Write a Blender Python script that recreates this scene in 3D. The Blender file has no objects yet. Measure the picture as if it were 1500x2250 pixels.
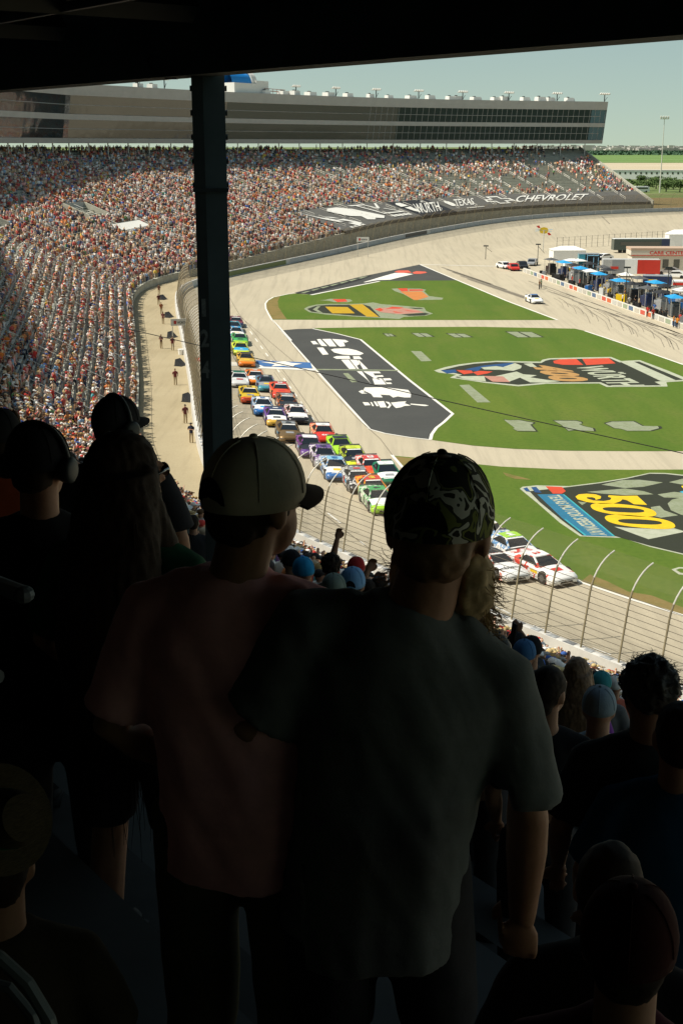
import bpy, bmesh, math, random
import numpy as np
from mathutils import Vector, Matrix, noise as mnoise
from mathutils.geometry import tessellate_polygon

R = math.radians
rnd = random.Random(7)
rng = np.random.default_rng(7)
scene = bpy.context.scene
COL = scene.collection

# ------------------------------------------------------------------ camera, world, sun, exposure
FPX, EYE = 2800.0, 25.0                      # focal length in pixels of the 1500x2250 photograph, eye height
PITCH = math.atan(807 / FPX)
cam_data = bpy.data.cameras.new('camera')
cam_data.sensor_fit = 'VERTICAL'; cam_data.sensor_height = 36.0
cam_data.lens = 36.0 * FPX / 2250
cam_data.clip_start = 0.1; cam_data.clip_end = 30000
cam_data.dof.use_dof = False
camera = bpy.data.objects.new('camera', cam_data); COL.objects.link(camera)
camera.location = (0, 0, EYE); camera.rotation_euler = (math.pi / 2 - PITCH, 0, 0)
scene.camera = camera

SUN_EL, SUN_AZ = R(54), R(-96)               # azimuth measured from +Y towards +X
world = bpy.data.worlds.new('World'); scene.world = world; world.use_nodes = True
wn = world.node_tree.nodes; wl = world.node_tree.links; wn.clear()
sky = wn.new('ShaderNodeTexSky'); sky.sky_type = 'NISHITA'; sky.sun_disc = False
sky.sun_elevation = SUN_EL; sky.sun_rotation = SUN_AZ
sky.air_density = 1.0; sky.dust_density = 1.0; sky.ozone_density = 1.0
tint = wn.new('ShaderNodeMix'); tint.data_type = 'RGBA'; tint.blend_type = 'MULTIPLY'
tint.inputs[0].default_value = 1.0; tint.inputs[7].default_value = (1.10, 1.05, 0.79, 1)
bg = wn.new('ShaderNodeBackground'); bg.inputs['Strength'].default_value = 0.105
wo = wn.new('ShaderNodeOutputWorld')
tco = wn.new('ShaderNodeTexCoord'); lift = wn.new('ShaderNodeMapping'); lift.inputs['Location'].default_value = (0, 0, 0.085); lift.inputs['Scale'].default_value = (1, 1, 0.85)
wl.new(tco.outputs['Generated'], lift.inputs['Vector']); wl.new(lift.outputs[0], sky.inputs['Vector'])    # thick air: the pale band lies along the horizon
wl.new(sky.outputs[0], tint.inputs[6]); wl.new(tint.outputs[2], bg.inputs['Color']); wl.new(bg.outputs[0], wo.inputs['Surface'])

sun_data = bpy.data.lights.new('sun', 'SUN'); sun_data.energy = 5.0; sun_data.angle = R(0.5); sun_data.color = (1.0, 0.94, 0.82)
sun = bpy.data.objects.new('sun', sun_data); COL.objects.link(sun)
to_sun = Vector((math.cos(SUN_EL) * math.sin(SUN_AZ), math.cos(SUN_EL) * math.cos(SUN_AZ), math.sin(SUN_EL)))
sun.rotation_euler = to_sun.to_track_quat('Z', 'Y').to_euler(); sun.location = (-200, 50, 300)

vs = scene.view_settings
vs.view_transform = 'Standard'; vs.look = 'None'; vs.exposure = 0.17; vs.gamma = 1.0; vs.use_curve_mapping = False
cy = scene.cycles
cy.max_bounces = 8; cy.diffuse_bounces = 2; cy.glossy_bounces = 3; cy.transparent_max_bounces = 24; cy.transmission_bounces = 3
cy.caustics_reflective = False; cy.caustics_refractive = False
cy.use_denoising = True

# ------------------------------------------------------------------ pixel -> place
CP, SP = math.cos(PITCH), math.sin(PITCH)
def ray(px, py):
    dx = (px - 750) / FPX; dy = (1125 - py) / FPX
    return np.array([dx, CP + dy * SP, -SP + dy * CP])
def at_z(px, py, z=0.0):
    d = ray(px, py); t = (z - EYE) / d[2]
    return (d[0] * t, d[1] * t, z)
def at_depth(px, py, Z):
    d = ray(px, py) * Z
    return (d[0], d[1], EYE + d[2])
def project(x, y, z):
    dz = z - EYE
    depth = y * CP - dz * SP; up = y * SP + dz * CP
    return 750 + FPX * x / depth, 1125 - FPX * up / depth, depth

# ------------------------------------------------------------------ materials
MATS = {}
def mat(name, col, rough=0.75, var=0.12, scale=3.0, bump=0.0, metal=0.0, spec=0.3, detail=4.0, stretch=None, col2=None, bscale=None, sheen=0.0):
    if name in MATS: return MATS[name]
    m = bpy.data.materials.new(name); m.use_nodes = True
    nt = m.node_tree; b = nt.nodes['Principled BSDF']
    b.inputs['Roughness'].default_value = rough; b.inputs['Metallic'].default_value = metal
    b.inputs['Specular IOR Level'].default_value = spec
    geo = nt.nodes.new('ShaderNodeNewGeometry'); src = geo.outputs['Position']
    if stretch:
        mp = nt.nodes.new('ShaderNodeMapping'); mp.inputs['Scale'].default_value = stretch
        nt.links.new(src, mp.inputs['Vector']); src = mp.outputs[0]
    if var > 0 or col2:
        n = nt.nodes.new('ShaderNodeTexNoise'); n.inputs['Scale'].default_value = scale; n.inputs['Detail'].default_value = detail
        n.inputs['Roughness'].default_value = 0.65
        nt.links.new(src, n.inputs['Vector'])
        mr = nt.nodes.new('ShaderNodeMapRange'); mr.inputs[1].default_value = 0.3; mr.inputs[2].default_value = 0.7
        nt.links.new(n.outputs[0], mr.inputs[0])
        mx = nt.nodes.new('ShaderNodeMix'); mx.data_type = 'RGBA'
        lo = [c * (1 - var) for c in col]; hi = [min(1, c * (1 + var)) for c in (col2 or col)]
        mx.inputs[6].default_value = (*lo, 1); mx.inputs[7].default_value = (*hi, 1)
        nt.links.new(mr.outputs[0], mx.inputs[0]); nt.links.new(mx.outputs[2], b.inputs['Base Color'])
    else:
        b.inputs['Base Color'].default_value = (*col, 1)
    if bump > 0:
        n2 = nt.nodes.new('ShaderNodeTexNoise'); n2.inputs['Scale'].default_value = bscale or scale * 4; n2.inputs['Detail'].default_value = 5
        nt.links.new(src, n2.inputs['Vector'])
        bp = nt.nodes.new('ShaderNodeBump'); bp.inputs['Strength'].default_value = bump; bp.inputs['Distance'].default_value = 0.02
        nt.links.new(n2.outputs[0], bp.inputs['Height']); nt.links.new(bp.outputs[0], b.inputs['Normal'])
    if sheen: b.inputs['Sheen Weight'].default_value = sheen
    MATS[name] = m
    return m

def ground_mat(name, base, layers, rough=0.9, bump=0.0, bscale=8):
    """layers: (scale, stretch, colour, low, high, amount) mixed one on another"""
    m = bpy.data.materials.new(name); m.use_nodes = True
    nt = m.node_tree; b = nt.nodes['Principled BSDF']; b.inputs['Roughness'].default_value = rough
    b.inputs['Specular IOR Level'].default_value = 0.15
    geo = nt.nodes.new('ShaderNodeNewGeometry')
    rgb = nt.nodes.new('ShaderNodeRGB'); rgb.outputs[0].default_value = (*base, 1); cur = rgb.outputs[0]
    for sc, st, c, lo, hi, amt in layers:
        mp = nt.nodes.new('ShaderNodeMapping'); mp.inputs['Rotation'].default_value = (0, 0, st[2] if len(st) > 2 else 0)
        mp.inputs['Scale'].default_value = (st[0], st[1], 1)
        nt.links.new(geo.outputs['Position'], mp.inputs['Vector'])
        n = nt.nodes.new('ShaderNodeTexNoise'); n.inputs['Scale'].default_value = sc; n.inputs['Detail'].default_value = 5; n.inputs['Roughness'].default_value = 0.6
        nt.links.new(mp.outputs[0], n.inputs['Vector'])
        mr = nt.nodes.new('ShaderNodeMapRange'); mr.inputs[1].default_value = lo; mr.inputs[2].default_value = hi; mr.inputs[4].default_value = amt
        nt.links.new(n.outputs[0], mr.inputs[0])
        mx = nt.nodes.new('ShaderNodeMix'); mx.data_type = 'RGBA'; mx.inputs[7].default_value = (*c, 1)
        nt.links.new(mr.outputs[0], mx.inputs[0]); nt.links.new(cur, mx.inputs[6]); cur = mx.outputs[2]
    nt.links.new(cur, b.inputs['Base Color'])
    if bump:
        n2 = nt.nodes.new('ShaderNodeTexNoise'); n2.inputs['Scale'].default_value = bscale; nt.links.new(geo.outputs['Position'], n2.inputs['Vector'])
        bp = nt.nodes.new('ShaderNodeBump'); bp.inputs['Strength'].default_value = bump; nt.links.new(n2.outputs[0], bp.inputs['Height']); nt.links.new(bp.outputs[0], b.inputs['Normal'])
    MATS[name] = m
    return m

def attr_mat(name, rough=0.8):
    m = bpy.data.materials.new(name); m.use_nodes = True
    nt = m.node_tree; b = nt.nodes['Principled BSDF']; b.inputs['Roughness'].default_value = rough; b.inputs['Specular IOR Level'].default_value = 0.15
    a = nt.nodes.new('ShaderNodeAttribute'); a.attribute_name = 'Col'
    nt.links.new(a.outputs['Color'], b.inputs['Base Color'])
    MATS[name] = m
    return m
def objcol_mat(name, rough=0.8):
    m = bpy.data.materials.new(name); m.use_nodes = True
    nt = m.node_tree; b = nt.nodes['Principled BSDF']; b.inputs['Roughness'].default_value = rough; b.inputs['Specular IOR Level'].default_value = 0.2
    a = nt.nodes.new('ShaderNodeObjectInfo'); nt.links.new(a.outputs['Color'], b.inputs['Base Color'])
    MATS[name] = m
    return m
def sheet_mat(name, col, opaque):
    """woven wire seen from afar: partly open, partly wire"""
    m = bpy.data.materials.new(name); m.use_nodes = True
    nt = m.node_tree; b = nt.nodes['Principled BSDF']; b.inputs['Base Color'].default_value = (*col, 1); b.inputs['Roughness'].default_value = 0.6
    b.inputs['Alpha'].default_value = opaque
    MATS[name] = m
    return m
def paint(name, col, rough=0.28, metal=0.0):
    return mat('paint_' + name, col, rough=rough, var=0.04, scale=2, spec=0.5, metal=metal)

# ------------------------------------------------------------------ mesh helpers
class MB:
    def __init__(s): s.v = []; s.f = []; s.m = []
    def add(s, vs_, fs, mi=0):
        o = len(s.v); s.v.extend([tuple(p) for p in vs_])
        for f in fs: s.f.append(tuple(i + o for i in f)); s.m.append(mi)
    def box(s, c, d, mi=0, rz=0.0, taper=1.0, rx=0.0):
        x, y, z = d[0] / 2, d[1] / 2, d[2] / 2
        pts = [(-x, -y, -z), (x, -y, -z), (x, y, -z), (-x, y, -z), (-x * taper, -y * taper, z), (x * taper, -y * taper, z), (x * taper, y * taper, z), (-x * taper, y * taper, z)]
        M = Matrix.Rotation(rz, 3, 'Z') @ Matrix.Rotation(rx, 3, 'X')
        pts = [tuple(M @ Vector(p) + Vector(c)) for p in pts]
        s.add(pts, [(3, 2, 1, 0), (4, 5, 6, 7), (0, 1, 5, 4), (1, 2, 6, 5), (2, 3, 7, 6), (3, 0, 4, 7)], mi)
    def tube(s, pts, rad, n=8, mi=0, cap=True, flat=1.0):
        P = [Vector(p) for p in pts]; K = len(P)
        if not hasattr(rad, '__len__'): rad = [rad] * K
        t0 = (P[1] - P[0]).normalized()
        a = Vector((0, 0, 1)) if abs(t0.z) < 0.9 else Vector((0, 1, 0))
        rings = []
        for i in range(K):
            t = ((P[min(i + 1, K - 1)] - P[max(i - 1, 0)])).normalized()
            u = (a - t * a.dot(t)).normalized(); w = t.cross(u)
            a = u
            r = rad[i]; ru, rw = (r if hasattr(r, '__len__') else (r, r * flat))
            rings.append([P[i] + u * math.cos(2 * math.pi * k / n) * ru + w * math.sin(2 * math.pi * k / n) * rw for k in range(n)])
        vs_ = [p for rg in rings for p in rg]
        fs = [(i * n + k, i * n + (k + 1) % n, (i + 1) * n + (k + 1) % n, (i + 1) * n + k) for i in range(K - 1) for k in range(n)]
        if cap: fs += [tuple(range(n - 1, -1, -1)), tuple((K - 1) * n + k for k in range(n))]
        s.add(vs_, fs, mi)
    def loft(s, rings, mi=0, cap=True, closed=True):
        n = len(rings[0]); K = len(rings)
        fs = []
        for i in range(K - 1):
            for k in range(n if closed else n - 1):
                fs.append((i * n + k, i * n + (k + 1) % n, (i + 1) * n + (k + 1) % n, (i + 1) * n + k))
        if cap and closed: fs += [tuple(range(n - 1, -1, -1)), tuple((K - 1) * n + k for k in range(n))]
        s.add([p for r in rings for p in r], fs, mi)
    def ellipsoid(s, c, r, n=12, m=8, mi=0, M=None):
        M = M or Matrix.Identity(3)
        rings = []
        for i in range(m + 1):
            th = math.pi * (i + 0.02) / (m + 0.04)
            rings.append([tuple(M @ Vector((r[0] * math.sin(th) * math.cos(2 * math.pi * k / n), r[1] * math.sin(th) * math.sin(2 * math.pi * k / n), -r[2] * math.cos(th))) + Vector(c)) for k in range(n)])
        s.loft(rings, mi)
    def poly(s, pts, mi=0):
        """flat, possibly concave polygon of 3-D points"""
        V = [Vector(p) for p in pts]
        tris = tessellate_polygon([V])
        fs = []
        for t in tris:
            a, b, c = (V[i] for i in t)
            fs.append(tuple(t) if (b - a).cross(c - a).z >= 0 else tuple(reversed(t)))
        s.add(pts, fs, mi)
    def build(s, name, mats, parent=None, smooth=False, loc=None, flip=False):
        me = bpy.data.meshes.new(name)
        me.from_pydata(s.v, [], s.f)
        if not isinstance(mats, (list, tuple)): mats = [mats]
        for m_ in mats: me.materials.append(m_)
        if len(mats) > 1: me.polygons.foreach_set('material_index', s.m)
        if smooth: me.polygons.foreach_set('use_smooth', [True] * len(me.polygons))
        if flip: me.flip_normals()
        me.update()
        o = bpy.data.objects.new(name, me); COL.objects.link(o)
        if parent: o.parent = parent
        if loc: o.location = loc
        return o
    def recalc(s): pass

def fix_normals(o):
    bm = bmesh.new(); bm.from_mesh(o.data); bmesh.ops.recalc_face_normals(bm, faces=bm.faces); bm.to_mesh(o.data); bm.free()
    return o
def empty(name, loc=(0, 0, 0), rz=0.0):
    o = bpy.data.objects.new(name, None); COL.objects.link(o); o.location = loc; o.rotation_euler = (0, 0, rz)
    o.empty_display_size = 0.3
    return o
def tag(o, label=None, cat=None, group=None, kind=None):
    if label: o['label'] = label
    if cat: o['category'] = cat
    if group: o['group'] = group
    if kind: o['kind'] = kind
    return o
def structure(o): o['kind'] = 'structure'; return o
def copy_tree(o, parent=None):
    c = o.copy(); COL.objects.link(c); c.parent = parent
    for ch in list(o.children): copy_tree(ch, c)
    return c
def set_mat(o, m):
    o.material_slots[0].link = 'OBJECT'; o.material_slots[0].material = m

TEXTS = {}
def text_verts(s, weight=0.012, space=1.0):
    """lettering as a flat mesh in the unit square (verts, faces, aspect)"""
    key = (s, weight, space)
    if key in TEXTS: return TEXTS[key]
    cu = bpy.data.curves.new('lettering', 'FONT'); cu.body = s; cu.offset = weight; cu.space_character = space; cu.resolution_u = 3
    ob = bpy.data.objects.new('lettering', cu); COL.objects.link(ob)
    me = bpy.data.meshes.new_from_object(ob.evaluated_get(bpy.context.evaluated_depsgraph_get()))
    V = np.array([v.co[:2] for v in me.vertices]); F = [tuple(p.vertices) for p in me.polygons]
    bpy.data.objects.remove(ob); bpy.data.curves.remove(cu); bpy.data.meshes.remove(me)
    lo, hi = V.min(0), V.max(0); asp = (hi[0] - lo[0]) / (hi[1] - lo[1])
    V = (V - lo) / (hi - lo)
    TEXTS[key] = (V, F, asp)
    return TEXTS[key]
def text_on_quad(mb, s, BL, BR, TR, TL, mi=0, weight=0.012):
    V, F, _ = text_verts(s, weight)
    BL, BR, TR, TL = (np.array(p, float) for p in (BL, BR, TR, TL))
    P = [tuple(BL * (1 - u) * (1 - v) + BR * u * (1 - v) + TR * u * v + TL * (1 - u) * v) for u, v in V]
    mb.add(P, F, mi)
# ------------------------------------------------------------------ course of the outer wall
U = np.array([0.606, -0.795])                # along the near wall, towards the camera's right
ctrl = [(8.2 + U[0] * k, 61.5 + U[1] * k, 0.8) for k in (150, 110, 75, 50, 25, 0, -12)]
ctrl += [(-3.4, 77.0, .8), (-7.4, 85.5, .8), (-10.4, 97, .8), (-12.8, 112, .8), (-15.6, 132.8, .8), (-20.6, 166.9, .8), (-25.6, 201, .8), (-27.0, 217.5, .8),
         (-26.2, 228.5, .8), (-21.4, 243, 1.0), (-3.0, 285.3, 1.5), (17.4, 329, 2.5), (45.0, 368.6, 4.0), (72, 391, 4.7), (106.9, 409.7, 5.0), (150, 421, 5.0), (200, 420, 5.0), (250, 405, 5.0)]
def catmull(P, step=1.0):
    P = np.array(P, float); P = np.vstack([2 * P[0] - P[1], P, 2 * P[-1] - P[-2]])
    out = []
    for i in range(1, len(P) - 2):
        p0, p1, p2, p3 = P[i - 1:i + 3]
        L = max(2, int(np.linalg.norm(p2 - p1) / (step * 0.5)))
        for t in np.linspace(0, 1, L, endpoint=False):
            out.append(0.5 * ((2 * p1) + (-p0 + p2) * t + (2 * p0 - 5 * p1 + 4 * p2 - p3) * t * t + (-p0 + 3 * p1 - 3 * p2 + p3) * t ** 3))
    out = np.array(out)
    d = np.concatenate([[0], np.cumsum(np.linalg.norm(np.diff(out[:, :2], axis=0), axis=1))])
    s = np.arange(0, d[-1], step)
    return np.stack([np.interp(s, d, out[:, k]) for k in range(out.shape[1])], 1)
WP = catmull(ctrl)
ker = np.exp(-0.5 * (np.arange(-9, 10) / 4.0) ** 2); ker /= ker.sum()
WPs = WP.copy()
for k in range(3): WPs[9:-9, k] = np.convolve(WP[:, k], ker, 'valid')
WP = WPs; NS = len(WP)
T2 = np.gradient(WP[:, :2], axis=0); T2 /= np.linalg.norm(T2, axis=1)[:, None]
NO = np.stack([-T2[:, 1], T2[:, 0]], 1)      # away from the track
SS = np.arange(NS)
def near_s(x, y): return int(np.argmin((WP[:, 0] - x) ** 2 + (WP[:, 1] - y) ** 2))
def fr(s):
    s = min(max(s, 0), NS - 1.001); i = int(s); t = s - i
    return WP[i] * (1 - t) + WP[i + 1] * t, NO[i] * (1 - t) + NO[i + 1] * t
S_CAM = near_s(26.0 + 8.2, 25.5)             # abreast of the camera
S_KINK = near_s(-10.4, 97); S_MID = near_s(-26, 205); S_T1 = near_s(-22, 243); S_T2 = near_s(17, 329)
S_END = near_s(99, 406)
def w_front(s): return float(np.interp(s, [0, S_KINK - 30, S_KINK + 8, S_KINK + 35, S_MID, S_T1 - 2, S_T1 + 18, S_END], [4.2, 4.2, 5.2, 5.6, 7.0, 7.5, 5.0, 5.0]))
def h_front(s): return float(np.interp(s, [S_KINK - 10, S_KINK + 10, S_T1, S_T1 + 40, S_T2, S_END], [1.3, .55, 1.2, 2.6, 3.6, 2.4]))
Z_TOP = 23.7
def ztop(s): return float(np.interp(s, [0, S_KINK - 5, S_KINK + 25], [24.05, 24.05, 23.7]))
def osu(s): return float(np.interp(s, [0, S_KINK + 10, S_MID - 15, S_T1, S_T1 + 45, S_T2 + 40, S_END], [38.2, 38.2, 47, 58, 67, 54, 39.5]))   # front of the suites
def otop(s): return osu(s) + 7.0
def seat_z(s, o):
    zb = fr(s)[0][2]; w = w_front(s); zf = zb + h_front(s)
    return zf + (ztop(s) - zf) * (o - w) / (otop(s) - w)
def P3(s, o, z=None, dz=0.0):
    p, n = fr(s)
    if z is None: z = seat_z(s, o)
    return (p[0] + n[0] * o, p[1] + n[1] * o, z + dz)
def so_of(x, y):
    i = near_s(x, y); d = np.array([x, y]) - WP[i, :2]
    return i + float(d @ T2[i]), float(d @ NO[i])
def bank_w(s): return float(np.interp(s, [0, S_KINK - 20, S_KINK + 20, S_MID, S_T1 + 20, S_END], [9.3, 9.3, 12, 14, 19, 24]))
def ground_z(x, y):
    s, o = so_of(x, y)
    if o > 0.3: return float(WP[min(int(s), NS - 1), 2])
    return float(WP[min(int(s), NS - 1), 2]) * max(0.0, 1 + o / bank_w(s)) ** 1.15
def on_track(px, py, dz=0.0):
    z = 0.3
    for _ in range(12):
        x, y, _z = at_z(px, py, z); z = 0.5 * z + 0.5 * ground_z(x, y)
    return (x, y, z + dz)
def on_seats(px, py, dz=0.0):
    """where the line of sight meets the seating slope"""
    d = ray(px, py)
    for t in np.arange(40, 620, 0.5):
        x, y, z = d[0] * t, d[1] * t, EYE + d[2] * t
        s, o = so_of(x, y)
        if 0 < o < otop(s) + 1 and z < seat_z(s, o) + dz and o > w_front(s) - 1: return s, o
    return None

# ------------------------------------------------------------------ materials of the place
M_TRACK = ground_mat('track concrete', (0.46, 0.405, 0.30), [
    (0.05, (1, 1), (0.52, 0.46, 0.345), 0.35, 0.65, 0.8), (0.9, (1.4, .05, R(12)), (0.30, 0.265, 0.20), 0.48, 0.75, 0.6), (0.35, (1.6, .1, R(-35)), (0.35, 0.31, 0.24), 0.5, 0.75, 0.22),
    (6.0, (1, 1), (0.36, 0.315, 0.23), 0.42, 0.75, 0.45)])
M_PIT = ground_mat('pit concrete', (0.52, 0.46, 0.35), [(0.06, (1, 1), (0.60, 0.54, 0.42), 0.35, 0.65, 0.8), (0.5, (.08, 1.5, R(35)), (0.34, 0.30, 0.23), 0.55, 0.8, 0.45), (5.0, (1, 1), (0.40, 0.36, 0.27), 0.45, 0.75, 0.4)])
M_WALK = ground_mat('walkway concrete', (0.36, 0.30, 0.19), [(0.12, (1, 1), (0.43, 0.365, 0.24), 0.35, 0.65, 0.8), (0.8, (2.0, .15), (0.24, 0.20, 0.125), 0.5, 0.8, 0.5), (5, (1, 1), (0.28, 0.235, 0.15), 0.45, 0.75, 0.4)])
M_GRASS = ground_mat('mown grass', (0.0831, 0.1426, 0.0176), [(0.045, (1, 1), (0.1192, 0.1630, 0.0239), 0.35, 0.65, 0.95), (0.12, (1.6, .12, R(14)), (0.0614, 0.1222, 0.0143), 0.42, 0.62, 0.55), (0.3, (1, .35), (0.1373, 0.1548, 0.0359), 0.5, 0.75, 0.6), (2.5, (1, 1), (0.0506, 0.0978, 0.0112), 0.45, 0.75, 0.6), (12, (1, 1), (0.1228, 0.1793, 0.0319), 0.5, 0.8, 0.5)], bump=0.3, bscale=14)
M_DRY = ground_mat('dry grass', (0.21, 0.155, 0.055), [(0.5, (1, 1), (0.12, 0.125, 0.03), 0.45, 0.7, 0.9), (4, (1, 1), (0.26, 0.20, 0.08), 0.45, 0.75, 0.6)])
M_ASPH = ground_mat('painted asphalt', (0.062, 0.064, 0.062), [(0.15, (1, 1), (0.075, 0.077, 0.073), 0.35, 0.65, 0.8), (3, (1, 1), (0.09, 0.09, 0.085), 0.5, 0.8, 0.5)])
M_WHITE = ground_mat('white paint', (0.74, 0.72, 0.66), [(1.2, (1, 1), (0.62, 0.60, 0.54), 0.45, 0.75, 0.6)])
M_WGRASS = ground_mat('white paint on grass', (0.42, 0.44, 0.34), [(1.5, (1, 1), (0.28, 0.32, 0.20), 0.42, 0.7, 0.8), (6, (1, 1), (0.5, 0.5, 0.42), 0.45, 0.75, 0.5)])
M_GGRASS = ground_mat('grey paint on grass', (0.25, 0.28, 0.19), [(1.2, (1, 1), (0.17, 0.2, 0.10), 0.42, 0.7, 0.8), (5, (1, 1), (0.33, 0.35, 0.26), 0.45, 0.75, 0.6)])
def turf_paint(name, c):
    return ground_mat(name, c, [(1.0, (1, 1), tuple(x * 0.75 + 0.012 for x in c), 0.42, 0.7, 0.8), (7, (1, 1), tuple(min(1, x * 1.2) for x in c), 0.45, 0.75, 0.5)])
M_BGRASS = turf_paint('black paint on grass', (0.034, 0.038, 0.026)); M_YGRASS = turf_paint('yellow paint on grass', (0.72, 0.48, 0.02))
M_BLGRASS = turf_paint('blue paint on grass', (0.03, 0.16, 0.27)); M_NAVYG = turf_paint('navy paint on grass', (0.025, 0.075, 0.19)); M_RGRASS = turf_paint('red paint on grass', (0.55, 0.07, 0.035))
M_TANG = turf_paint('tan paint on grass', (0.42, 0.24, 0.09)); M_OGRASS = turf_paint('orange paint on grass', (0.52, 0.20, 0.06)); M_GOLDG = turf_paint('gold paint on grass', (0.46, 0.29, 0.02)); M_PINKG = turf_paint('pink paint on grass', (0.44, 0.22, 0.17))
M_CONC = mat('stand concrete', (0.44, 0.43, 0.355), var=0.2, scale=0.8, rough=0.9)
M_CONC_SHADE = mat('shade darkened concrete', (0.075, 0.072, 0.065), var=0.3, scale=1.5, rough=0.95)  # near deck: shade under the roof is put into the concrete colour
M_SEAT_SHADE = mat('shade darkened bench', (0.10, 0.105, 0.10), var=0.2, scale=2, rough=0.7)  # near benches: darker copy, shade put into the colour like the deck
M_SEAT = mat('bench aluminium', (0.40, 0.41, 0.35), var=0.2, scale=0.5, rough=0.6, metal=0.0)
M_RAIL = mat('galvanised rail', (0.62, 0.60, 0.54), var=0.1, rough=0.5, metal=0.2)
M_FASCIA = mat('grey fascia panels', (0.42, 0.42, 0.40), var=0.06, scale=0.4, rough=0.6)
M_STEEL = mat('dark painted steel', (0.035, 0.042, 0.042), var=0.25, scale=2.5, rough=0.55, bump=0.06)
M_BEAM = mat('blue grey painted steel', (0.075, 0.10, 0.105), var=0.2, scale=2.0, rough=0.55, bump=0.05)
M_DECK = mat('dark ribbed decking', (0.05, 0.05, 0.042), var=0.3, scale=1.0, rough=0.8)
M_TERRAIN = ground_mat('open country', (0.12, 0.17, 0.055), [(0.002, (1, 1), (0.16, 0.20, 0.07), 0.4, 0.6, 0.9), (0.01, (1, 4), (0.22, 0.20, 0.11), 0.52, 0.7, 0.7)])
M_BERM = ground_mat('brown bank', (0.24, 0.17, 0.075), [(0.08, (1, 1), (0.16, 0.14, 0.06), 0.4, 0.65, 0.8), (0.6, (1, 1), (0.30, 0.22, 0.11), 0.45, 0.7, 0.5)])
M_TARP = mat('grey tarpaulin', (0.115, 0.112, 0.102), var=0.12, scale=0.6, rough=0.7, bump=0.25, bscale=1.2)
M_TARPB = mat('black tarpaulin', (0.026, 0.028, 0.032), var=0.15, scale=0.6, rough=0.7)
M_SIGNW = mat('white lettering', (0.72, 0.71, 0.66), var=0.05, rough=0.6)
M_WALLW = mat('white barrier paint', (0.58, 0.57, 0.54), var=0.14, scale=0.7, rough=0.7)
M_POST = mat('weathered fence post', (0.27, 0.23, 0.145), var=0.3, scale=1.2, rough=0.6)
M_WIRE = mat('fence cable', (0.11, 0.095, 0.07), var=0.0, rough=0.6)
M_MESH = sheet_mat('chain link', (0.17, 0.125, 0.07), 0.12)
M_MESHD = sheet_mat('dense debris mesh', (0.16, 0.115, 0.06), 0.30)
M_BLACK = mat('black rubber', (0.02, 0.02, 0.02), var=0.1, rough=0.8)
M_SEAM = mat('tar seam', (0.13, 0.115, 0.09), var=0.2, rough=0.9)
M_SKID = mat('tyre mark', (0.25, 0.22, 0.17), var=0.2, rough=0.9)

# ------------------------------------------------------------------ ground
g = MB(); g.add([(-9000, -3000, -0.5), (9000, -3000, -0.5), (9000, 14000, -0.5), (-9000, 14000, -0.5)], [(0, 1, 2, 3)])
structure(g.build('ground', M_TERRAIN))
def sweep(rows, s0, s1, ds, name, mats, parent=None, mis=None, smooth=False, flip=False):
    """rows: function s -> list of points (one cross-section)"""
    mb = MB(); S = list(np.arange(s0, s1, ds)) + [s1]
    secs = [rows(s) for s in S]; n = len(secs[0])
    v = [p for sec in secs for p in sec]
    f = []; m = []
    for i in range(len(S) - 1):
        for k in range(n - 1):
            f.append((i * n + k, i * n + k + 1, (i + 1) * n + k + 1, (i + 1) * n + k)); m.append(mis[k] if mis else 0)
    mb.v = v; mb.f = f; mb.m = m
    return mb.build(name, mats, parent, smooth, flip=flip)
def track_row(s):
    p, n = fr(s); b = bank_w(s); out = []
    for k in range(11):
        o = -b * (1 - k / 10)
        out.append((p[0] + n[0] * o, p[1] + n[1] * o, p[2] * (k / 10) ** 1.15 + 0.002 * k))
    return out
structure(sweep(track_row, 0, NS - 2, 2, 'race_track', M_TRACK, smooth=True, flip=True))
g = MB(); inner = [fr(s) for s in range(0, NS - 1, 3)]
ip = [(p[0] - n[0] * (bank_w(i * 3) - .05), p[1] - n[1] * (bank_w(i * 3) - .05), 0.0) for i, (p, n) in enumerate(inner)]
g.poly(ip + [(320, 330, 0), (320, -60, 0)])
structure(g.build('pit_road', M_TRACK))
# walkway between the wall and the stand, and the bank beyond the end of the stand
structure(sweep(lambda s: [P3(s, 0.2, fr(s)[0][2] - .01), P3(s, w_front(s) + .3, fr(s)[0][2] - .01)], 0, S_END + 4, 2, 'walkway', M_WALK, flip=True))
def berm_row(s):
    z = fr(s)[0][2]; k = min(1.0, max(0.0, (s - S_END) / 25))
    return [P3(s, o, z + dz) for o, dz in ((0.2, -.02), (8, .25), (25, .6), (60, 0.2), (115, -.8), (160, -5.4))]
structure(sweep(berm_row, S_END + 3, NS - 2, 3, 'embankment', M_BERM, smooth=True, flip=True))

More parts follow.
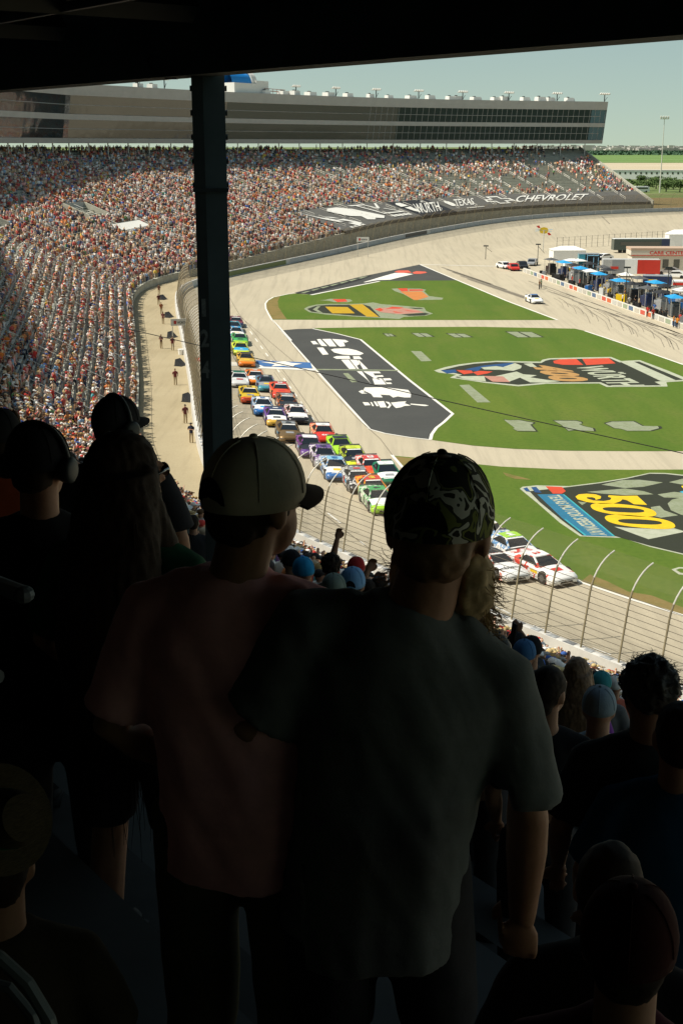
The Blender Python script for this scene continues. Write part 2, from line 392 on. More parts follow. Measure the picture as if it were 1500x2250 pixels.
Z1, Z2, Z3, Z4 = 0.02, 0.03, 0.04, 0.05
def flat(mb, pts, z, mi=0): mb.poly([at_z(x, y, z) for x, y in pts], mi)
def strip(mb, pts, width, z, mi=0, track=False, wide=None):
    """a painted line through pixel points, given width in metres"""
    P = [np.array((on_track(x, y) if track else at_z(x, y, z))) for x, y in pts]
    Q = []
    for a, b in zip(P[:-1], P[1:]):
        n = max(1, int(np.linalg.norm(b - a) / 4)); Q += [a + (b - a) * t for t in np.linspace(0, 1, n, endpoint=False)]
    Q.append(P[-1]); v = []; K = len(Q)
    for i in range(K):
        t = Q[min(i + 1, K - 1)][:2] - Q[max(i - 1, 0)][:2]; t = t / (np.linalg.norm(t) + 1e-9); nn = np.array([-t[1], t[0]])
        zz = ground_z(Q[i][0], Q[i][1]) + 0.03 if track else z
        for sgn in (1, -1):
            q = Q[i][:2] + nn * width / 2 * sgn; v.append((q[0], q[1], zz))
    mb.add(v, [(2 * i, 2 * i + 1, 2 * i + 3, 2 * i + 2) for i in range(K - 1)], mi)
def scaled(pts, ox, oy, k): return [(ox + x / k, oy + y / k) for x, y in pts]

# grass
G1 = [(597, 702), (590, 690), (584, 678), (583, 667), (588, 660), (600, 653), (622, 648), (647, 645), (683, 647), (787, 626), (833, 617), (1005, 616), (1115, 662), (1224, 703), (1000, 703), (800, 703)]
G2 = [(687, 721), (800, 719), (1050, 718), (1262, 722), (1284, 727), (1380, 759), (1500, 801), (1640, 850), (1640, 990), (1500, 991), (1380, 991), (1240, 990), (1130, 986), (1040, 979), (945, 966), (947, 955), (958, 940), (975, 927), (994, 909), (900, 835), (792, 745), (740, 733)]
G3 = [(862, 1001), (930, 1007), (1010, 1016), (1100, 1025), (1230, 1031), (1380, 1032), (1640, 1031), (1640, 1420), (1500, 1351), (1390, 1318), (1275, 1279), (1130, 1190), (990, 1100), (888, 1031)]
for nm, poly_ in (('grass', G1), ('grass', G2), ('grass', G3)):
    g = MB(); flat(g, poly_, Z1); o = g.build(nm, M_GRASS); structure(o)
g = MB()
flat(g, [(597, 701), (590, 690), (584.5, 678), (583.5, 668), (589, 661), (602, 654), (616, 650), (610, 662), (612, 675), (622, 690), (630, 701)], Z2 - .004)
flat(g, [(888, 1030), (866, 1003), (900, 1006), (960, 1012), (930, 1020), (915, 1040), (930, 1058)], Z2 - .004)
flat(g, [(1104, 1038), (1118, 1041), (1167, 1054), (1130, 1052), (1112, 1046)], Z2 - .004)
flat(g, [(1275, 1278), (1295, 1262), (1335, 1278), (1380, 1300), (1430, 1308), (1500, 1335), (1500, 1350), (1390, 1317)], Z2 - .004)
structure(g.build('grass', M_DRY))
# painted asphalt areas
PAD = [(617, 726), (650, 723), (687, 722), (740, 733), (792, 746), (900, 836), (994, 909), (975, 927), (958, 940), (948, 954), (945, 966), (900, 961), (845, 952), (812, 943), (740, 864)]
WEDGE = [(647, 643), (710, 628), (787, 609), (860, 594), (922, 581), (1005, 616), (833, 617), (787, 626), (683, 647)]
g = MB(); flat(g, PAD, Z1 + .004); structure(g.build('asphalt', M_ASPH))
g = MB(); flat(g, WEDGE, Z1 + .004); structure(g.build('asphalt', M_ASPH))

# ------------------------------------------------------------------ painted lines, seams, tyre marks
g = MB()
strip(g, [(617, 726), (740, 864), (812, 943), (845, 952), (900, 961), (945, 966)], 0.22, Z2)
strip(g, [(945, 966), (948, 954), (958, 940), (975, 927), (994, 909), (900, 836), (792, 746), (740, 733), (687, 722)], 0.3, Z2 + .003)
strip(g, [(640, 748), (610, 715), (597, 702), (590, 690), (584, 678), (583, 667), (588, 660), (600, 653), (647, 643)], 0.25, Z2 - .002)
strip(g, [(860, 999), (888, 1031), (990, 1100), (1130, 1190), (1275, 1279), (1390, 1318), (1500, 1352), (1620, 1400)], 0.25, Z2)
strip(g, [(922, 581), (1005, 616), (1115, 662), (1224, 703)], 0.35, Z2)
strip(g, [(922, 581), (1000, 583), (1098, 585)], 0.7, Z2 + .003)
strip(g, [(1284, 727), (1380, 759), (1500, 801)], 0.3, Z2)
strip(g, [(683, 648), (787, 627), (833, 618)], 0.6, Z2 + .003)
for a, b in ((0.0, .035), (.075, .11), (.15, .185), (.225, .26), (.3, .335), (.375, .41), (.47, .5), (.56, .59), (.64, .67), (.72, .75), (.8, .83), (.88, .91), (.96, .99)):
    A, B = np.array((538., 712.)), np.array((690., 925.))
    strip(g, [tuple(A + (B - A) * a), tuple(A + (B - A) * b)], 0.14, 0, track=True)
for a, b in (((672, 1095), (686, 1106)), ((720, 1128), (748, 1150)), ((790, 1190), (800, 1198)), ((1080, 1330), (1125, 1352)), ((1170, 1375), (1210, 1392)), ((1300, 1425), (1340, 1440))):
    strip(g, [a, b], 0.14, 0, track=True)
tag(structure(g.build('road_marking', M_WHITE)))
g = MB()
for pts in ([(505, 655), (525, 690), (560, 732), (600, 785), (640, 838), (680, 895), (700, 928)], [(598, 703), (700, 828), (782, 917), (835, 965), (862, 1001)], [(700, 928), (760, 990), (840, 1060)], [(520, 690), (600, 757), (690, 832)],
            [(640, 1078), (700, 1122), (800, 1198), (900, 1268), (1080, 1352)], [(505, 770), (530, 815), (545, 830)], [(610, 905), (660, 975), (740, 1065)]):
    strip(g, pts, 0.06, 0, track=True)
structure(g.build('track_seam', M_SEAM))
g = MB()
for k in range(16):
    x0 = rnd.uniform(520, 700); y0 = 720 + (x0 - 520) * 1.15 + rnd.uniform(-20, 60); L = rnd.uniform(20, 70)
    strip(g, [(x0, y0), (x0 + L * .35, y0 + L * .45 + rnd.uniform(-4, 4)), (x0 + L * .75, y0 + L * 1.0)], 0.05, 0, track=True)
for k in range(26):   # arcs where cars leave the pit stalls
    f = k / 26; x0 = 1215 + 285 * f; y0 = 655 + 95 * f + rnd.uniform(-8, 5); d = rnd.choice((-1, 1))
    a = rnd.uniform(18, 45)
    strip(g, [(x0, y0), (x0 + a * .5, y0 + a * .25), (x0 + a * .9, y0 + a * .55), (x0 + a * 1.1, y0 + a * 1.0)], rnd.uniform(.06, .13), Z2)
for k in range(24):
    f = k / 24; x0 = 1160 + 330 * f; y0 = 610 + 118 * f + rnd.uniform(2, 16); L = rnd.uniform(30, 90)
    strip(g, [(x0, y0), (x0 + L, y0 + L * .36)], rnd.uniform(.1, .3), Z2 - .003)
for y0, L in ((592, 130), (598, 170), (606, 190), (613, 150), (587, 110)):
    strip(g, [(970 + (y0 - 587) * 2.2, y0), (970 + (y0 - 587) * 2.2 + L, y0 + L * .34)], .55, Z2 - .003)
strip(g, [(1320, 482), (1338, 492)], .5, 0, track=True)
structure(g.build('tyre_marks', M_SKID))
# start and finish line, painted red, blue and white with a lone star
g = MB()
def tq(pts, mi): g.poly([on_track(x, y, 0.034) for x, y in pts], mi)
for i in range(8):
    xa, xb = 425 + i * 18.5, 425 + (i + 1) * 18.5
    ya, yb = 786 + i * 1.0, 787 + i * 1.0
    if i < 4: tq([(xa, ya), (xb, yb), (xb, yb + 8), (xa, ya + 8)], 0)
tq([(500, 795), (560, 798), (580, 806), (500, 804)], 2)
for i in range(10):
    xa, xb = 562 + i * 12.0, 562 + (i + 1) * 12.0; ya, yb = 792 + i * .5, 792 + (i + 1) * .5
    tq([(xa, ya), (xb, yb), (xb + 4, yb + 13), (xa + 4, ya + 13)], 1)
for i in range(11):
    xa, xb = 562 + i * 12.0, 562 + (i + 1) * 12.0; ya = 805.4 + i * .5
    tq([(xa, ya), (xb, ya + .5), (xb + 2, ya + 4.5), (xa + 2, ya + 4)], 2)
g2 = MB(); star = [(572, 796), (600, 796.5), (625, 794.5), (640, 798), (664, 800), (648, 802.5), (642, 807.5), (622, 804.5), (596, 806), (604, 801)]
g2.poly([on_track(x, y, 0.05) for x, y in star])
sf = g.build('finish_line', [paint('line red', (.5, .06, .03), .8), paint('line blue', (.04, .13, .33), .8), M_WHITE]); structure(sf)
g2.build('star', M_WHITE, sf)
# grey cross line on the pad
# ------------------------------------------------------------------ emblems painted on the infield
def emblem(name, label, cat='painted emblem', group=None):
    return tag(empty(name, (0, 0, 0)), label, cat, group)
def part_flat(parent, name, m, polys, z):
    if name in ('chequer', 'band', 'logo_mark', 'star') and len(polys) > 1:
        for p in polys: part_flat(parent, name, m, [p], z)
        return
    mb = MB()
    for p in polys: flat(mb, p, z)
    return mb.build(name, m, parent)
def part_text(parent, name, m, s, quad, z, weight=0.02):
    mb = MB(); BL, BR, TR, TL = [at_z(x, y, z) for x, y in quad]
    text_on_quad(mb, s, BL, BR, TR, TL, 0, weight)
    return mb.build(name, m, parent)

# white shapes on the dark pad
e = emblem('painted_banner', 'white advertising shapes painted on the long grey pad beside the finish line')
Kp = 3.947; S = lambda p: scaled(p, 620, 720, Kp)
part_flat(e, 'lettering', M_WHITE, [S(p) for p in (
    [(245, 117), (285, 115), (310, 140), (330, 143), (290, 143), (270, 145)], [(300, 100), (330, 98), (390, 160), (340, 157), (318, 130)], [(345, 98), (420, 97), (470, 162), (410, 162)],
    [(430, 97), (545, 106), (575, 120), (545, 130), (530, 120), (545, 160), (500, 165), (480, 150)], [(300, 172), (355, 172), (402, 232), (350, 235)],
    [(420, 190), (450, 182), (500, 180), (570, 180), (640, 195), (690, 215), (705, 225), (670, 238), (600, 238), (520, 232), (450, 215)],
    [(440, 256), (470, 246), (580, 244), (590, 270), (470, 270)], [(612, 248), (668, 248), (694, 273), (620, 272)], [(510, 278), (575, 276), (640, 357), (580, 358)], [(585, 276), (645, 280), (680, 310), (645, 330), (665, 358), (650, 358)], [(655, 282), (665, 282), (742, 358), (700, 360)],
    [(645, 378), (690, 378), (770, 492), (735, 450)], [(700, 378), (840, 380), (855, 395), (790, 395), (800, 415), (868, 412), (880, 425), (815, 428), (850, 455), (800, 440)], [(780, 440), (860, 440), (900, 492), (800, 492)], [(870, 440), (935, 438), (950, 455), (890, 458), (900, 475), (940, 475), (952, 488), (905, 488)],
    [(660, 553), (690, 540), (720, 548), (700, 560), (740, 570), (690, 572)], [(715, 518), (880, 515), (960, 525), (1090, 540), (1115, 570), (1112, 605), (1060, 605), (1000, 596), (960, 606), (930, 585), (850, 580), (870, 605), (790, 602), (770, 575), (740, 560), (700, 545)],
    [(695, 645), (745, 648), (765, 672), (715, 674)], [(762, 645), (775, 645), (795, 680), (780, 680)], [(790, 640), (810, 640), (835, 680), (815, 680)], [(818, 640), (880, 636), (905, 690), (850, 692)], [(890, 640), (925, 645), (945, 672), (925, 698), (905, 695), (928, 670)],
    [(940, 650), (985, 645), (1010, 642), (1075, 638), (1060, 655), (1115, 675), (1060, 678), (1030, 690), (985, 697), (965, 680)], [(1110, 658), (1240, 668), (1270, 676), (1235, 680), (1110, 666)])], Z3)
part_flat(e, 'line', M_GGRASS, [S([(285, 357), (1000, 366), (1005, 375), (292, 366)]), S([(525, 395), (570, 393), (652, 470), (602, 474)])], Z2 + .004)

# trapezoid emblem in the middle of the infield
Km = 2.679; S = lambda p: scaled(p, 940, 770, Km)
e = emblem('painted_emblem', 'long black race emblem reading WÜRTH 400 painted across the middle infield grass')
OUT = [(35, 118), (100, 98), (180, 82), (270, 71), (400, 61), (660, 66), (670, 55), (710, 46), (900, 41), (1075, 38), (1135, 62), (1245, 57), (1400, 115), (1505, 158), (1540, 178), (1400, 187), (1408, 212), (1050, 215), (1005, 194), (700, 196), (530, 211), (330, 190), (128, 160), (165, 142), (60, 130)]
INN = [(75, 117), (180, 92), (270, 78), (400, 68), (665, 74), (690, 60), (720, 53), (1068, 45), (1125, 70), (1240, 65), (1500, 172), (1395, 178), (1330, 184), (1370, 205), (1062, 207), (1015, 187), (700, 188), (530, 202), (330, 183), (160, 158), (200, 142)]
part_flat(e, 'outline', M_WGRASS, [S(OUT)], Z2); part_flat(e, 'backing', M_BGRASS, [S(INN)], Z3)
part_flat(e, 'logo_mark', M_RGRASS, [S([(735, 62), (770, 52), (870, 49), (912, 85), (790, 84), (740, 75)]), S([(905, 49), (1062, 45), (1102, 76), (930, 86)])], Z4)
part_text(e, 'lettering', M_WGRASS, 'WÜRTH', S([(855, 94), (1082, 210), (1322, 206), (1060, 88)]), Z4, .03)
part_text(e, 'lettering', M_TANG, '400', S([(585, 80), (735, 182), (968, 182), (812, 100)]), Z4, .06)
part_flat(e, 'band', M_WGRASS, [S([(1132, 68), (1205, 64), (1462, 178), (1370, 181)])], Z4)
part_flat(e, 'band', M_NAVYG, [S([(212, 112), (330, 88), (500, 71), (505, 88), (470, 100), (400, 92), (320, 100), (290, 122)]), S([(75, 117), (160, 112), (170, 130), (110, 135)])], Z4)
part_flat(e, 'star', M_WGRASS, [S([(310, 100), (400, 92), (440, 98), (510, 74), (550, 90), (545, 105), (500, 120), (420, 114), (330, 112)]), S([(165, 152), (330, 150), (340, 182), (230, 172)]), S([(390, 152), (520, 124), (560, 140), (640, 146), (600, 158), (690, 172), (780, 180), (700, 190), (600, 188), (540, 160), (470, 186)]), S([(560, 78), (610, 74), (640, 98), (600, 96)])], Z4 + .006)
part_flat(e, 'band', M_RGRASS, [S([(165, 115), (255, 118), (265, 132), (210, 140)]), S([(262, 128), (300, 120), (380, 124), (350, 135), (290, 146)])], Z4 + .003)
part_flat(e, 'band', M_PINKG, [S([(325, 150), (440, 152), (482, 186), (380, 184)])], Z4 + .012)

# the five hundred emblem, nearest
Kf = 4.054; S = lambda p: scaled(p, 1130, 1020, Kf)
e = emblem('painted_emblem', 'large chequered emblem with a yellow 500 painted on the grass nearest the fence')
part_flat(e, 'outline', M_WGRASS, [S([(45, 218), (70, 200), (190, 188), (480, 195), (760, 160), (1000, 120), (1200, 76), (1340, 78), (1560, 100), (1960, 140), (1960, 980), (1500, 806), (1200, 735), (960, 656), (580, 642), (400, 520), (200, 345)])], Z2)
part_flat(e, 'backing', M_BGRASS, [S([(130, 240), (480, 203), (760, 168), (1000, 128), (1200, 84), (1340, 86), (1560, 110), (1950, 150), (1950, 960), (1500, 796), (1200, 725), (900, 642), (600, 634), (420, 500), (220, 335)])], Z2 + .006)
part_flat(e, 'chequer', M_GGRASS, [S(p) for p in ([(770, 182), (960, 140), (1110, 138), (1320, 162), (1150, 200), (980, 212)], [(640, 246), (980, 216), (1150, 240), (1235, 268), (1000, 276), (780, 262)], [(1370, 160), (1500, 128), (1700, 150), (1600, 190), (1500, 182)], [(1270, 268), (1420, 246), (1560, 262), (1500, 300), (1330, 296)],
    [(1210, 382), (1290, 370), (1330, 410), (1455, 455), (1300, 476), (1230, 460)], [(560, 332), (640, 340), (600, 364)])], Z3)
part_flat(e, 'chequer', M_WGRASS, [S([(885, 556), (1000, 566), (1200, 574), (1380, 560), (1520, 600), (1190, 668)])], Z3)
part_flat(e, 'medallion', M_GGRASS, [S([(1360, 350), (1400, 315), (1480, 295), (1600, 285), (1800, 300), (1880, 380), (1800, 450), (1600, 470), (1480, 450), (1390, 410)])], Z3 + .004)
part_flat(e, 'band', M_YGRASS, [S([(1480, 195), (1540, 180), (1700, 190), (1660, 212), (1500, 215)])], Z3 + .008)
part_flat(e, 'band', turf_paint('light blue paint on grass', (.06, .35, .5)), [S([(1465, 245), (1520, 232), (1700, 240), (1660, 258), (1500, 260)])], Z3 + .008)
part_flat(e, 'band', M_BLGRASS, [S([(200, 268), (420, 265), (890, 642), (620, 636), (420, 478)])], Z3)
part_flat(e, 'band', turf_paint('teal paint on grass', (.05, .36, .40)), [S([(425, 268), (440, 268), (892, 640), (876, 641)]), S([(440, 488), (455, 490), (640, 634), (624, 636)])], Z3 + .004)
part_text(e, 'lettering', M_WGRASS, 'TEXAS MOTOR SPEEDWAY', S([(283, 278), (690, 634), (825, 634), (395, 272)]), Z3 + .008, .03)
part_flat(e, 'logo_mark', M_NAVYG, [S([(75, 215), (110, 205), (140, 245), (100, 240)]), S([(145, 205), (190, 200), (240, 255), (180, 250)])], Z3 + .008)
part_flat(e, 'logo_mark', M_RGRASS, [S([(275, 196), (420, 202), (455, 240), (420, 262), (340, 262)])], Z3 + .008)
# the three digits, tops towards the infield
mb = MB(); Zd = Z4 + .004
def ring_(cx, cy, rx, ry, ix, iy, sk):
    n = 40; o_ = []; i_ = []
    for k in range(n):
        a = 2 * math.pi * k / n; ca = math.copysign(abs(math.cos(a)) ** .8, math.cos(a)); sa = math.copysign(abs(math.sin(a)) ** .8, math.sin(a))
        o_.append(at_z(1130 + (cx + rx * ca + sk * ry * sa) / Kf, 1020 + (cy + ry * sa + .09 * rx * ca) / Kf, Zd))
        i_.append(at_z(1130 + (cx + ix * ca + sk * iy * sa) / Kf, 1020 + (cy + iy * sa + .045 * ix * ca) / Kf, Zd))
    mb.add(o_ + i_, [(k, (k + 1) % n, n + (k + 1) % n, n + k) for k in range(n)])
ring_(968, 407, 290, 52, 185, 22, .55); ring_(1115, 513, 310, 54, 195, 22, .55)
mb.poly([at_z(*q, Zd) for q in S([(540, 288), (570, 268), (640, 262), (720, 268), (768, 285), (765, 305), (720, 318), (715, 302), (690, 294), (640, 294), (645, 306), (700, 322), (790, 328), (850, 318), (860, 300), (830, 290), (835, 276), (940, 282), (1090, 280), (1178, 362), (1060, 356), (1000, 322), (960, 312), (940, 330), (880, 350), (760, 352), (640, 336), (560, 312)])])
mb.build('numeral', M_YGRASS, e)

# far emblems
Kg = 4.054; S = lambda p: scaled(p, 640, 575, Kg)
e = emblem('painted_emblem', 'oval grey and gold emblem painted on the far grass triangle')
part_flat(e, 'outline', M_GGRASS, [S([(112, 420), (150, 398), (220, 382), (340, 375), (520, 376), (640, 372), (730, 362), (800, 378), (960, 390), (1180, 408), (1200, 440), (1260, 462), (1200, 480), (1000, 492), (960, 510), (700, 496), (520, 486), (300, 470), (160, 450)])], Z2)
part_flat(e, 'backing', M_BGRASS, [S([(140, 420), (220, 392), (340, 384), (520, 384), (640, 380), (700, 398), (790, 492), (560, 480), (300, 458), (180, 445)]), S([(1040, 410), (1150, 412), (1180, 420), (1100, 420)]), S([(980, 470), (1190, 455), (1230, 465), (1180, 478), (1050, 482)])], Z3)
part_flat(e, 'band', M_GGRASS, [S([(190, 425), (230, 398), (260, 395), (230, 425), (280, 455), (240, 450)])], Z4)
part_flat(e, 'band', M_GOLDG, [S([(300, 400), (500, 404), (565, 460), (365, 460)]), S([(515, 382), (632, 378), (780, 492), (672, 490)])], Z4)
part_flat(e, 'band', M_PINKG, [S([(730, 420), (800, 410), (960, 405), (1120, 430), (1180, 452), (960, 468), (800, 450)])], Z4)
part_flat(e, 'lettering', M_RGRASS, [S([(745, 425), (790, 410), (820, 430), (790, 442)]), S([(840, 418), (900, 400), (1000, 408), (960, 418)]), S([(1000, 430), (1150, 445), (1040, 440)]), S([(900, 440), (1000, 455), (920, 452)])], Z4 + .008)
e = emblem('painted_emblem', 'small red roundel painted on grass above the oval emblem')
part_flat(e, 'backing', M_GGRASS, [S([(250, 343), (300, 340), (345, 330), (520, 335), (545, 350), (500, 362), (380, 360), (330, 348)])], Z2)
part_flat(e, 'logo_mark', M_RGRASS, [S([(365, 334), (480, 332), (500, 354), (410, 360)])], Z3)
e = emblem('painted_emblem', 'orange and red patch painted near the top of the far grass')
part_flat(e, 'backing', M_GGRASS, [S([(890, 240), (960, 238), (1150, 240), (1200, 250), (1180, 262), (1225, 306), (1352, 322), (1340, 338), (1090, 342), (1000, 290), (920, 262)])], Z2)
part_flat(e, 'band', M_RGRASS, [S([(945, 238), (1030, 236), (1040, 262), (980, 264)]), S([(1045, 246), (1165, 246), (1175, 258), (1050, 260)])], Z3)
part_flat(e, 'band', M_OGRASS, [S([(970, 266), (1160, 264), (1220, 312), (1120, 342), (1090, 340)])], Z3)
e = emblem('painted_emblem', 'white wordmark and chequered strip painted along the dark wedge of the far infield')
part_flat(e, 'lettering', M_WHITE, [S([(640, 182), (700, 165), (760, 146), (830, 125), (920, 100), (1000, 100), (1085, 110), (960, 140), (880, 160), (770, 164), (720, 172), (660, 183)])], Z3)
part_flat(e, 'logo_mark', turf_paint('faded red paint', (.62, .12, .08)), [S([(915, 90), (950, 78), (1040, 77), (1070, 98), (960, 100)]), S([(1075, 96), (1110, 84), (1190, 88), (1208, 98), (1150, 108), (1090, 108)])], Z3)
cs = []
for k in range(7):
    x = 85 + k * 84; y = 277 - k * 21.5
    cs.append(S([(x, y - 2), (x + 62, y - 16), (x + 92, y - 18), (x + 30, y + 2)]))
part_flat(e, 'chequer', M_GGRASS, cs, Z3)
part_flat(e, 'chequer', M_BLACK, [S([(30, 284), (340, 205), (650, 132), (700, 120), (720, 126), (600, 168), (180, 284)])], Z2 + .006)
# small faded emblems
for box_, lab in (((843, 733, 866, 739), 'small faded grey emblem on grass, leftmost of the row beyond the big emblem'), ((905, 732, 950, 740), 'small faded grey emblem on grass, second from left beyond the big emblem'), ((982, 733, 1035, 741), 'small faded grey emblem on grass, third from left beyond the big emblem'),
                  ((1112, 729, 1190, 741), 'striped grey panel painted on grass beside the pit road')):
    x0, y0, x1, y1 = box_; e = emblem('painted_emblem', lab, group='faded infield emblems'); w = x1 - x0
    part_flat(e, 'outline', M_BGRASS, [[(x0 - 4, y0 - 1), (x1 - w * .3, y0), (x1 + 6, y1), (x0 + w * .3, y1 + .5)]], Z2)
    part_flat(e, 'band', M_GGRASS, [[(x0, y0), (x0 + w * .3, y0), (x0 + w * .62, y1), (x0 + w * .32, y1)], [(x0 + w * .36, y0 + .3), (x1 - w * .3, y0 + .6), (x1, y1 - .4), (x0 + w * .7, y1)]], Z3)
for q, lab in (([(902, 771), (925, 772), (948, 793), (925, 794)], 'pale grey bar painted on grass, the shorter one right of the grey pad'), ([(1008, 846), (1030, 845), (1077, 884), (1048, 884)], 'pale grey bar painted on grass, longer one below the emblem tip')):
    e = emblem('painted_emblem', lab, group='faded infield emblems'); part_flat(e, 'band', M_GGRASS, [q], Z2)
Kq = 3.571
for polys, lab in (([[(95, 78), (140, 84), (210, 82), (325, 102), (320, 110), (300, 118), (345, 168), (200, 166), (165, 150), (180, 145), (110, 92)]], 'faded grey emblem on grass below the overhead cable, leftmost'), ([[(485, 86), (660, 88), (700, 98), (705, 110), (680, 112), (720, 130), (790, 145), (800, 168), (740, 165), (640, 160), (600, 166), (545, 120)]], 'faded grey emblem on grass below the overhead cable, middle'),
                  ([[(890, 108), (940, 94), (1110, 92), (1180, 128), (1300, 130), (1310, 145), (1240, 165), (1060, 166), (1010, 150), (960, 145)]], 'faded grey emblem on grass below the overhead cable, rightmost')):
    e = emblem('painted_emblem', lab, group='faded infield emblems')
    cxm = sum(p[0] for p in polys[0]) / len(polys[0]); cym = sum(p[1] for p in polys[0]) / len(polys[0])
    part_flat(e, 'outline', M_BGRASS, [scaled([(cxm + (x - cxm) * 1.1 + 6, cym + (y - cym) * 1.1) for x, y in polys[0]], 1080, 900, Kq)], Z2)
    part_flat(e, 'band', M_GGRASS, [scaled(p, 1080, 900, Kq) for p in polys], Z3)
e = emblem('painted_emblem', 'white outlined arrow shape on grass at the right edge by the fence')
part_flat(e, 'outline', M_WGRASS, [[(1474, 1251), (1490, 1246), (1540, 1248), (1540, 1268), (1490, 1262)]], Z2); part_flat(e, 'backing', M_GRASS, [[(1484, 1252), (1492, 1249), (1535, 1251), (1535, 1264), (1494, 1258)]], Z3)

# ------------------------------------------------------------------ grandstand bowl
S0 = 8
stand = tag(empty('grandstand', P3(S_MID, 5)), 'huge open concrete grandstand bowl packed with spectators round the outside of the track', 'grandstand')
def inv(o): o.matrix_parent_inverse = stand.matrix_world.inverted()
bpy.context.view_layer.update()
def sp(o, par=None):
    o.parent = par or stand; o.matrix_parent_inverse = Matrix.Translation(-(Vector(stand.location))); return o
NROW = 38
S_SPLIT = S_KINK + 2
def NR(s): return 54 if s < S_SPLIT else NROW
def rows_of(s):
    """tread heights and offsets of the rows at s"""
    w = w_front(s); zf = fr(s)[0][2] + h_front(s)
    n_ = NR(s)
    return [(w + (otop(s) - w) * k / n_, zf + (ztop(s) - zf) * k / n_) for k in range(n_ + 1)]
def deck_row(s):
    r = rows_of(s); out = [P3(s, r[0][0], fr(s)[0][2] - .3)]
    for k in range(len(r) - 1):
        out.append(P3(s, r[k][0], r[k][1])); out.append(P3(s, r[k + 1][0], r[k][1]))
    out.append(P3(s, r[-1][0], r[-1][1])); out.append(P3(s, r[-1][0] + 5.5, r[-1][1] + .02)); out.append(P3(s, r[-1][0] + 5.6, -0.4))
    return out
sp(sweep(deck_row, S0, S_SPLIT - .01, 2, 'seating_deck', M_CONC_SHADE, flip=True)); sp(sweep(deck_row, S_SPLIT, S_END, 2, 'seating_deck', M_CONC, flip=True))
def bench_mesh(sa, sb):
    mb = MB(); S = list(np.arange(sa, sb, 2.0)) + [sb]; n_ = NR(sa)
    for k in range(1, n_):
        base = len(mb.v)
        for s in S:
            o, z = rows_of(s)[k]; o += .30
            for oo, zz in ((o - .15, z + .30), (o - .15, z + .43), (o + .15, z + .43)): mb.v.append(P3(s, oo, zz))
        for i in range(len(S) - 1):
            for j in range(2):
                a = base + i * 3 + j; mb.f.append((a, a + 1, a + 4, a + 3)); mb.m.append(0)
    return mb
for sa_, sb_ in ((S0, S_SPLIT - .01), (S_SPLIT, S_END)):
    o = sp(bench_mesh(sa_, sb_).build('bench', M_SEAT_SHADE if sa_ == S0 else M_SEAT, flip=True)); o['kind'] = 'stuff'
# end wall of the stand
mb = MB(); r = rows_of(S_END); pts = [P3(S_END + .1, r[0][0], fr(S_END)[0][2] - .3)]
mb.add([P3(S_END + .12, r[0][0] - .3, 3.5), P3(S_END + .12, r[0][0] - .3, r[0][1] + .8), P3(S_END + .12, r[-1][0], r[-1][1] + .8), P3(S_END + .12, r[-1][0], 0),
        P3(S_END + .5, r[0][0] - .3, 3.5), P3(S_END + .5, r[0][0] - .3, r[0][1] + .8), P3(S_END + .5, r[-1][0], r[-1][1] + .8), P3(S_END + .5, r[-1][0], 0)], [(0, 1, 2, 3), (7, 6, 5, 4), (1, 5, 6, 2), (0, 4, 5, 1)])
sp(mb.build('end_wall', M_CONC))
# front parapet rail along the walkway
def front_rail():
    mb = MB(); S = np.arange(S_KINK - 40, S_T1 + 4, 1.0)
    for dz in (.95,): mb.tube([P3(s, w_front(s) - .05, fr(s)[0][2] + h_front(s) + dz) for s in S], .02, 4)
    for s in S[::2]: mb.tube([P3(s, w_front(s) - .05, fr(s)[0][2] + h_front(s) - .2), P3(s, w_front(s) - .05, fr(s)[0][2] + h_front(s) + .95)], .022, 4)
    return mb
sp(front_rail().build('front_railing', M_STEEL))
# gangway rails, one for every aisle
AISLES = [s for s in np.arange(S_KINK - 4, S_END - 2, 8.6)]
for s in AISLES:
    mb = MB(); w = w_front(s) + 1
    o0 = w + 1.0
    while o0 < otop(s) - 3:
        o1 = min(o0 + 3.0, otop(s))
        pts = [P3(s, o, None, .98) for o in np.linspace(o0, o1, 3)]
        rr_ = float(np.interp(s, [S_MID, S_T2], [.026, .045])); mb.tube(pts, rr_, 4); mb.tube([(x, y, z - .45) for x, y, z in pts], rr_ * .7, 4)
        for p in (pts[0], pts[-1]): mb.tube([(p[0], p[1], p[2] - 1.0), p], .04, 4)
        o0 = o1 + 1.1
    sp(mb.build('handrail', M_RAIL))
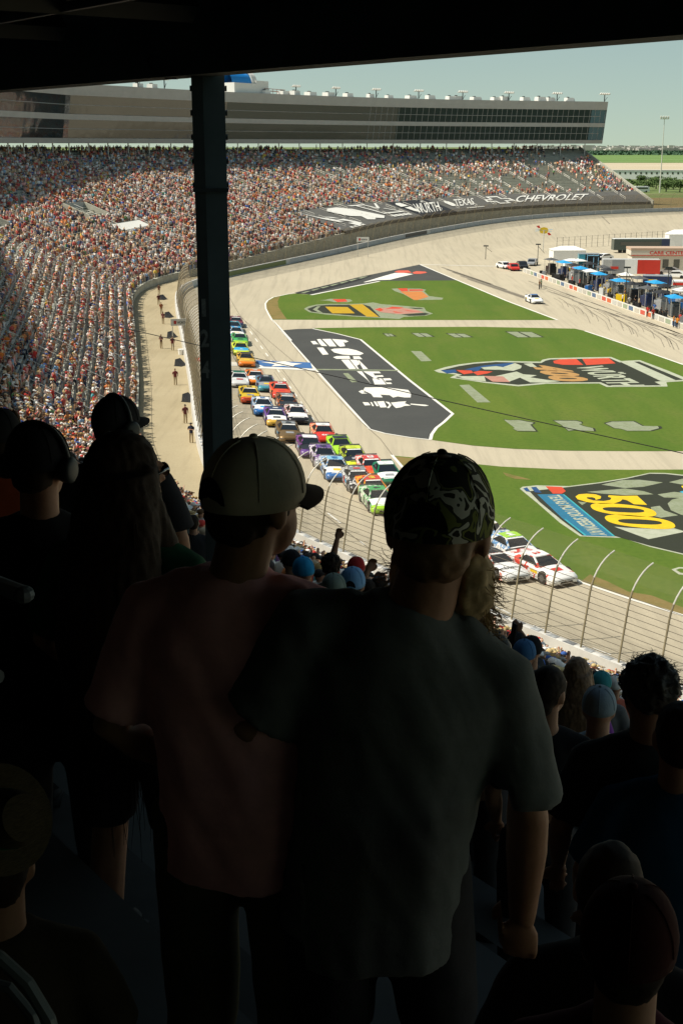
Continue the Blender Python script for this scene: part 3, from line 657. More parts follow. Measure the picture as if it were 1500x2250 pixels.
# entrance portals let into the seating
def portal(px, py, w, l):
    q = on_seats(px, py)
    if not q: return
    s, o = q
    z0 = seat_z(s, o)
    zt = seat_z(s, o + l)
    ws = w / 2
    for sg in (-1, 1):      # side walls rising from the seats
        a = s + sg * ws; mb = MB()
        mb.add([P3(a, o - .5, z0 - .6), P3(a, o + l, z0 - .6), P3(a, o + l, zt + 1.2), P3(a, o + .2, z0 + 1.3),
                P3(a + sg * .3, o - .5, z0 - .6), P3(a + sg * .3, o + l, z0 - .6), P3(a + sg * .3, o + l, zt + 1.2), P3(a + sg * .3, o + .2, z0 + 1.3)],
               [(0, 1, 2, 3), (7, 6, 5, 4), (3, 2, 6, 7), (0, 3, 7, 4), (1, 5, 6, 2)])
        f = sp(mb.build('portal_wall', M_CONC))
    mb = MB(); mb.add([P3(s - ws, o + l, zt + 1.2), P3(s + ws, o + l, zt + 1.2), P3(s + ws, o + l, zt - .6), P3(s - ws, o + l, zt - .6)], [(0, 1, 2, 3)])
    mb.add([P3(s - ws, o + l - .1, zt - .6), P3(s + ws, o + l - .1, zt - .6), P3(s + ws, o + l - .1, z0 - .4), P3(s - ws, o + l - .1, z0 - .4)], [(0, 1, 2, 3)], 1)  # black sheet painted in for the shade inside the passage
    mb.add([P3(s - ws, o, z0 + .5), P3(s + ws, o, z0 + .5), P3(s + ws, o + l, z0 + .55), P3(s - ws, o + l, z0 + .55)], [(0, 1, 2, 3)])
    mb.build('portal', [M_FASCIA, M_BLACK], f)
    PORTALS.append((s, o, w, l))
PORTALS = []
portal(222, 486, 6.5, 6); portal(8, 508, 6, 5)
q = on_seats(292, 502); PLAT = q
if q:
    s, o = q; mb = MB()
    mb.add([P3(s - 5, o - 1, None, .5), P3(s + 5, o - 1, None, .5), P3(s + 5, o + 1.6, None, .6), P3(s - 5, o + 1.6, None, .6)], [(0, 1, 2, 3)])
    mb.add([P3(s - 5, o - 1, None, -.4), P3(s + 5, o - 1, None, -.4), P3(s + 5, o - 1, None, .5), P3(s - 5, o - 1, None, .5)], [(0, 1, 2, 3)])
    sp(mb.build('platform', M_SIGNW))

# tarpaulins over the lowest rows in the turn
TA, TB = on_seats(764, 528), on_seats(1431, 449)
s_a = TA[0] if TA else S_T2 - 30
s_b = S_END - .5
print('tarps from', s_a, s_b, 'T2', S_T2, 'END', S_END, 'CAM', S_CAM)
def tarp_o(s): return float(np.interp(s, [s_a, s_a + 25, S_T2 + 20, s_b], [18.5, 18.5, 16.0, 12.5]))
def tarp(name, label, sa, sb, m, lift=.5):
    def row(s):
        w = w_front(s) - .15; t = tarp_o(s)
        return [P3(s, w, seat_z(s, w + .3) - .35)] + [P3(s, w + (t - w) * k / 8, seat_z(s, max(w + (t - w) * k / 8, w_front(s))) + lift + .05 * math.sin(s * 1.3 + k)) for k in range(9)] + [P3(s, t + .03, seat_z(s, t) - .1)]
    o = sweep(row, sa, sb, 1.0, name, m, smooth=False, flip=True)
    return o
def s_at(px, py):
    q = on_seats(px, py); return q[0] if q else None
s_w0, s_w1 = s_at(880, 462), s_at(985, 462)
print('wurth', s_w0, s_w1, [on_seats(*p) for p in ((688, 480), (745, 488), (820, 480), (880, 462), (985, 462), (1055, 455), (1085, 452), (1290, 445))])
t1 = tarp('seat_tarpaulin', '', s_a, s_w0, M_TARP); tag(t1, 'grey tarpaulin with white drawings over the lowest seats, left of the black one', 'tarpaulin', 'advertising covers over empty seats')
t2 = tarp('seat_tarpaulin', '', s_w0, s_w1, M_TARPB); tag(t2, 'black tarpaulin reading WÜRTH in white over the lowest seats', 'tarpaulin', 'advertising covers over empty seats')
t3 = tarp('seat_tarpaulin', '', s_w1, s_b, M_TARP); tag(t3, 'long grey tarpaulin reading TEXAS and CHEVROLET over the lowest seats of the turn', 'tarpaulin', 'advertising covers over empty seats')
def tarp_xy(u, v, sa, sb, va, vb, sh=0.0):
    k = va + (vb - va) * v; s = sa + (sb - sa) * u + sh * (k - .5); w = w_front(s); t = tarp_o(s); o = w + (t - w) * k
    return P3(s, o, seat_z(s, o) + .68)
def tarp_text(par, txt, sa, sb, va, vb, weight=.02, name='lettering', sh=11.0):
    V, F, _ = text_verts(txt, weight); mb = MB(); mb.add([tarp_xy(u, v, sa, sb, va, vb, sh) for u, v in V], F); return mb.build(name, M_SIGNW, par)
def tarp_poly(par, polys, sa, sb, va, vb, name='drawing', m=None):
    mb = MB()
    for p in polys: mb.poly([tarp_xy(u, v, sa, sb, va, vb) for u, v in p])
    return mb.build(name, m or M_SIGNW, par)
tarp_poly(t1, [[(.04, .95), (.10, .62), (.16, .5), (.2, .3), (.14, .34), (.09, .55)], [(.18, .42), (.26, .40), (.32, .12), (.28, .10), (.24, .3)], [(.2, .22), (.26, .2), (.3, .05), (.22, .08)], [(.15, .62), (.2, .56), (.24, .44), (.19, .5)]], s_a, s_w0, 0, 1, 'signature')
tarp_poly(t1, [[(.30, .80), (.36, .90), (.46, .88), (.55, .70), (.62, .40), (.66, .22), (.6, .12), (.54, .20), (.5, .14), (.44, .2), (.46, .36), (.38, .45), (.33, .62)]], s_a, s_w0, 0, 1)
tarp_poly(t1, [[(.58, .88), (.72, .88), (.725, .83), (.60, .83)], [(.64, .83), (.66, .83), (.72, .34), (.70, .34)], [(.72, .88), (.74, .88), (.79, .60), (.77, .60)], [(.78, .66), (.86, .92), (.88, .92), (.80, .62)], [(.82, .6), (.84, .6), (.94, .32), (.92, .32)], [(.70, .36), (.93, .36), (.93, .31), (.70, .31)]], s_a, s_w0, 0, 1, 'numeral')
tarp_poly(t1, [[(.72 + i * .045, .22), (.755 + i * .045, .22), (.76 + i * .045, .12), (.725 + i * .045, .12)] for i in range(5)], s_a, s_w0, 0, 1, 'lettering')
tarp_poly(t1, [[(.12 + i * .05, -.0 + .02), (.155 + i * .05, .02), (.15 + i * .05, .08), (.12 + i * .05, .08)] for i in range(4)], s_a, s_w0, 0, 1, 'lettering')
L = s_w1 - s_w0
tarp_poly(t2, [[(.04, .60), (.24, .64), (.235, .86), (.12, .86), (.05, .76)], [(.07, .54), (.24, .58), (.22, .3), (.16, .18), (.09, .3)]], s_w0, s_w1, 0, 1, 'logo_mark')
tarp_text(t2, 'WÜRTH', s_w0 + L * .28, s_w0 + L * .93, .12, .86, .012, sh=13)
tarp_poly(t3, [[(0, .3), (.02, .2), (.4, .2), (.8, .3), (1, .5), (.95, .72), (.6, .82), (.3, .75), (.05, .6)]], s_w1 + 3.0, s_w1 + 6.0, .2, .85, 'logo_mark')
tarp_text(t3, 'TEXAS', s_w1 + 6.4, s_w1 + 15, .30, .78, .012)
tarp_poly(t3, [[(0, 0), (1, 0), (1, .5), (0, .5)]], s_w1 + 6.8, s_w1 + 15, .10, .2, 'lettering')
def bow(k): return [(.0 + .5 * (1 - k), .35 + .15 * (1 - k)), (.3, .35 + .1 * (1 - k)), (.3, .1 + .12 * (1 - k)), (.72, .1 + .12 * (1 - k)), (.72, .35 + .1 * (1 - k)), (1 - .12 * (1 - k), .35 + .1 * (1 - k)), (1.0 - .2 * (1 - k), .62 - .08 * (1 - k)), (.7, .62 - .08 * (1 - k)), (.7, .88 - .12 * (1 - k)), (.28, .88 - .12 * (1 - k)), (.28, .62 - .08 * (1 - k)), (.08, .62)]
bowl = []
for a_, b_ in ((.0, .3), ): pass
outer_b = [(0, .36), (.3, .36), (.3, .12), (.7, .12), (.7, .36), (1, .36), (.92, .62), (.7, .62), (.7, .88), (.3, .88), (.3, .62), (.08, .62)]
inner_b = [(.1, .42), (.36, .42), (.36, .22), (.64, .22), (.64, .42), (.9, .42), (.86, .56), (.64, .56), (.64, .78), (.36, .78), (.36, .56), (.13, .56)]
quads = [[outer_b[i], outer_b[(i + 1) % 12], inner_b[(i + 1) % 12], inner_b[i]] for i in range(12)]
tarp_poly(t3, quads, 486.5, 498, .12, .92, 'logo_mark')
tarp_text(t3, 'CHEVROLET', 499, 526, .26, .78, .015)

# ------------------------------------------------------------------ suite building along the top of the bowl
S_SUITE = S_END + 3.5
suite = tag(empty('suite_building', P3(S_MID, osu(S_MID), Z_TOP)), 'long curved two storey glass fronted suite building on columns above the packed grandstand', 'building')
bpy.context.view_layer.update()
def su(o): o.parent = suite; o.matrix_parent_inverse = Matrix.Translation(-Vector(suite.location)); return o
ZB = 25.35
LEAN = 0.16
def fac(s, z, push=0.0):  # face leans out towards the track
    return P3(s, osu(s) - (z - ZB) * LEAN - push, z)
ZR = ZB + 13.3
def s_face(px, o=1.0):
    best = min(np.arange(S_MID - 40, S_SUITE + 2, .5), key=lambda s: abs(project(*P3(s, osu(s) + o, ZR))[0] - px)); return float(best)
def bands(z0, z1, push, dep):
    return lambda s: [P3(s, osu(s) + dep, z0), fac(s, z0, push), fac(s, z1, push), P3(s, osu(s) + dep, z1)]
M_GLASS = bpy.data.materials.new('dark reflecting glass'); M_GLASS.use_nodes = True
_b = M_GLASS.node_tree.nodes['Principled BSDF']; _b.inputs['Base Color'].default_value = (.012, .022, .022, 1); _b.inputs['Roughness'].default_value = .06; _b.inputs['Specular IOR Level'].default_value = 1.0; _b.inputs['IOR'].default_value = 1.55
_n = M_GLASS.node_tree.nodes.new('ShaderNodeTexNoise'); _n.inputs['Scale'].default_value = .16; _g = M_GLASS.node_tree.nodes.new('ShaderNodeNewGeometry')
_p = M_GLASS.node_tree.nodes.new('ShaderNodeBump'); _p.inputs['Strength'].default_value = .25; _p.inputs['Distance'].default_value = .3
M_GLASS.node_tree.links.new(_g.outputs['Position'], _n.inputs['Vector']); M_GLASS.node_tree.links.new(_n.outputs[0], _p.inputs['Height']); M_GLASS.node_tree.links.new(_p.outputs[0], _b.inputs['Normal'])
M_GLASSR = M_GLASS.copy(); M_GLASSR.name = 'dark green glass'; _b2 = M_GLASSR.node_tree.nodes['Principled BSDF']; _b2.inputs['Base Color'].default_value = (.012, .034, .032, 1); _b2.inputs['IOR'].default_value = 1.27; _b2.inputs['Specular IOR Level'].default_value = .45  # greener, less reflective copy for the right stretch of windows
M_GLASSM = M_GLASSR.copy(); M_GLASSM.name = 'grey green reflecting glass'; M_GLASSM.node_tree.nodes['Principled BSDF'].inputs['IOR'].default_value = 1.42; M_GLASSM.node_tree.nodes['Principled BSDF'].inputs['Specular IOR Level'].default_value = .7
M_BLUEREFL = mat('glass with blue reflection', (.006, .10, .14), rough=.1, var=.05, spec=.6)  # blue reflections at the end of the suites, put into the glass colour
def zbot(s): return ZB + float(np.interp(s, [0, S_KINK + 15, S_MID], [.18, .18, 0]))
su(sweep(lambda s: [P3(s, osu(s) + 13.5, zbot(s) + .5), P3(s, osu(s) + .3, zbot(s) + .5), P3(s, osu(s) + .12, zbot(s) + .44), P3(s, osu(s) + .12, zbot(s)), fac(s, zbot(s), .12), fac(s, ZB + 1.15, .25), P3(s, osu(s) + 13.5, ZB + 1.15)], S0, S_SUITE, 2, 'floor_band', [M_FASCIA, M_DECK, M_BEAM], mis=[1, 1, 2, 1, 0, 0], flip=True))  # beam underside takes the dark decking colour to subdue bounced light
su(sweep(bands(ZB + 5.3, ZB + 6.55, .25, 13.5), S0, S_SUITE, 2, 'floor_band', M_FASCIA, flip=True))
su(sweep(bands(ZB + 10.7, ZB + 13.3, .3, 13.5), S0, S_SUITE, 2, 'roof_fascia', M_FASCIA, flip=True))
for z0, z1 in ((ZB + 1.15, ZB + 5.3), (ZB + 6.55, ZB + 10.7)):
    sg_ = s_face(860); sm_ = s_face(480)
    su(sweep(lambda s, a=z0, b=z1: [fac(s, a), fac(s, b)], S0, sm_, 2, 'window_band', M_GLASS, flip=True)); su(sweep(lambda s, a=z0, b=z1: [fac(s, a), fac(s, b)], sm_, sg_, 2, 'window_band', M_GLASSM, flip=True))
    wb = su(sweep(lambda s, a=z0, b=z1: [fac(s, a), fac(s, b)], sg_, S_SUITE - 4.5, 2, 'window_band', M_GLASSR, flip=True))
    su(sweep(lambda s, a=z0, b=z1: [fac(s, a), fac(s, b)], S_SUITE - 4.5, S_SUITE, 1, 'corner_window', M_BLUEREFL, flip=True))
    mb = MB()
    for s in np.arange(s_face(800), S_SUITE, 1.55):
        mb.tube([fac(s, z0, .04), fac(s, z1, .04)], .06, 4, cap=False)
    zm = (z0 + z1) / 2
    mb.tube([fac(s, zm, .05) for s in np.arange(S_MID - 60, S_SUITE, 2)], .07, 4)
    mb.build('mullion', M_FASCIA, wb)
mb = MB()    # end wall
mb.add([fac(S_SUITE, ZB, .25), P3(S_SUITE, osu(S_SUITE) + 13.5, ZB), P3(S_SUITE, osu(S_SUITE) + 13.5, ZB + 13.3), fac(S_SUITE, ZB + 13.3, .3)], [(0, 1, 2, 3)])
mb.add([fac(S0, ZB, .25), P3(S0, osu(S0) + 13.5, ZB), P3(S0, osu(S0) + 13.5, ZB + 13.3), fac(S0, ZB + 13.3, .3)], [(0, 1, 2, 3)])
su(mb.build('end_wall', M_FASCIA))
su(sweep(lambda s: [P3(s, osu(s) + 13.4, ZB), P3(s, osu(s) + 13.4, ZB + 13.3)], S0, S_SUITE, 4, 'rear_wall', M_FASCIA))
ncol = 0
for s in np.arange(S_KINK + 20, S_SUITE + 1, 7.0):
    mb = MB(); o_ = osu(s) + 1.2
    mb.tube([P3(s, o_, seat_z(s, o_) - .2), P3(s, o_, ZB)], .16, 6)
    su(mb.build('column', M_RAIL))
# things standing on the roof
def make_rack():
    r = tag(empty('floodlight_rack'), 'x', 'floodlight', 'floodlight racks on the suite roof')
    mb = MB(); mb.tube([(0, 0, 0), (0, 0, 2.3)], .16, 6); mb.tube([(0, 0, 0.2), (1.2, 0, 1.5)], .08, 5); mb.build('mast', M_STEEL, r)
    mb = MB(); mb.box((0, 0, 2.35), (4.6, .35, .14)); mb.box((0, .5, 2.3), (4.2, .12, .12))
    mb.build('crossbar', M_RAIL, r)
    for k in range(5):
        mb = MB(); mb.box((-1.8 + k * .9, -.25, 2.62), (.6, .45, .42), rx=.5, taper=.75); mb.build('lamp', M_SIGNW, r)
    return r
def make_unit():
    r = tag(empty('roof_unit'), 'x', 'air conditioner', 'white ventilation units on the suite roof')
    mb = MB(); mb.box((0, 0, .55), (2.6, 1.8, 1.1), taper=.96); mb.build('housing', M_SIGNW, r)
    mb = MB(); mb.box((1.6, 0, .5), (.7, 1.0, .8), rx=0, taper=.6); mb.build('intake_hood', M_SIGNW, r)
    mb = MB(); mb.tube([(-.5, 0, 1.1), (-.5, 0, 1.35)], .45, 10); mb.build('fan', M_STEEL, r)
    return r
rack0, unit0 = make_rack(), make_unit()

ords = ['first', 'second', 'third', 'fourth', 'fifth', 'sixth', 'seventh', 'eighth', 'ninth', 'tenth', 'eleventh', 'twelfth']
racks = [(310, 0), (365, 0), (655, 0), (740, 0), (830, 0), (920, 0), (1020, 0), (1120, 0), (1224, 0), (1326, 0)]
for i, (px, _) in enumerate(racks):
    s = s_face(px, 0); r = rack0 if i == 0 else copy_tree(rack0)
    n = fr(s)[1]; r.location = P3(s, osu(s) - .2 if i == len(racks) - 1 else osu(s) + .6, ZR); r.rotation_euler = (0, 0, math.atan2(n[1], n[0]) - math.pi / 2 + .15)
    r['label'] = ('floodlight rack left of the dark column, ' + ('nearer' if i == 0 else 'farther') + ' of the two') if i < 2 else ('floodlight rack at the far right corner of the suite roof' if i == len(racks) - 1 else 'floodlight rack on the suite roof, %s to the right of the dark column' % ords[i - 2])
units = [(300, 3), (330, 2), (545, 4), (580, 3), (620, 4), (645, 2), (680, 4), (720, 3), (760, 4), (810, 3), (850, 4), (900, 3), (942, 4), (985, 3), (1000, 4), (1042, 3), (1085, 4), (1105, 3), (1148, 4), (1185, 3), (1205, 4), (1248, 3)]
for i, (px, oo) in enumerate(units):
    s = s_face(px, oo - 1); u = unit0 if i == 0 else copy_tree(unit0); n = fr(s)[1]
    u.location = P3(s, osu(s) + oo - 1.5, ZR); u.rotation_euler = (0, 0, math.atan2(n[1], n[0]) - math.pi / 2)
    k = .8 + .5 * rnd.random(); u.scale = (k, k, .9 + .4 * rnd.random())
    u['label'] = 'white box shaped ventilation unit standing among floodlights on the suite roof'
# pavilion with a blue barrel roof
s = s_face(532, 3)
pv = tag(empty('rooftop_pavilion', P3(s, osu(s) + 4, ZR)), 'white rooftop pavilion with a blue barrel roof and white arch, right of the dark column', 'pavilion')
n = fr(s)[1]; pv.rotation_euler = (0, 0, math.atan2(n[1], n[0]) - math.pi / 2)
mb = MB(); mb.box((2.0, 0, 1.35), (16, 6, 2.7)); mb.box((7, -1, 3.1), (6, 4, .9)); mb.build('wall', M_SIGNW, pv)
mb = MB(); N = 14
for x0, x1 in ((-6, 3.0),):
    rg = [[(x, 2.2 * math.cos(math.pi * k / N), 2.7 + 2.7 * math.sin(math.pi * k / N)) for k in range(N + 1)] for x in (x0, x1)]; mb.loft(rg, closed=False)
mb.build('barrel_roof', paint('pavilion blue', (.0, .22, .62), .5), pv)
mb = MB(); rg = [[(x, 2.35 * r_ * math.cos(math.pi * k / N), 2.7 + 2.9 * r_ * math.sin(math.pi * k / N)) for k in range(N + 1)] for x, r_ in ((3.0, 1.0), (3.0, 1.08), (5.2, 1.08), (5.2, .75))]; mb.loft(rg, closed=False)
mb.build('arch', M_SIGNW, pv)
mb = MB(); mb.tube([(8, -3.05, 1.0), (18, -3.05, .9)], .12, 4); mb.tube([(8, -3.05, 1.6), (18, -3.05, 1.5)], .08, 4)
for k in range(6): mb.tube([(8 + 2 * k, -3.05, 0), (8 + 2 * k, -3.05, 1.6)], .08, 4)
mb.build('railing', paint('rust rail', (.35, .2, .15), .6), pv)

# ------------------------------------------------------------------ outer wall and catch fence
def wall_sec(s):
    p, n = fr(s); z = p[2]
    return [P3(s, -.02, z - .3), P3(s, 0.0, z + 1.08), P3(s, .45, z + 1.08), P3(s, .5, z - .3)]
wall_o = sweep(wall_sec, 0, NS - 2, 2, 'barrier_wall', M_WALLW, smooth=False, flip=True)
tag(wall_o, 'long white concrete barrier wall round the outside of the race track', 'wall')
def wallface(name, sa, sb, m, z0=.12, z1=.98, off=-.06):
    return sweep(lambda s: [P3(s, off, fr(s)[0][2] + z0), P3(s, off, fr(s)[0][2] + z1)], sa, sb, 1, name, m, wall_o, flip=True)
wallface('sponsor_strip', s_face(503, 0) if False else S_T1 - 3, S_T1 + 26, paint('olive board', (.16, .19, .06), .6))
wallface('sponsor_strip', S_T1 + 92, S_T1 + 104, paint('dark board', (.10, .09, .08), .6))
for k in range(8): wallface('padding', S_T1 + 28 + k * 8, S_T1 + 35.6 + k * 8, mat('grey barrier padding', (.40, .42, .43), var=.12, scale=.8), off=-.10)
for k in range(22): wallface('padding', S_T1 + 106 + k * 6.5, S_T1 + 112 + k * 6.5, mat('grey barrier padding', (.40, .42, .43)), off=-.10)
mb = MB()
for i, ch in enumerate('BLUEBONNET'[:0]): pass
# stickers on top of the near wall
mb = MB(); mb2 = MB()
for k, s in enumerate(np.arange(S_CAM - 20, S_KINK + 6, 1.15)):
    z = fr(s)[0][2] + 1.1
    q = [P3(s, .06, z), P3(s + .75 * rnd.uniform(.5, 1), .06, z), P3(s + .75 * rnd.uniform(.5, 1), .40, z), P3(s, .40, z)]
    (mb if k % 3 else mb2).add(q, [(0, 1, 2, 3)])
mb.build('sticker', mat('grey sticker', (.34, .36, .37), var=.4, scale=3), wall_o); mb2.build('sticker', mat('dark sticker', (.16, .17, .18), var=.5, scale=4), wall_o)
fence = tag(empty('catch_fence', P3(S_CAM, .25, 1.9)), 'tall wire catch fence with posts curving over the race track', 'fence')
FI = Matrix.Translation(-Vector(fence.location))
def fe(o): o.parent = fence; o.matrix_parent_inverse = FI; return o
def post_pts(s):
    p, n = fr(s); z = p[2] + 1.05; out = []
    for k in range(4): out.append(P3(s, .25 - .45 * k / 3, z + 2.75 * k / 3))
    for k in range(1, 8):
        a = R(9) + R(66) * k / 7; r_ = 2.15
        out.append(P3(s, .25 - .45 - r_ * (math.cos(R(9)) - math.cos(a)), z + 2.75 + r_ * (math.sin(a) - math.sin(R(9)))))
    return out
posts = [s for s in np.arange(S_CAM - 60, NS - 4, 2.34)]
for s in posts[:88]:
    mb = MB(); P_ = post_pts(s); mb.tube(P_[:6], .05, 6)
    o = fe(mb.build('post', M_POST)); mb = MB(); mb.tube(P_[5:], .04, 6); mb.build('post_arm', M_RAIL, o)
mb = MB()
for s in posts[88::2]: mb.tube(post_pts(s), .045, 4)
o = fe(mb.build('post', M_POST)); o['kind'] = 'stuff'
for k in range(11):
    f = k / 10
    def cpt(s):
        z = fr(s)[0][2] + 1.05 + .15 + 2.95 * f; return P3(s, .25 - .45 * (z - fr(s)[0][2] - 1.05) / 2.75 - .09, z)
    mb = MB(); mb.tube([cpt(s) for s in np.arange(S_CAM - 60, NS - 4, 2.34)], .016, 4, cap=False); fe(mb.build('cable', M_WIRE))
def mesh_row(s):
    P_ = post_pts(s); return [P_[0], P_[3], P_[6], P_[8], P_[10]]
fe(sweep(mesh_row, S_CAM - 60, S_KINK + 12, 2.34, 'chain_link', M_MESH))
fe(sweep(mesh_row, S_KINK + 12, NS - 5, 2.34, 'chain_link', M_MESHD))

# boards hanging on the fence
def board(name, px, py, wpx, hpx, s, o, label, txt):
    zc = None
    # height where the sight line passes abreast of this place
    d = ray(px, py); p = P3(s, o, 0); t = (p[0] * d[0] + p[1] * d[1]) / (d[0] ** 2 + d[1] ** 2)
    x, y, z = d[0] * t, d[1] * t, EYE + d[2] * t; dep = t
    wm, hm = wpx * dep / FPX, hpx * dep / FPX
    b = tag(empty(name, (x, y, z)), label, 'sign'); b.rotation_euler = (0, 0, math.atan2(d[1], d[0]) - math.pi / 2)
    mb = MB(); mb.box((0, 0, 0), (wm, .08, hm)); mb.build('panel', M_SIGNW, b)
    mb = MB(); V, F, a_ = text_verts(txt, .02)
    mb.add([(wm * (-.16 + .5 * u), -.05, hm * (-.22 + .42 * v)) for u, v in V], F); mb.build('lettering', M_BLACK, b)
    mb = MB(); mb.add([(wm * -.34, -.05, hm * -.25), (wm * -.2, -.05, hm * -.25), (wm * -.2, -.05, hm * .25), (wm * -.34, -.05, hm * .25)], [(0, 1, 2, 3)]); mb.build('logo_mark', paint('sign red', (.5, .04, .03), .6), b)
    zg = ground_z(x, y)
    for sx in (-.42, .42):
        mb = MB(); mb.tube([(sx * wm, .1, -hm / 2), (sx * wm, .1, zg - z)], .06, 5); mb.build('leg', M_RAIL, b)
    return b
sb_ = near_s(*at_z(397, 760, .8)[:2])
board('sponsor_board', 396, 708, 41, 15, sb_, 1.5, 'white sponsor board reading WÜRTH above the walkway left of the dark column', 'WÜRTH')
sb_ = near_s(*at_z(800, 560, 1.8)[:2])
board('sponsor_board', 797, 526, 27, 10, sb_, 1.2, 'small white sponsor board on the fence below the grey tarpaulin', 'WÜRTH')

# ------------------------------------------------------------------ far country at the right
def far_strip(name, y0, y1, x0, x1, m, ztop, kind='structure', zb=-.45):
    """low flat area between two lines of sight, standing up to ztop"""
    a, b = at_z(x0, y0, zb), at_z(x1, y0, zb); c, d = at_z(x1, y1, zb), at_z(x0, y1, zb)
    mb = MB(); mb.add([b, a, d, c], [(0, 1, 2, 3)]); o = mb.build(name, m); o['kind'] = kind; return o
M_FIELD = ground_mat('green meadow', (0.13, 0.22, 0.06), [(0.004, (.5, 2), (0.18, 0.27, 0.09), 0.4, 0.6, 0.9), (0.03, (.5, 1), (0.07, 0.14, 0.045), 0.5, 0.7, 0.7)])
M_LOT = ground_mat('pale gravel lot', (0.47, 0.40, 0.28), [(0.01, (.4, 2), (0.58, 0.52, 0.40), 0.45, 0.65, 0.8)])
far_strip('meadow', 357, 333, 900, 2300, M_FIELD, 0)
far_strip('gravel_lot', 374, 358, 1100, 2300, M_LOT, 0)
far_strip('gravel_lot', 392, 384, 1100, 2300, M_LOT, 0, zb=-.4)
def leafy(mb, c, r, n, size, mi=0):
    for _ in range(n):
        a, b_ = rnd.uniform(0, 6.283), math.acos(rnd.uniform(-.5, 1)); k = rnd.uniform(.55, 1.0)
        p = Vector((c[0] + r[0] * k * math.sin(b_) * math.cos(a), c[1] + r[1] * k * math.sin(b_) * math.sin(a), c[2] + r[2] * k * math.cos(b_)))
        u = Vector((rnd.gauss(0, 1), rnd.gauss(0, 1), rnd.gauss(0, 1))).normalized(); w = u.orthogonal().normalized(); s_ = size * rnd.uniform(.5, 1.3)
        mb.add([p - u * s_, p + w * s_ * .7, p + u * s_, p - w * s_ * .7], [(0, 1, 2, 3)], mi)
M_LEAF = mat('tree leaves', (.045, .085, .022), var=.55, scale=.35, rough=.9, col2=(.07, .115, .03))
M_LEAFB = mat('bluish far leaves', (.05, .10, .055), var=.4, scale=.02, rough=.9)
M_BARK = mat('tree bark', (.09, .07, .05), var=.2)
# distant woods and town: masses nobody could count
mb = MB()
for _ in range(520):
    px = rnd.uniform(1000, 1900); py = rnd.uniform(334, 341); x, y, z = at_z(px, py, -.4); leafy(mb, (x, y, 0), (26, 26, 4.5), 26, 6)
tag(mb.build('distant_wood', M_LEAFB), 'dark green band of distant woodland below the horizon', 'woodland', kind='stuff')
mb = MB()
M_TOWN = mat('distant pale buildings', (.36, .35, .33), var=.25, scale=.004, rough=.9, col2=(.5, .48, .44))
for _ in range(900):
    px = rnd.uniform(1150, 1750); py = rnd.uniform(321.5, 332); x, y, z = at_z(px, py, -.4); w_ = rnd.uniform(10, 60); mb.box((x, y, rnd.uniform(2, 6)), (w_, w_, rnd.uniform(6, 18) * (2.2 if rnd.random() < .06 else 1)))
tag(mb.build('distant_town', M_TOWN), 'pale hazy town stretched along the horizon', 'town', kind='stuff')
# trees beyond the end of the stand
def tree(px, py, h, wd, label):
    x, y, z = at_z(px, py, -.4); t = tag(empty('tree', (x, y, -.45)), label, 'tree', 'trees beyond the end of the grandstand')
    mb = MB(); mb.tube([(0, 0, 0), (.1, 0, h * .4), (0, .1, h * .75)], [.35, .25, .12], 6); mb.build('trunk', M_BARK, t)
    mb = MB()
    for k in range(7): leafy(mb, (rnd.uniform(-.32, .32) * wd, rnd.uniform(-.3, .3) * wd, h * rnd.uniform(.35, .72)), (wd * .3, wd * .3, h * .3), 70, .55)
    mb.build('crown', M_LEAF, t)
tl = [(1376, 408, 4.5, 9), (1398, 412, 5.0, 10), (1424, 419, 6.2, 11), (1440, 415, 8.5, 12), (1462, 421, 6.8, 10), (1478, 416, 8.8, 12), (1492, 422, 7.0, 10), (1512, 419, 8.0, 12), (1413, 404, 6.0, 10)]
tn = ['smallest dark bush, nearest the stand end', 'dark bush behind the white bus, left one', 'dark round tree right of the white bus', 'taller tree left of the light tower', 'low tree right of the light tower base', 'tall tree between light tower and right edge', 'low tree near the right edge', 'tree cut off by the right edge', 'tree in front of the long white building']
for (px, py, h, wd), lb in zip(tl, tn): tree(px, py, h, wd, lb)
# long white building
a = at_z(1316, 393, -.45); b = at_z(1493, 394, -.45); cx, cy_ = (a[0] + b[0]) / 2, (a[1] + b[1]) / 2; Lb = b[0] - a[0] + 40
wb = tag(empty('long_building', (cx + 10, cy_, -.45), R(-6)), 'long low white building with a row of small dark windows behind the trees', 'building')
mb = MB(); mb.box((0, 0, 3.2), (Lb, 16, 6.4)); mb.build('wall', mat('white siding', (.86, .85, .82), var=.04), wb)
mb = MB(); mb.box((0, 0, 6.6), (Lb + .6, 16.6, .4)); mb.build('roof', M_FASCIA, wb)
for k in range(24):
    mb = MB(); mb.box((-Lb / 2 + 4 + k * (Lb - 8) / 23, -8.03, 4.6), (1.3, .1, 1.5)); mb.build('window', M_GLASS, wb)
# light tower
x, y, z = at_z(1448, 421, 0.2); dep = project(x, y, z)[2]; hh = (421 - 265) * dep / FPX
lt = tag(empty('light_tower', (x, y, -.4)), 'tall slim light tower with a bank of lamps beside the trees at right', 'light tower')
mb = MB(); mb.tube([(0, 0, 0), (.0, 0, hh)], [.38, .16], 8); mb.build('mast', M_RAIL, lt)
mb = MB(); mb.box((0, 0, hh - .3), (4.6, .3, .2)); mb.box((0, 0, hh + .5), (4.6, .3, .2)); mb.build('crossbar', M_RAIL, lt)
for k in range(8):
    mb = MB(); mb.box((-2 + (k % 4) * 1.33, -.3, hh + .1 + (k // 4) * .8), (.8, .5, .6), rx=.4); mb.build('lamp', M_SIGNW, lt)
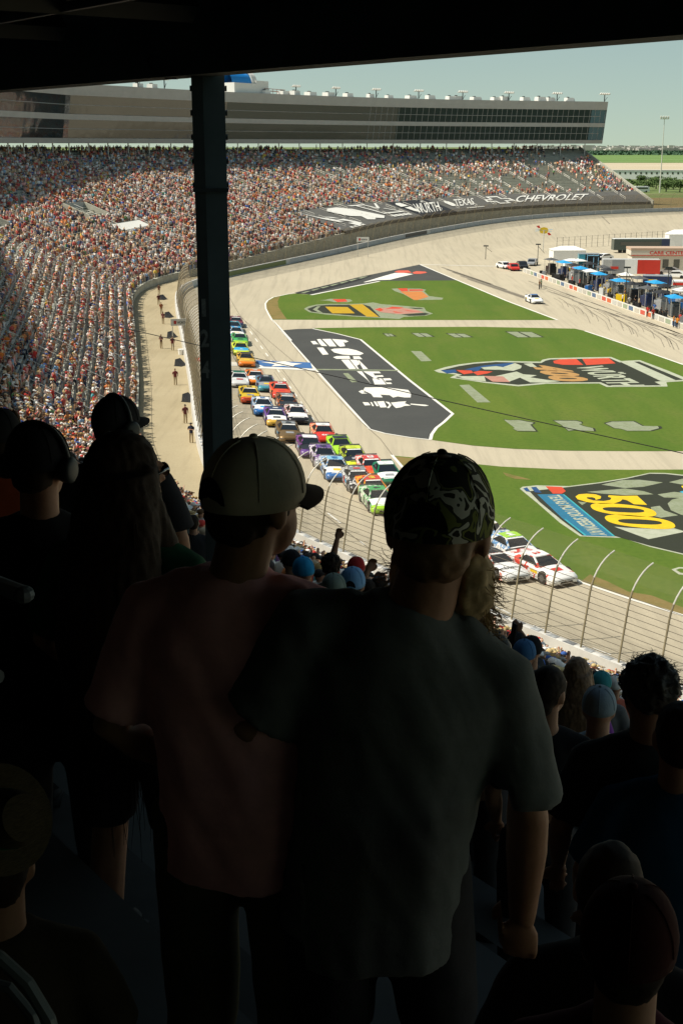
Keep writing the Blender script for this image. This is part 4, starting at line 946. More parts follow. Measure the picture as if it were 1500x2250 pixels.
# white bus beyond the stand
x, y, z = at_z(1407, 421, 0); bs = tag(empty('bus', (x, y, -.45), R(8)), 'white bus parked beyond the end of the grandstand', 'bus')
mb = MB(); mb.box((0, 0, 1.75), (9.0, 2.6, 2.6), taper=.97); mb.box((0, 0, 3.2), (7.5, 2.0, .35)); mb.build('body', paint('bus white', (.78, .78, .76)), bs)
mb = MB(); mb.box((-.3, -1.3, 2.3), (7.6, .1, .8)); mb.build('window', M_GLASS, bs)
for sx in (-2.8, 2.6):
    for sy in (-1.2, 1.2):
        mb = MB(); mb.tube([(sx, sy - .15, .5), (sx, sy + .15, .5)], .5, 12); mb.build('wheel', M_BLACK, bs)
# overhead cable
A = at_depth(-420, 556, 75); B = at_depth(1980, 1100, 52)
mb = MB(); mb.tube([tuple(np.array(A) + (np.array(B) - np.array(A)) * t - np.array((0, 0, 0.8)) * 4 * t * (1 - t) * .25) for t in np.linspace(0, 1, 30)], .021, 5)
tag(mb.build('overhead_cable', M_BLACK), 'thin black cable strung high across the track and infield', 'cable')
# ------------------------------------------------------------------ racing cars
ST = [(2.46, .78, .20, .44, .50), (2.34, .92, .12, .54, .60), (2.0, .98, .10, .64, .71), (1.35, 1.0, .10, .73, .79), (.80, 1.0, .10, .80, .86), (0, 1.0, .10, .84, .90), (-1.0, 1.0, .10, .88, .92), (-1.5, 1.0, .10, .93, .96), (-2.2, .97, .14, .97, .99), (-2.46, .92, .22, .94, .96)]
def sect(y, k=0.0):
    ys = [q[0] for q in ST][::-1]
    w, zb, zs, zc = (float(np.interp(y, ys, [q[j] for q in ST][::-1])) for j in (1, 2, 3, 4))
    w += k; zs += k; zc += k
    h = [(w * .97, zb), (w, zb + (zs - zb) * .45), (w * .985, zs - .09), (w * .93, zs - .015), (w * .6, zc - .02), (w * .25, zc), (0, zc)]
    return [(x, y, z) for x, z in h] + [(-x, y, z) for x, z in h[-2::-1]]
M_SCREEN = mat('car windscreen', (.012, .016, .02), rough=.08, var=0, spec=.8)
M_RIM = mat('wheel rim', (.10, .10, .10), rough=.4, var=.1)
P_BASE = paint('base', (.8, .8, .8))
def car_meshes():
    m = {}
    def done(name, mb, mats, smooth=False):
        o = mb.build(name, mats, None, smooth); fix_normals(o); m[name] = o.data; bpy.data.objects.remove(o)
    mb = MB(); ys = [2.02, 1.7, 1.35, 1.0, .8, .4, 0, -.5, -1, -1.5, -1.85, -2.2, -2.46]
    mb.loft([sect(y) for y in ys])
    # cabin: pillars and roof sides
    bt = [(-.86, .92, .84), (.86, .92, .84), (.92, -1.2, .87), (.84, -1.85, .93), (-.84, -1.85, .93), (-.92, -1.2, .87)]
    tp = [(-.60, .10, 1.235), (.60, .10, 1.235), (.63, -.65, 1.255), (.58, -1.0, 1.235), (-.58, -1.0, 1.235), (-.63, -.65, 1.255)]
    mb.loft([bt, tp])
    for sx in (-1, 1):
        for yy in (1.38, -1.45):
            mb.tube([(sx * .9, yy, .36), (sx * 1.006, yy, .36)], .41, 18, 1)
    done('body', mb, [P_BASE, M_BLACK], False)
    mb = MB(); mb.loft([sect(y, .004) for y in (2.46, 2.42, 2.34, 2.2, 2.02)]); done('front_bumper', mb, [P_BASE], True)
    mb = MB(); rows = []
    for y in (2.18, 1.9, 1.6, 1.3, 1.0, .86):
        r = sect(y, .012)[3:10]; rows.append([(x * .93, yy, z) for x, yy, z in r])
    mb.loft(rows, closed=False, cap=False); done('hood', mb, [P_BASE], True)
    mb = MB(); mb.loft([[(x * .97, y * .98 - .006, z + dz) for x, y, z in tp] for dz in (.004, .022)]); done('roof', mb, [P_BASE])
    def quad(a, b, c, d, k, out):
        P = [np.array(p, float) for p in (a, b, c, d)]; cc = sum(P) / 4; n = np.cross(P[1] - P[0], P[3] - P[0]); n /= np.linalg.norm(n)
        if np.dot(n, np.array(out)) < 0: n = -n
        return [tuple(cc + (p - cc) * k + n * .012) for p in P]
    mb = MB(); mb.add(quad(bt[0], bt[1], tp[1], tp[0], .90, (0, 1, .5)), [(0, 1, 2, 3)]); done('windshield', mb, [M_SCREEN])
    mb = MB(); q_ = quad(bt[0], bt[1], tp[1], tp[0], .90, (0, 1, .5)); A_, B_, C_, D_ = (np.array(v) + np.array((0, .004, .004)) for v in q_); mb.add([tuple(A_ * .13 + D_ * .87), tuple(B_ * .13 + C_ * .87), tuple(C_), tuple(D_)], [(0, 1, 2, 3)]); done('screen_banner', mb, [P_BASE])
    mb = MB(); mb.add([(-.34, 0, -.10), (.34, 0, -.10), (.26, 0, .10), (-.34, 0, .10)], [(0, 1, 2, 3)]); done('side_decal', mb, [P_BASE])
    mb = MB(); mb.add(quad(bt[3], bt[4], tp[4], tp[3], .88, (0, -1, .5)), [(0, 1, 2, 3)]); done('rear_window', mb, [M_SCREEN])
    mb = MB(); mb.add(quad(bt[1], bt[2], tp[2], tp[1], .84, (1, 0, .4)), [(0, 1, 2, 3)]); done('side_window_r', mb, [M_SCREEN])
    mb = MB(); mb.add(quad(bt[0], bt[5], tp[5], tp[0], .84, (-1, 0, .4)), [(0, 1, 2, 3)]); done('side_window_l', mb, [M_SCREEN])
    mb = MB(); mb.box((0, -2.38, 1.0), (1.7, .03, .12), rx=.3); mb.box((-.6, -2.3, .96), (.03, .12, .12)); mb.box((.6, -2.3, .96), (.03, .12, .12)); done('spoiler', mb, [mat('grey spoiler', (.16, .16, .16), var=.1)])
    mb = MB(); mb.box((0, 2.36, .085), (1.72, .34, .03)); mb.box((0, 0, .13), (2.02, 2.2, .06)); done('splitter', mb, [M_BLACK])
    mb = MB(); mb.add([(-.5, 2.475, .22), (.5, 2.475, .22), (.42, 2.475, .34), (-.42, 2.475, .34)], [(0, 1, 2, 3)]); mb.add([(-.62, 2.47, .39), (.62, 2.47, .39), (.60, 2.462, .425), (-.60, 2.462, .425)], [(0, 1, 2, 3)]); done('grille', mb, [M_BLACK])
    for sx, nm in ((-1, 'headlight_l'), (1, 'headlight_r')):
        mb = MB(); mb.add([(sx * .55, 2.478, .405), (sx * .80, 2.462, .415), (sx * .9, 2.372, .47), (sx * .66, 2.455, .462)], [(0, 1, 2, 3)]); done(nm, mb, [mat('headlight decal', (.35, .36, .37), rough=.2, var=0)])
    mb = MB(); mb.tube([(-.14, 0, 0), (.14, 0, 0)], .345, 18); done('wheel', mb, [M_BLACK])
    mb = MB(); mb.tube([(-.152, 0, 0), (.152, 0, 0)], .21, 12); done('rim', mb, [M_RIM])
    return m
CM = car_meshes()
NUMM = {}
def number_mesh(s):
    if s not in NUMM:
        V, F, a_ = text_verts(s, .05); mb = MB(); w = .30 * len(s) + .08
        mb.add([((u - .5) * w, 0, (v - .5) * .52) for u, v in V], F)
        o = mb.build('door_number', P_BASE); NUMM[s] = o.data; bpy.data.objects.remove(o)
    return NUMM[s]
def ob(name, me, parent, m=None, loc=None, rot=None):
    o = bpy.data.objects.new(name, me); COL.objects.link(o); o.parent = parent
    if m: set_mat(o, m)
    if loc: o.location = loc
    if rot: o.rotation_euler = rot
    return o
def race_car(name, front, fwd, roll, cols, label, num, numcol, hoodtxt=None, hoodcol=None, pattern=None, group='racing cars in the pack on the track', cat='racing car'):
    body, hood, bump, roof = cols
    fx, fy = fwd; rz = math.atan2(fy, fx) - math.pi / 2
    c = tag(empty(name, (front[0] - fx * 2.4, front[1] - fy * 2.4, front[2])), label, cat, group); c.rotation_euler = (0, roll, rz)
    ob('body', CM['body'], c, pattern or body); ob('hood', CM['hood'], c, hood); ob('front_bumper', CM['front_bumper'], c, bump); ob('roof', CM['roof'], c, roof)
    ob('windshield', CM['windshield'], c); ob('rear_window', CM['rear_window'], c); ob('side_window', CM['side_window_l'], c); ob('side_window', CM['side_window_r'], c)
    ob('spoiler', CM['spoiler'], c); ob('splitter', CM['splitter'], c); ob('grille', CM['grille'], c); ob('headlight', CM['headlight_l'], c); ob('headlight', CM['headlight_r'], c)
    for sx in (-1, 1):
        for yy in (1.38, -1.45):
            w_ = ob('wheel', CM['wheel'], c, None, (sx * .872, yy, .345)); ob('rim', CM['rim'], w_)
    if num:
        ob('door_number', number_mesh(num), c, numcol, (-1.012, -.15, .50), (0, 0, -math.pi / 2)); ob('door_number', number_mesh(num), c, numcol, (1.012, -.15, .50), (0, 0, math.pi / 2))
        ob('roof_number', number_mesh(num), c, numcol, (0, -.42, 1.285), (-math.pi / 2, 0, math.pi / 2))
    dc = [W_, K_, YEL, RED, SKY_, GREY]; hsh = sum(map(ord, label))
    ob('screen_banner', CM['screen_banner'], c, dc[hsh % 2] if roof is not W_ else dc[1])
    for k, yy in enumerate((.62, -.98)):
        ob('side_decal', CM['side_decal'], c, dc[(hsh + k) % 6], (-1.010, yy, .58), (0, 0, -math.pi / 2)); ob('side_decal', CM['side_decal'], c, dc[(hsh + k + 2) % 6], (1.010, yy, .58), (0, 0, math.pi / 2))
    if not hoodtxt:
        mb = MB(); xs = [-.34, -.12, .12, .34]; z_ = lambda x, y: float(np.interp(abs(x), [0, .25, .6], [sect(y, .024)[6][2], sect(y, .024)[5][2], sect(y, .024)[4][2]]))
        mb.loft([[(x, y, z_(x, y)) for x in xs] for y in (1.30, 1.52, 1.74)], closed=False); mb.build('hood_decal', dc[(hsh + 3) % 6], c)
    if hoodtxt:
        V, F, _ = text_verts(hoodtxt, .02); mb = MB(); wt = min(1.25, .26 * len(hoodtxt) + .1); ht = .34
        pts = []
        for u, v in V:
            x = (.5 - u) * wt; y = 1.85 - v * ht; z = float(np.interp(x if x > 0 else -x, [0, .25, .6], [sect(y, .026)[6][2], sect(y, .026)[5][2], sect(y, .026)[4][2]])); pts.append((x, y, z))
        mb.add(pts, F); mb.build('hood_lettering', hoodcol, c)
    return c
p_ = paint
W_ = p_('white', (.88, .88, .86)); K_ = p_('black', (.02, .02, .022)); RED = p_('red', (.62, .035, .02)); ORG = p_('orange', (.75, .20, .02)); REDO = p_('red orange', (.70, .085, .025)); YEL = p_('yellow', (.80, .55, .02)); LIME = p_('lime', (.36, .66, .03)); GRN = p_('green', (.06, .36, .10)); DGRN = p_('dark green', (.01, .17, .08))
BLU = p_('blue', (.02, .14, .42)); SKY_ = p_('sky blue', (.03, .38, .72)); LBL = p_('light blue', (.25, .52, .72)); TEAL = p_('teal', (.06, .28, .36)); NAVY = p_('navy', (.02, .035, .10)); PUR = p_('purple', (.13, .05, .26)); MAR = p_('maroon', (.20, .03, .04)); GOLD = p_('gold', (.62, .38, .05)); BRZ = mat('paint_bronze', (.22, .14, .06), rough=.35, var=.2, metal=.4, scale=2); GREY = p_('grey', (.30, .31, .32)); CHT = p_('chartreuse', (.62, .72, .04)); SIL = p_('silver', (.42, .42, .42), .3, .5)
def splash(name, a, b, sc=3.2):
    if 'splash_' + name in MATS: return MATS['splash_' + name]
    m = bpy.data.materials.new('splash_' + name); m.use_nodes = True; nt = m.node_tree; bs = nt.nodes['Principled BSDF']; bs.inputs['Roughness'].default_value = .3
    tc = nt.nodes.new('ShaderNodeTexCoord'); n = nt.nodes.new('ShaderNodeTexNoise'); n.inputs['Scale'].default_value = sc; n.inputs['Detail'].default_value = 2; n.inputs['Distortion'].default_value = 1.2
    cr = nt.nodes.new('ShaderNodeValToRGB'); cr.color_ramp.interpolation = 'CONSTANT'; cr.color_ramp.elements[0].color = (*a, 1); cr.color_ramp.elements[1].position = .5; cr.color_ramp.elements[1].color = (*b, 1)
    nt.links.new(tc.outputs['Object'], n.inputs['Vector']); nt.links.new(n.outputs[0], cr.inputs[0]); nt.links.new(cr.outputs[0], bs.inputs['Base Color']); MATS['splash_' + name] = m
    return m
SP_PW = splash('purple white', (.16, .08, .24), (.68, .66, .66)); SP_BW = splash('black white', (.03, .03, .035), (.72, .72, .70)); SP_GW = splash('green white', (.05, .30, .09), (.62, .66, .55)); SP_BP = splash('black purple', (.02, .02, .03), (.25, .07, .28)); SP_PT = splash('purple teal', (.12, .05, .2), (.08, .30, .34)); SP_OB = splash('orange black', (.6, .16, .03), (.03, .03, .03)); SP_OY = splash('red yellow', (.68, .09, .02), (.75, .38, .02)); SP_NB = splash('navy red', (.03, .05, .12), (.35, .04, .05)); SP_WB = splash('white blue', (.74, .75, .74), (.10, .26, .5))
CARS = [   # px, py of the nose, (body, hood, bumper, roof), pattern, number, number colour, hood text, text colour, label
    (520, 721, (NAVY, MAR, NAVY, MAR), SP_NB, '22', W_, None, None, 'dark maroon and navy race car, last of the single file line by the column'),
    (517, 733, (TEAL, NAVY, TEAL, TEAL), None, '17', W_, None, None, 'teal race car with dark hood, second from the back of the line'),
    (521, 746, (SKY_, W_, BLU, SKY_), SP_WB, '43', W_, None, None, 'bright blue race car with white hood, third from the back'),
    (529, 761, (GRN, GRN, LIME, W_), None, '38', W_, None, None, 'green race car with a white roof behind the yellow green one'),
    (531, 783, (CHT, SKY_, CHT, CHT), None, '5', BLU, '5', W_, 'yellow green race car with a bright blue hood'),
    (543, 808, (GOLD, GOLD, ORG, K_), None, '7', K_, None, None, 'orange gold race car with a dark roof on the finish line'),
    (527.6, 853, (W_, W_, W_, DGRN), None, '9', DGRN, None, None, 'white race car with dark green roof nearest the column'),
    (564, 849, (ORG, W_, ORG, ORG), None, '19', W_, None, None, 'orange race car with a white striped hood just past the finish line'),
    (588, 863, (PUR, GREY, TEAL, K_), SP_PT, '11', W_, None, None, 'dark purple and teal race car between two orange cars'),
    (620, 879, (REDO, REDO, RED, RED), None, '20', W_, 'DEWALT'[:0] or None, None, 'red orange race car ahead of the purple and teal one'),
    (551, 889, (YEL, YEL, REDO, YEL), None, '21', K_, None, None, 'yellow race car with an orange red bumper'),
    (635, 907, (K_, K_, K_, SIL), SP_OB, '4', W_, None, None, 'black race car with orange splashed sides and silver roof'),
    (580.5, 916, (BLU, W_, BLU, W_), SP_WB, '24', BLU, None, None, 'white race car with blue lower sides behind the purple and orange one'),
    (656, 934, (W_, W_, K_, W_), splash('white maroon', (.72, .70, .68), (.3, .05, .04)), '77', K_, None, None, 'white race car with black front bumper'),
    (609, 940, (PUR, W_, GOLD, NAVY), None, '8', W_, None, None, 'purple race car with white hood and orange gold bumper'),
    (638, 975, (BRZ, BRZ, BRZ, SIL), None, '48', K_, None, None, 'dull bronze race car alone behind the black and purple pair'),
    (716, 979, (RED, RED, RED, W_), splash('red cream', (.62, .04, .02), (.7, .45, .25)), '60', W_, 'BUSCH'[:0] or '60', W_, 'bright red race car with white lettering on the hood'),
    (686, 1008, (K_, K_, PUR, W_), SP_BP, '3', W_, '3', W_, 'black and purple race car with a white 3 on the hood'),
    (756, 1010, (LIME, LIME, LIME, K_), None, '45', K_, None, None, 'lime green race car with a black roof'),
    (718, 1032, (GREY, SP_PW, GREY, PUR), SP_PW, '54', K_, None, None, 'white race car covered in a purple splash pattern'),
    (786, 1034, (K_, K_, CHT, CHT), splash('black lime', (.02, .02, .02), (.45, .55, .03)), '12', CHT, 'MENARDS'[:0] or None, None, 'black race car with a yellow green roof and bumper'),
    (744, 1060, (W_, W_, BLU, LBL), SP_WB, '10', BLU, None, None, 'white and light blue race car with clean white hood'),
    (826, 1058, (REDO, REDO, ORG, RED), splash('red white', (.66, .06, .03), (.74, .66, .62)), '23', W_, None, None, 'red race car with white splashes in front of the yellow green roofed one'),
    (796, 1086, (W_, SP_BW, K_, SIL), SP_BW, '1', RED, None, None, 'white race car with a black scribbled pattern'),
    (860, 1072, (DGRN, W_, DGRN, W_), None, '16', W_, None, None, 'dark green race car with white hood beside the camouflage cap'),
    (832, 1108, (REDO, REDO, GOLD, RED), SP_OY, '99', YEL, None, None, 'red orange race car with yellow flames and bumper'),
    (846, 1133, (GRN, W_, LIME, GRN), SP_GW, '6', K_, None, None, 'green race car with white speckled sides beside the camouflage cap'),
    (1106, 1214, (K_, GOLD, K_, W_), splash('black cream', (.03, .03, .03), (.6, .5, .35)), '18', W_, None, None, 'dark race car with an orange yellow hood, rearmost of the leading four'),
    (1169, 1245, (BLU, W_, W_, LIME), SP_WB, '44', W_, None, None, 'blue and white race car with a green roof among the leading four'),
    (1138, 1282, (W_, W_, W_, K_), splash('white red', (.78, .77, .75), (.5, .08, .05)), '12', K_, 'WÜRTH', K_, 'white race car with a black roof and WÜRTH on the hood'),
    (1242, 1289, (W_, W_, W_, W_), splash('white scarlet', (.79, .78, .76), (.62, .06, .04), 1.3), '2', RED, None, None, 'white and red race car number 2 leading by the white line'),
]
for px, py, cols, pat, num, nc, ht, hc, lab in CARS:
    x, y, z = on_track(px, py); s, o_ = so_of(x, y); i = int(s + 1.7 * abs(o_)); fwd = (-T2[i][0], -T2[i][1])
    rt = (fwd[1], -fwd[0]); zl = ground_z(x - rt[0] * .85, y - rt[1] * .85); zr = ground_z(x + rt[0] * .85, y + rt[1] * .85)
    race_car('race_car', (x, y, z + .03), fwd, math.atan2(zl - zr, 1.7), cols, lab, num, nc, ht, hc, pat)
x, y, z = at_z(1181, 668, .03)
race_car('pace_car', (x, y, .04), (.13, -.9915), 0, (W_, W_, W_, BLU), 'white car with blue roof driving alone down the pit road', None, None, group=None, cat='car')
# ------------------------------------------------------------------ the crowd
M_CROWD = attr_mat('crowd clothing')
SHIRTS = [('red', (.45, .035, .03)), ('orange', (.6, .17, .03)), ('white', (.70, .68, .64)), ('black', (.03, .03, .033)), ('navy blue', (.025, .04, .11)), ('light blue', (.22, .38, .55)), ('teal', (.03, .30, .34)), ('green', (.06, .24, .07)), ('yellow', (.65, .45, .04)), ('pink', (.62, .30, .28)), ('purple', (.17, .06, .25)), ('grey', (.26, .26, .25)), ('brown', (.16, .085, .04)), ('tan', (.52, .40, .27)), ('maroon', (.20, .025, .035)), ('royal blue', (.03, .10, .38))]
SW = np.array([2.6, 1.7, 4.2, 1.5, 1.0, .9, .25, .2, .35, 1.7, .2, 1.7, 1.5, 3.2, 1.1, .4]); SW /= SW.sum()
HATS = [('white cap', (.70, .68, .65)), ('black cap', (.03, .03, .03)), ('red cap', (.5, .05, .04)), ('blue cap', (.04, .10, .32)), ('straw hat', (.50, .38, .18)), ('grey cap', (.25, .25, .25)), ('bare brown hair', (.07, .04, .02)), ('bare blond hair', (.36, .24, .10)), ('bare black hair', (.018, .015, .013)), ('tan cap', (.42, .33, .22))]
HW = np.array([2.2, 1.7, .8, .6, .9, 1.0, 2.8, 1.3, 1.5, 1.2]); HW /= HW.sum()
SKIN = [(.56, .33, .22), (.47, .26, .165), (.27, .14, .09), (.62, .38, .27)]
SC = np.array([c for _, c in SHIRTS]); SC = SC * .82 + .18 * np.array((.36, .30, .24)); HC = np.array([c for _, c in HATS]); KC = np.array(SKIN)
TC = np.array([(.05, .07, .13), (.03, .03, .035), (.36, .30, .21), (.12, .16, .24), (.54, .32, .215)])
# one small figure: feet at the origin, facing +Y; colour ids 0 trousers 1 shirt 2 skin 3 hat
def figure_verts():
    V = []; F = []; Cc = []
    def box(c, d, t, col, tilt=0):
        o = len(V); x, y, z = d[0] / 2, d[1] / 2, d[2] / 2
        for sx, sy, sz in ((-1, -1, -1), (1, -1, -1), (1, 1, -1), (-1, 1, -1), (-1, -1, 1), (1, -1, 1), (1, 1, 1), (-1, 1, 1)):
            k = t if sz > 0 else 1; V.append((c[0] + sx * x * k, c[1] + sy * y * k + tilt * sz, c[2] + sz * z))
        for f in ((4, 5, 6, 7), (0, 1, 5, 4), (1, 2, 6, 5), (2, 3, 7, 6), (3, 0, 4, 7)): F.append(tuple(o + i for i in f)); Cc.append(col)
    box((-.09, 0, .42), (.15, .17, .84), 1.1, 0); box((.09, 0, .42), (.15, .17, .84), 1.1, 0)
    box((0, 0, 1.12), (.34, .22, .60), 1.14, 1)
    box((-.25, .02, 1.16), (.11, .13, .50), .9, 1); box((.25, .02, 1.16), (.11, .13, .50), .9, 1)
    box((-.25, .10, .92), (.09, .2, .10), 1, 2); box((.25, .10, .92), (.09, .2, .10), 1, 2)
    box((0, .01, 1.55), (.15, .18, .20), 1.1, 2); box((0, 0.0, 1.68), (.18, .21, .11), .75, 3); box((0, .14, 1.645), (.14, .12, .02), 1, 3)
    return np.array(V), F, np.array(Cc)
FV, FF, FC = figure_verts(); FF = np.array(FF)
def seatspots():
    out = []
    for k in range(NROW):
        for s in np.arange(S_CAM - 45, S_END - .6, .52):
            out.append((k, s))
    return out
def build_spots():
    K = []; s_all = np.arange(S_CAM - 48, S_END - .7, .52)
    wf = np.array([w_front(s) for s in s_all]); hf = np.array([h_front(s) for s in s_all]); zb = np.array([fr(s)[0][2] for s in s_all]); pp = np.array([fr(s)[0] for s in s_all]); nn = np.array([fr(s)[1] for s in s_all])
    ot = np.array([otop(s) for s in s_all]); ai = np.min(np.abs(s_all[:, None] - np.array(AISLES)[None]), axis=1)
    zt_ = np.array([ztop(s) for s in s_all])
    nr_ = np.array([NR(s) for s in s_all])
    for k in range(54):
        j = s_all + rng.normal(0, .10, len(s_all))
        o = wf + (ot - wf) * (k + .45) / nr_ + rng.normal(0, .06, len(s_all)); zf = zb + hf; z = zf + (zt_ - zf) * k / nr_
        x = pp[:, 0] + nn[:, 0] * o + rng.normal(0, .07, len(s_all)); y = pp[:, 1] + nn[:, 1] * o + rng.normal(0, .07, len(s_all))
        # how full the place is: nearly full by the straight, thinning towards the far end
        full = np.interp(s_all, [0, S_T1, S_T2 - 20, S_T2 + 30, S_END], [.96, .94, .80, .42, .34])
        patch = np.array([mnoise.noise(Vector((s * .05, k * .11, 3.1))) for s in s_all]); full = full + .75 * np.minimum(patch, .08)
        ok = rng.random(len(s_all)) < full
        ok &= k < nr_
        ok &= ai > .5
        ok &= ~((s_all > s_a - .3) & (o < np.array([tarp_o(s) for s in s_all]) + .5))
        for s_, o_, w_, l_ in PORTALS: ok &= ~((np.abs(s_all - s_) < w_ / 2 + .4) & (o > o_ - .3) & (o < o_ + l_ + .2))
        if PLAT: ok &= ~((np.abs(s_all - PLAT[0]) < 5.6) & (o > PLAT[1] - 1.8) & (o < PLAT[1] + 2.2))
        near = s_all < S_SPLIT
        ok &= ~(near & (o > 31))
        for i in np.nonzero(ok)[0]: K.append((x[i], y[i], z[i], s_all[i], o[i], nn[i, 0], nn[i, 1]))
    return np.array(K)
SPOTS = build_spots()
px = 750 + FPX * SPOTS[:, 0] / (SPOTS[:, 1] * CP - (SPOTS[:, 2] + 1 - EYE) * SP); dpt = SPOTS[:, 1] * CP - (SPOTS[:, 2] + 1 - EYE) * SP
py = 1125 - FPX * (SPOTS[:, 1] * SP + (SPOTS[:, 2] + 1 - EYE) * CP) / dpt
inview = (dpt > 14) & (px > -120) & (px < 1560) & (py > 300) & (py < 1700)
SPOTS = SPOTS[inview]; px = px[inview]; py = py[inview]; dpt = dpt[inview]
# the nearest ones that the photograph shows clearly are built one by one
sel = (px > 2) & (px < 335) & (py > 520) & ~((px > 180) & (px < 310) & (py > 855)) & ~((px < 150) & (py > 872)) & (py < 945) & (SPOTS[:, 3] > S_KINK)
order = np.argsort(np.where(sel, dpt, 1e9)); IND = order[:186]; indset = np.zeros(len(SPOTS), bool); indset[IND] = True
M_SHIRT = objcol_mat('spectator shirt'); HATM = {n: mat('head ' + n, c, var=.08, rough=.85) for n, c in HATS}; SKM = [mat('skin tone %d' % i, c, var=.05, rough=.6) for i, c in enumerate(SKIN)]; TRM = [mat('trousers %d' % i, tuple(c), var=.1, rough=.9) for i, c in enumerate(TC)]
def small_person_mesh(hat, skin, tr, pose, hatkind):
    mb = MB()
    lift = 0.0 if pose != 'seated' else -.38
    if pose == 'seated':
        for sx in (-.1, .1): mb.tube([(sx, -.16, .50), (sx, .22, .50), (sx * 1.1, .28, .06)], [.085, .075, .055], 6, 2)
    else:
        for sx in (-.1, .1): mb.tube([(sx * 1.2, 0, 0.02), (sx * 1.1, .02, .45), (sx, 0, .9)], [.055, .065, .09], 6, 2)
    z = lift
    rg = [[(a_ * math.cos(2 * math.pi * k / 8), b_ * math.sin(2 * math.pi * k / 8) + (-.12 if pose == 'seated' else 0), zz + z) for k in range(8)] for zz, a_, b_ in ((.84, .17, .12), (1.05, .165, .115), (1.28, .20, .12), (1.42, .19, .10), (1.49, .08, .07))]
    mb.loft(rg, 0); yo = -.12 if pose == 'seated' else 0
    for sx in (-1, 1):
        if pose == 'arm raised' and sx > 0: el, wr = (.30, yo + .10, 1.55 + z), (.26, yo + .16, 1.85 + z)
        elif pose == 'arms folded': el, wr = (sx * .27, yo + .04, 1.14 + z), (sx * -.02, yo + .17, 1.18 + z)
        else: el, wr = (sx * .27, yo - .02, 1.14 + z), (sx * .22, yo + .16, .95 + z)
        mb.tube([(sx * .19, yo, 1.40 + z), (sx * .235, yo, 1.29 + z), tuple(np.array((sx * .235, yo, 1.29 + z)) * .3 + np.array(el) * .7)], [.06, .065, .055], 6, 0)
        mb.tube([tuple(np.array((sx * .235, yo, 1.29 + z)) * .3 + np.array(el) * .7), el, wr], [.045, .042, .032], 6, 1); mb.ellipsoid(wr, (.04, .045, .05), 6, 4, 1)
    mb.tube([(0, yo, 1.44 + z), (0, yo, 1.54 + z)], .052, 6, 1)
    mb.ellipsoid((0, yo + .015, 1.61 + z), (.078, .098, .118), 8, 7, 1)
    mb.ellipsoid((0, yo - .006, 1.655 + z), (.09, .11, .085), 8, 6, 3)
    if hatkind == 'cap': mb.box((0, yo + .14, 1.645 + z), (.15, .13, .018), 3)
    if hatkind == 'hat': mb.tube([(0, yo, 1.645 + z), (0, yo, 1.66 + z)], .19, 12, 3)
    o = mb.build('person', [M_SHIRT, skin, tr, hat]); me = o.data; bpy.data.objects.remove(o); return me
POSES = ['standing', 'seated', 'arms folded', 'arm raised']
PM = {}
combos = [(a_, b_) for a_ in range(len(SHIRTS)) for b_ in range(len(HATS))]; rnd.shuffle(combos)
combos = combos + [(a_, b_, 'seated') for a_, b_ in combos]
cw = sorted(range(len(combos)), key=lambda i: -(SW[combos[i][0]] * HW[combos[i][1]]) * rnd.uniform(.3, 1.0))
used_pose = {}
for n_, i in enumerate(IND):
    if n_ >= len(combos): break
    cb = combos[cw[n_]]; x, y, z, s_, o_, nx, ny = SPOTS[i]
    seated = len(cb) == 3
    pose = 'seated' if seated else rnd.choice(['standing', 'standing', 'arms folded', 'arm raised'])
    hn, hc = HATS[cb[1]]; hk = 'cap' if 'cap' in hn else ('hat' if 'straw' in hn else 'hair')
    key = (cb[1], n_ % 4, n_ % 5, pose)
    if key not in PM: PM[key] = small_person_mesh(HATM[hn], SKM[n_ % 4], TRM[n_ % 5], pose, hk)
    o = bpy.data.objects.new('person', PM[key]); COL.objects.link(o); o.location = (x, y, z); k = rnd.uniform(.93, 1.05); o.scale = (k * 1.08, k * 1.08, k)
    o.rotation_euler = (0, 0, math.atan2(-ny, -nx) - math.pi / 2 - .45 + rnd.uniform(-.5, .5)); o.color = (*[min(1, c * 1.15) for c in SHIRTS[cb[0]][1]], 1)
    tag(o, '%s spectator in %s shirt with %s in the sunlit stand' % ({'standing': 'standing', 'seated': 'seated', 'arms folded': 'standing', 'arm raised': 'standing'}[pose], SHIRTS[cb[0]][0], hn), 'person', 'spectators in the sunlit stand beside the walkway')
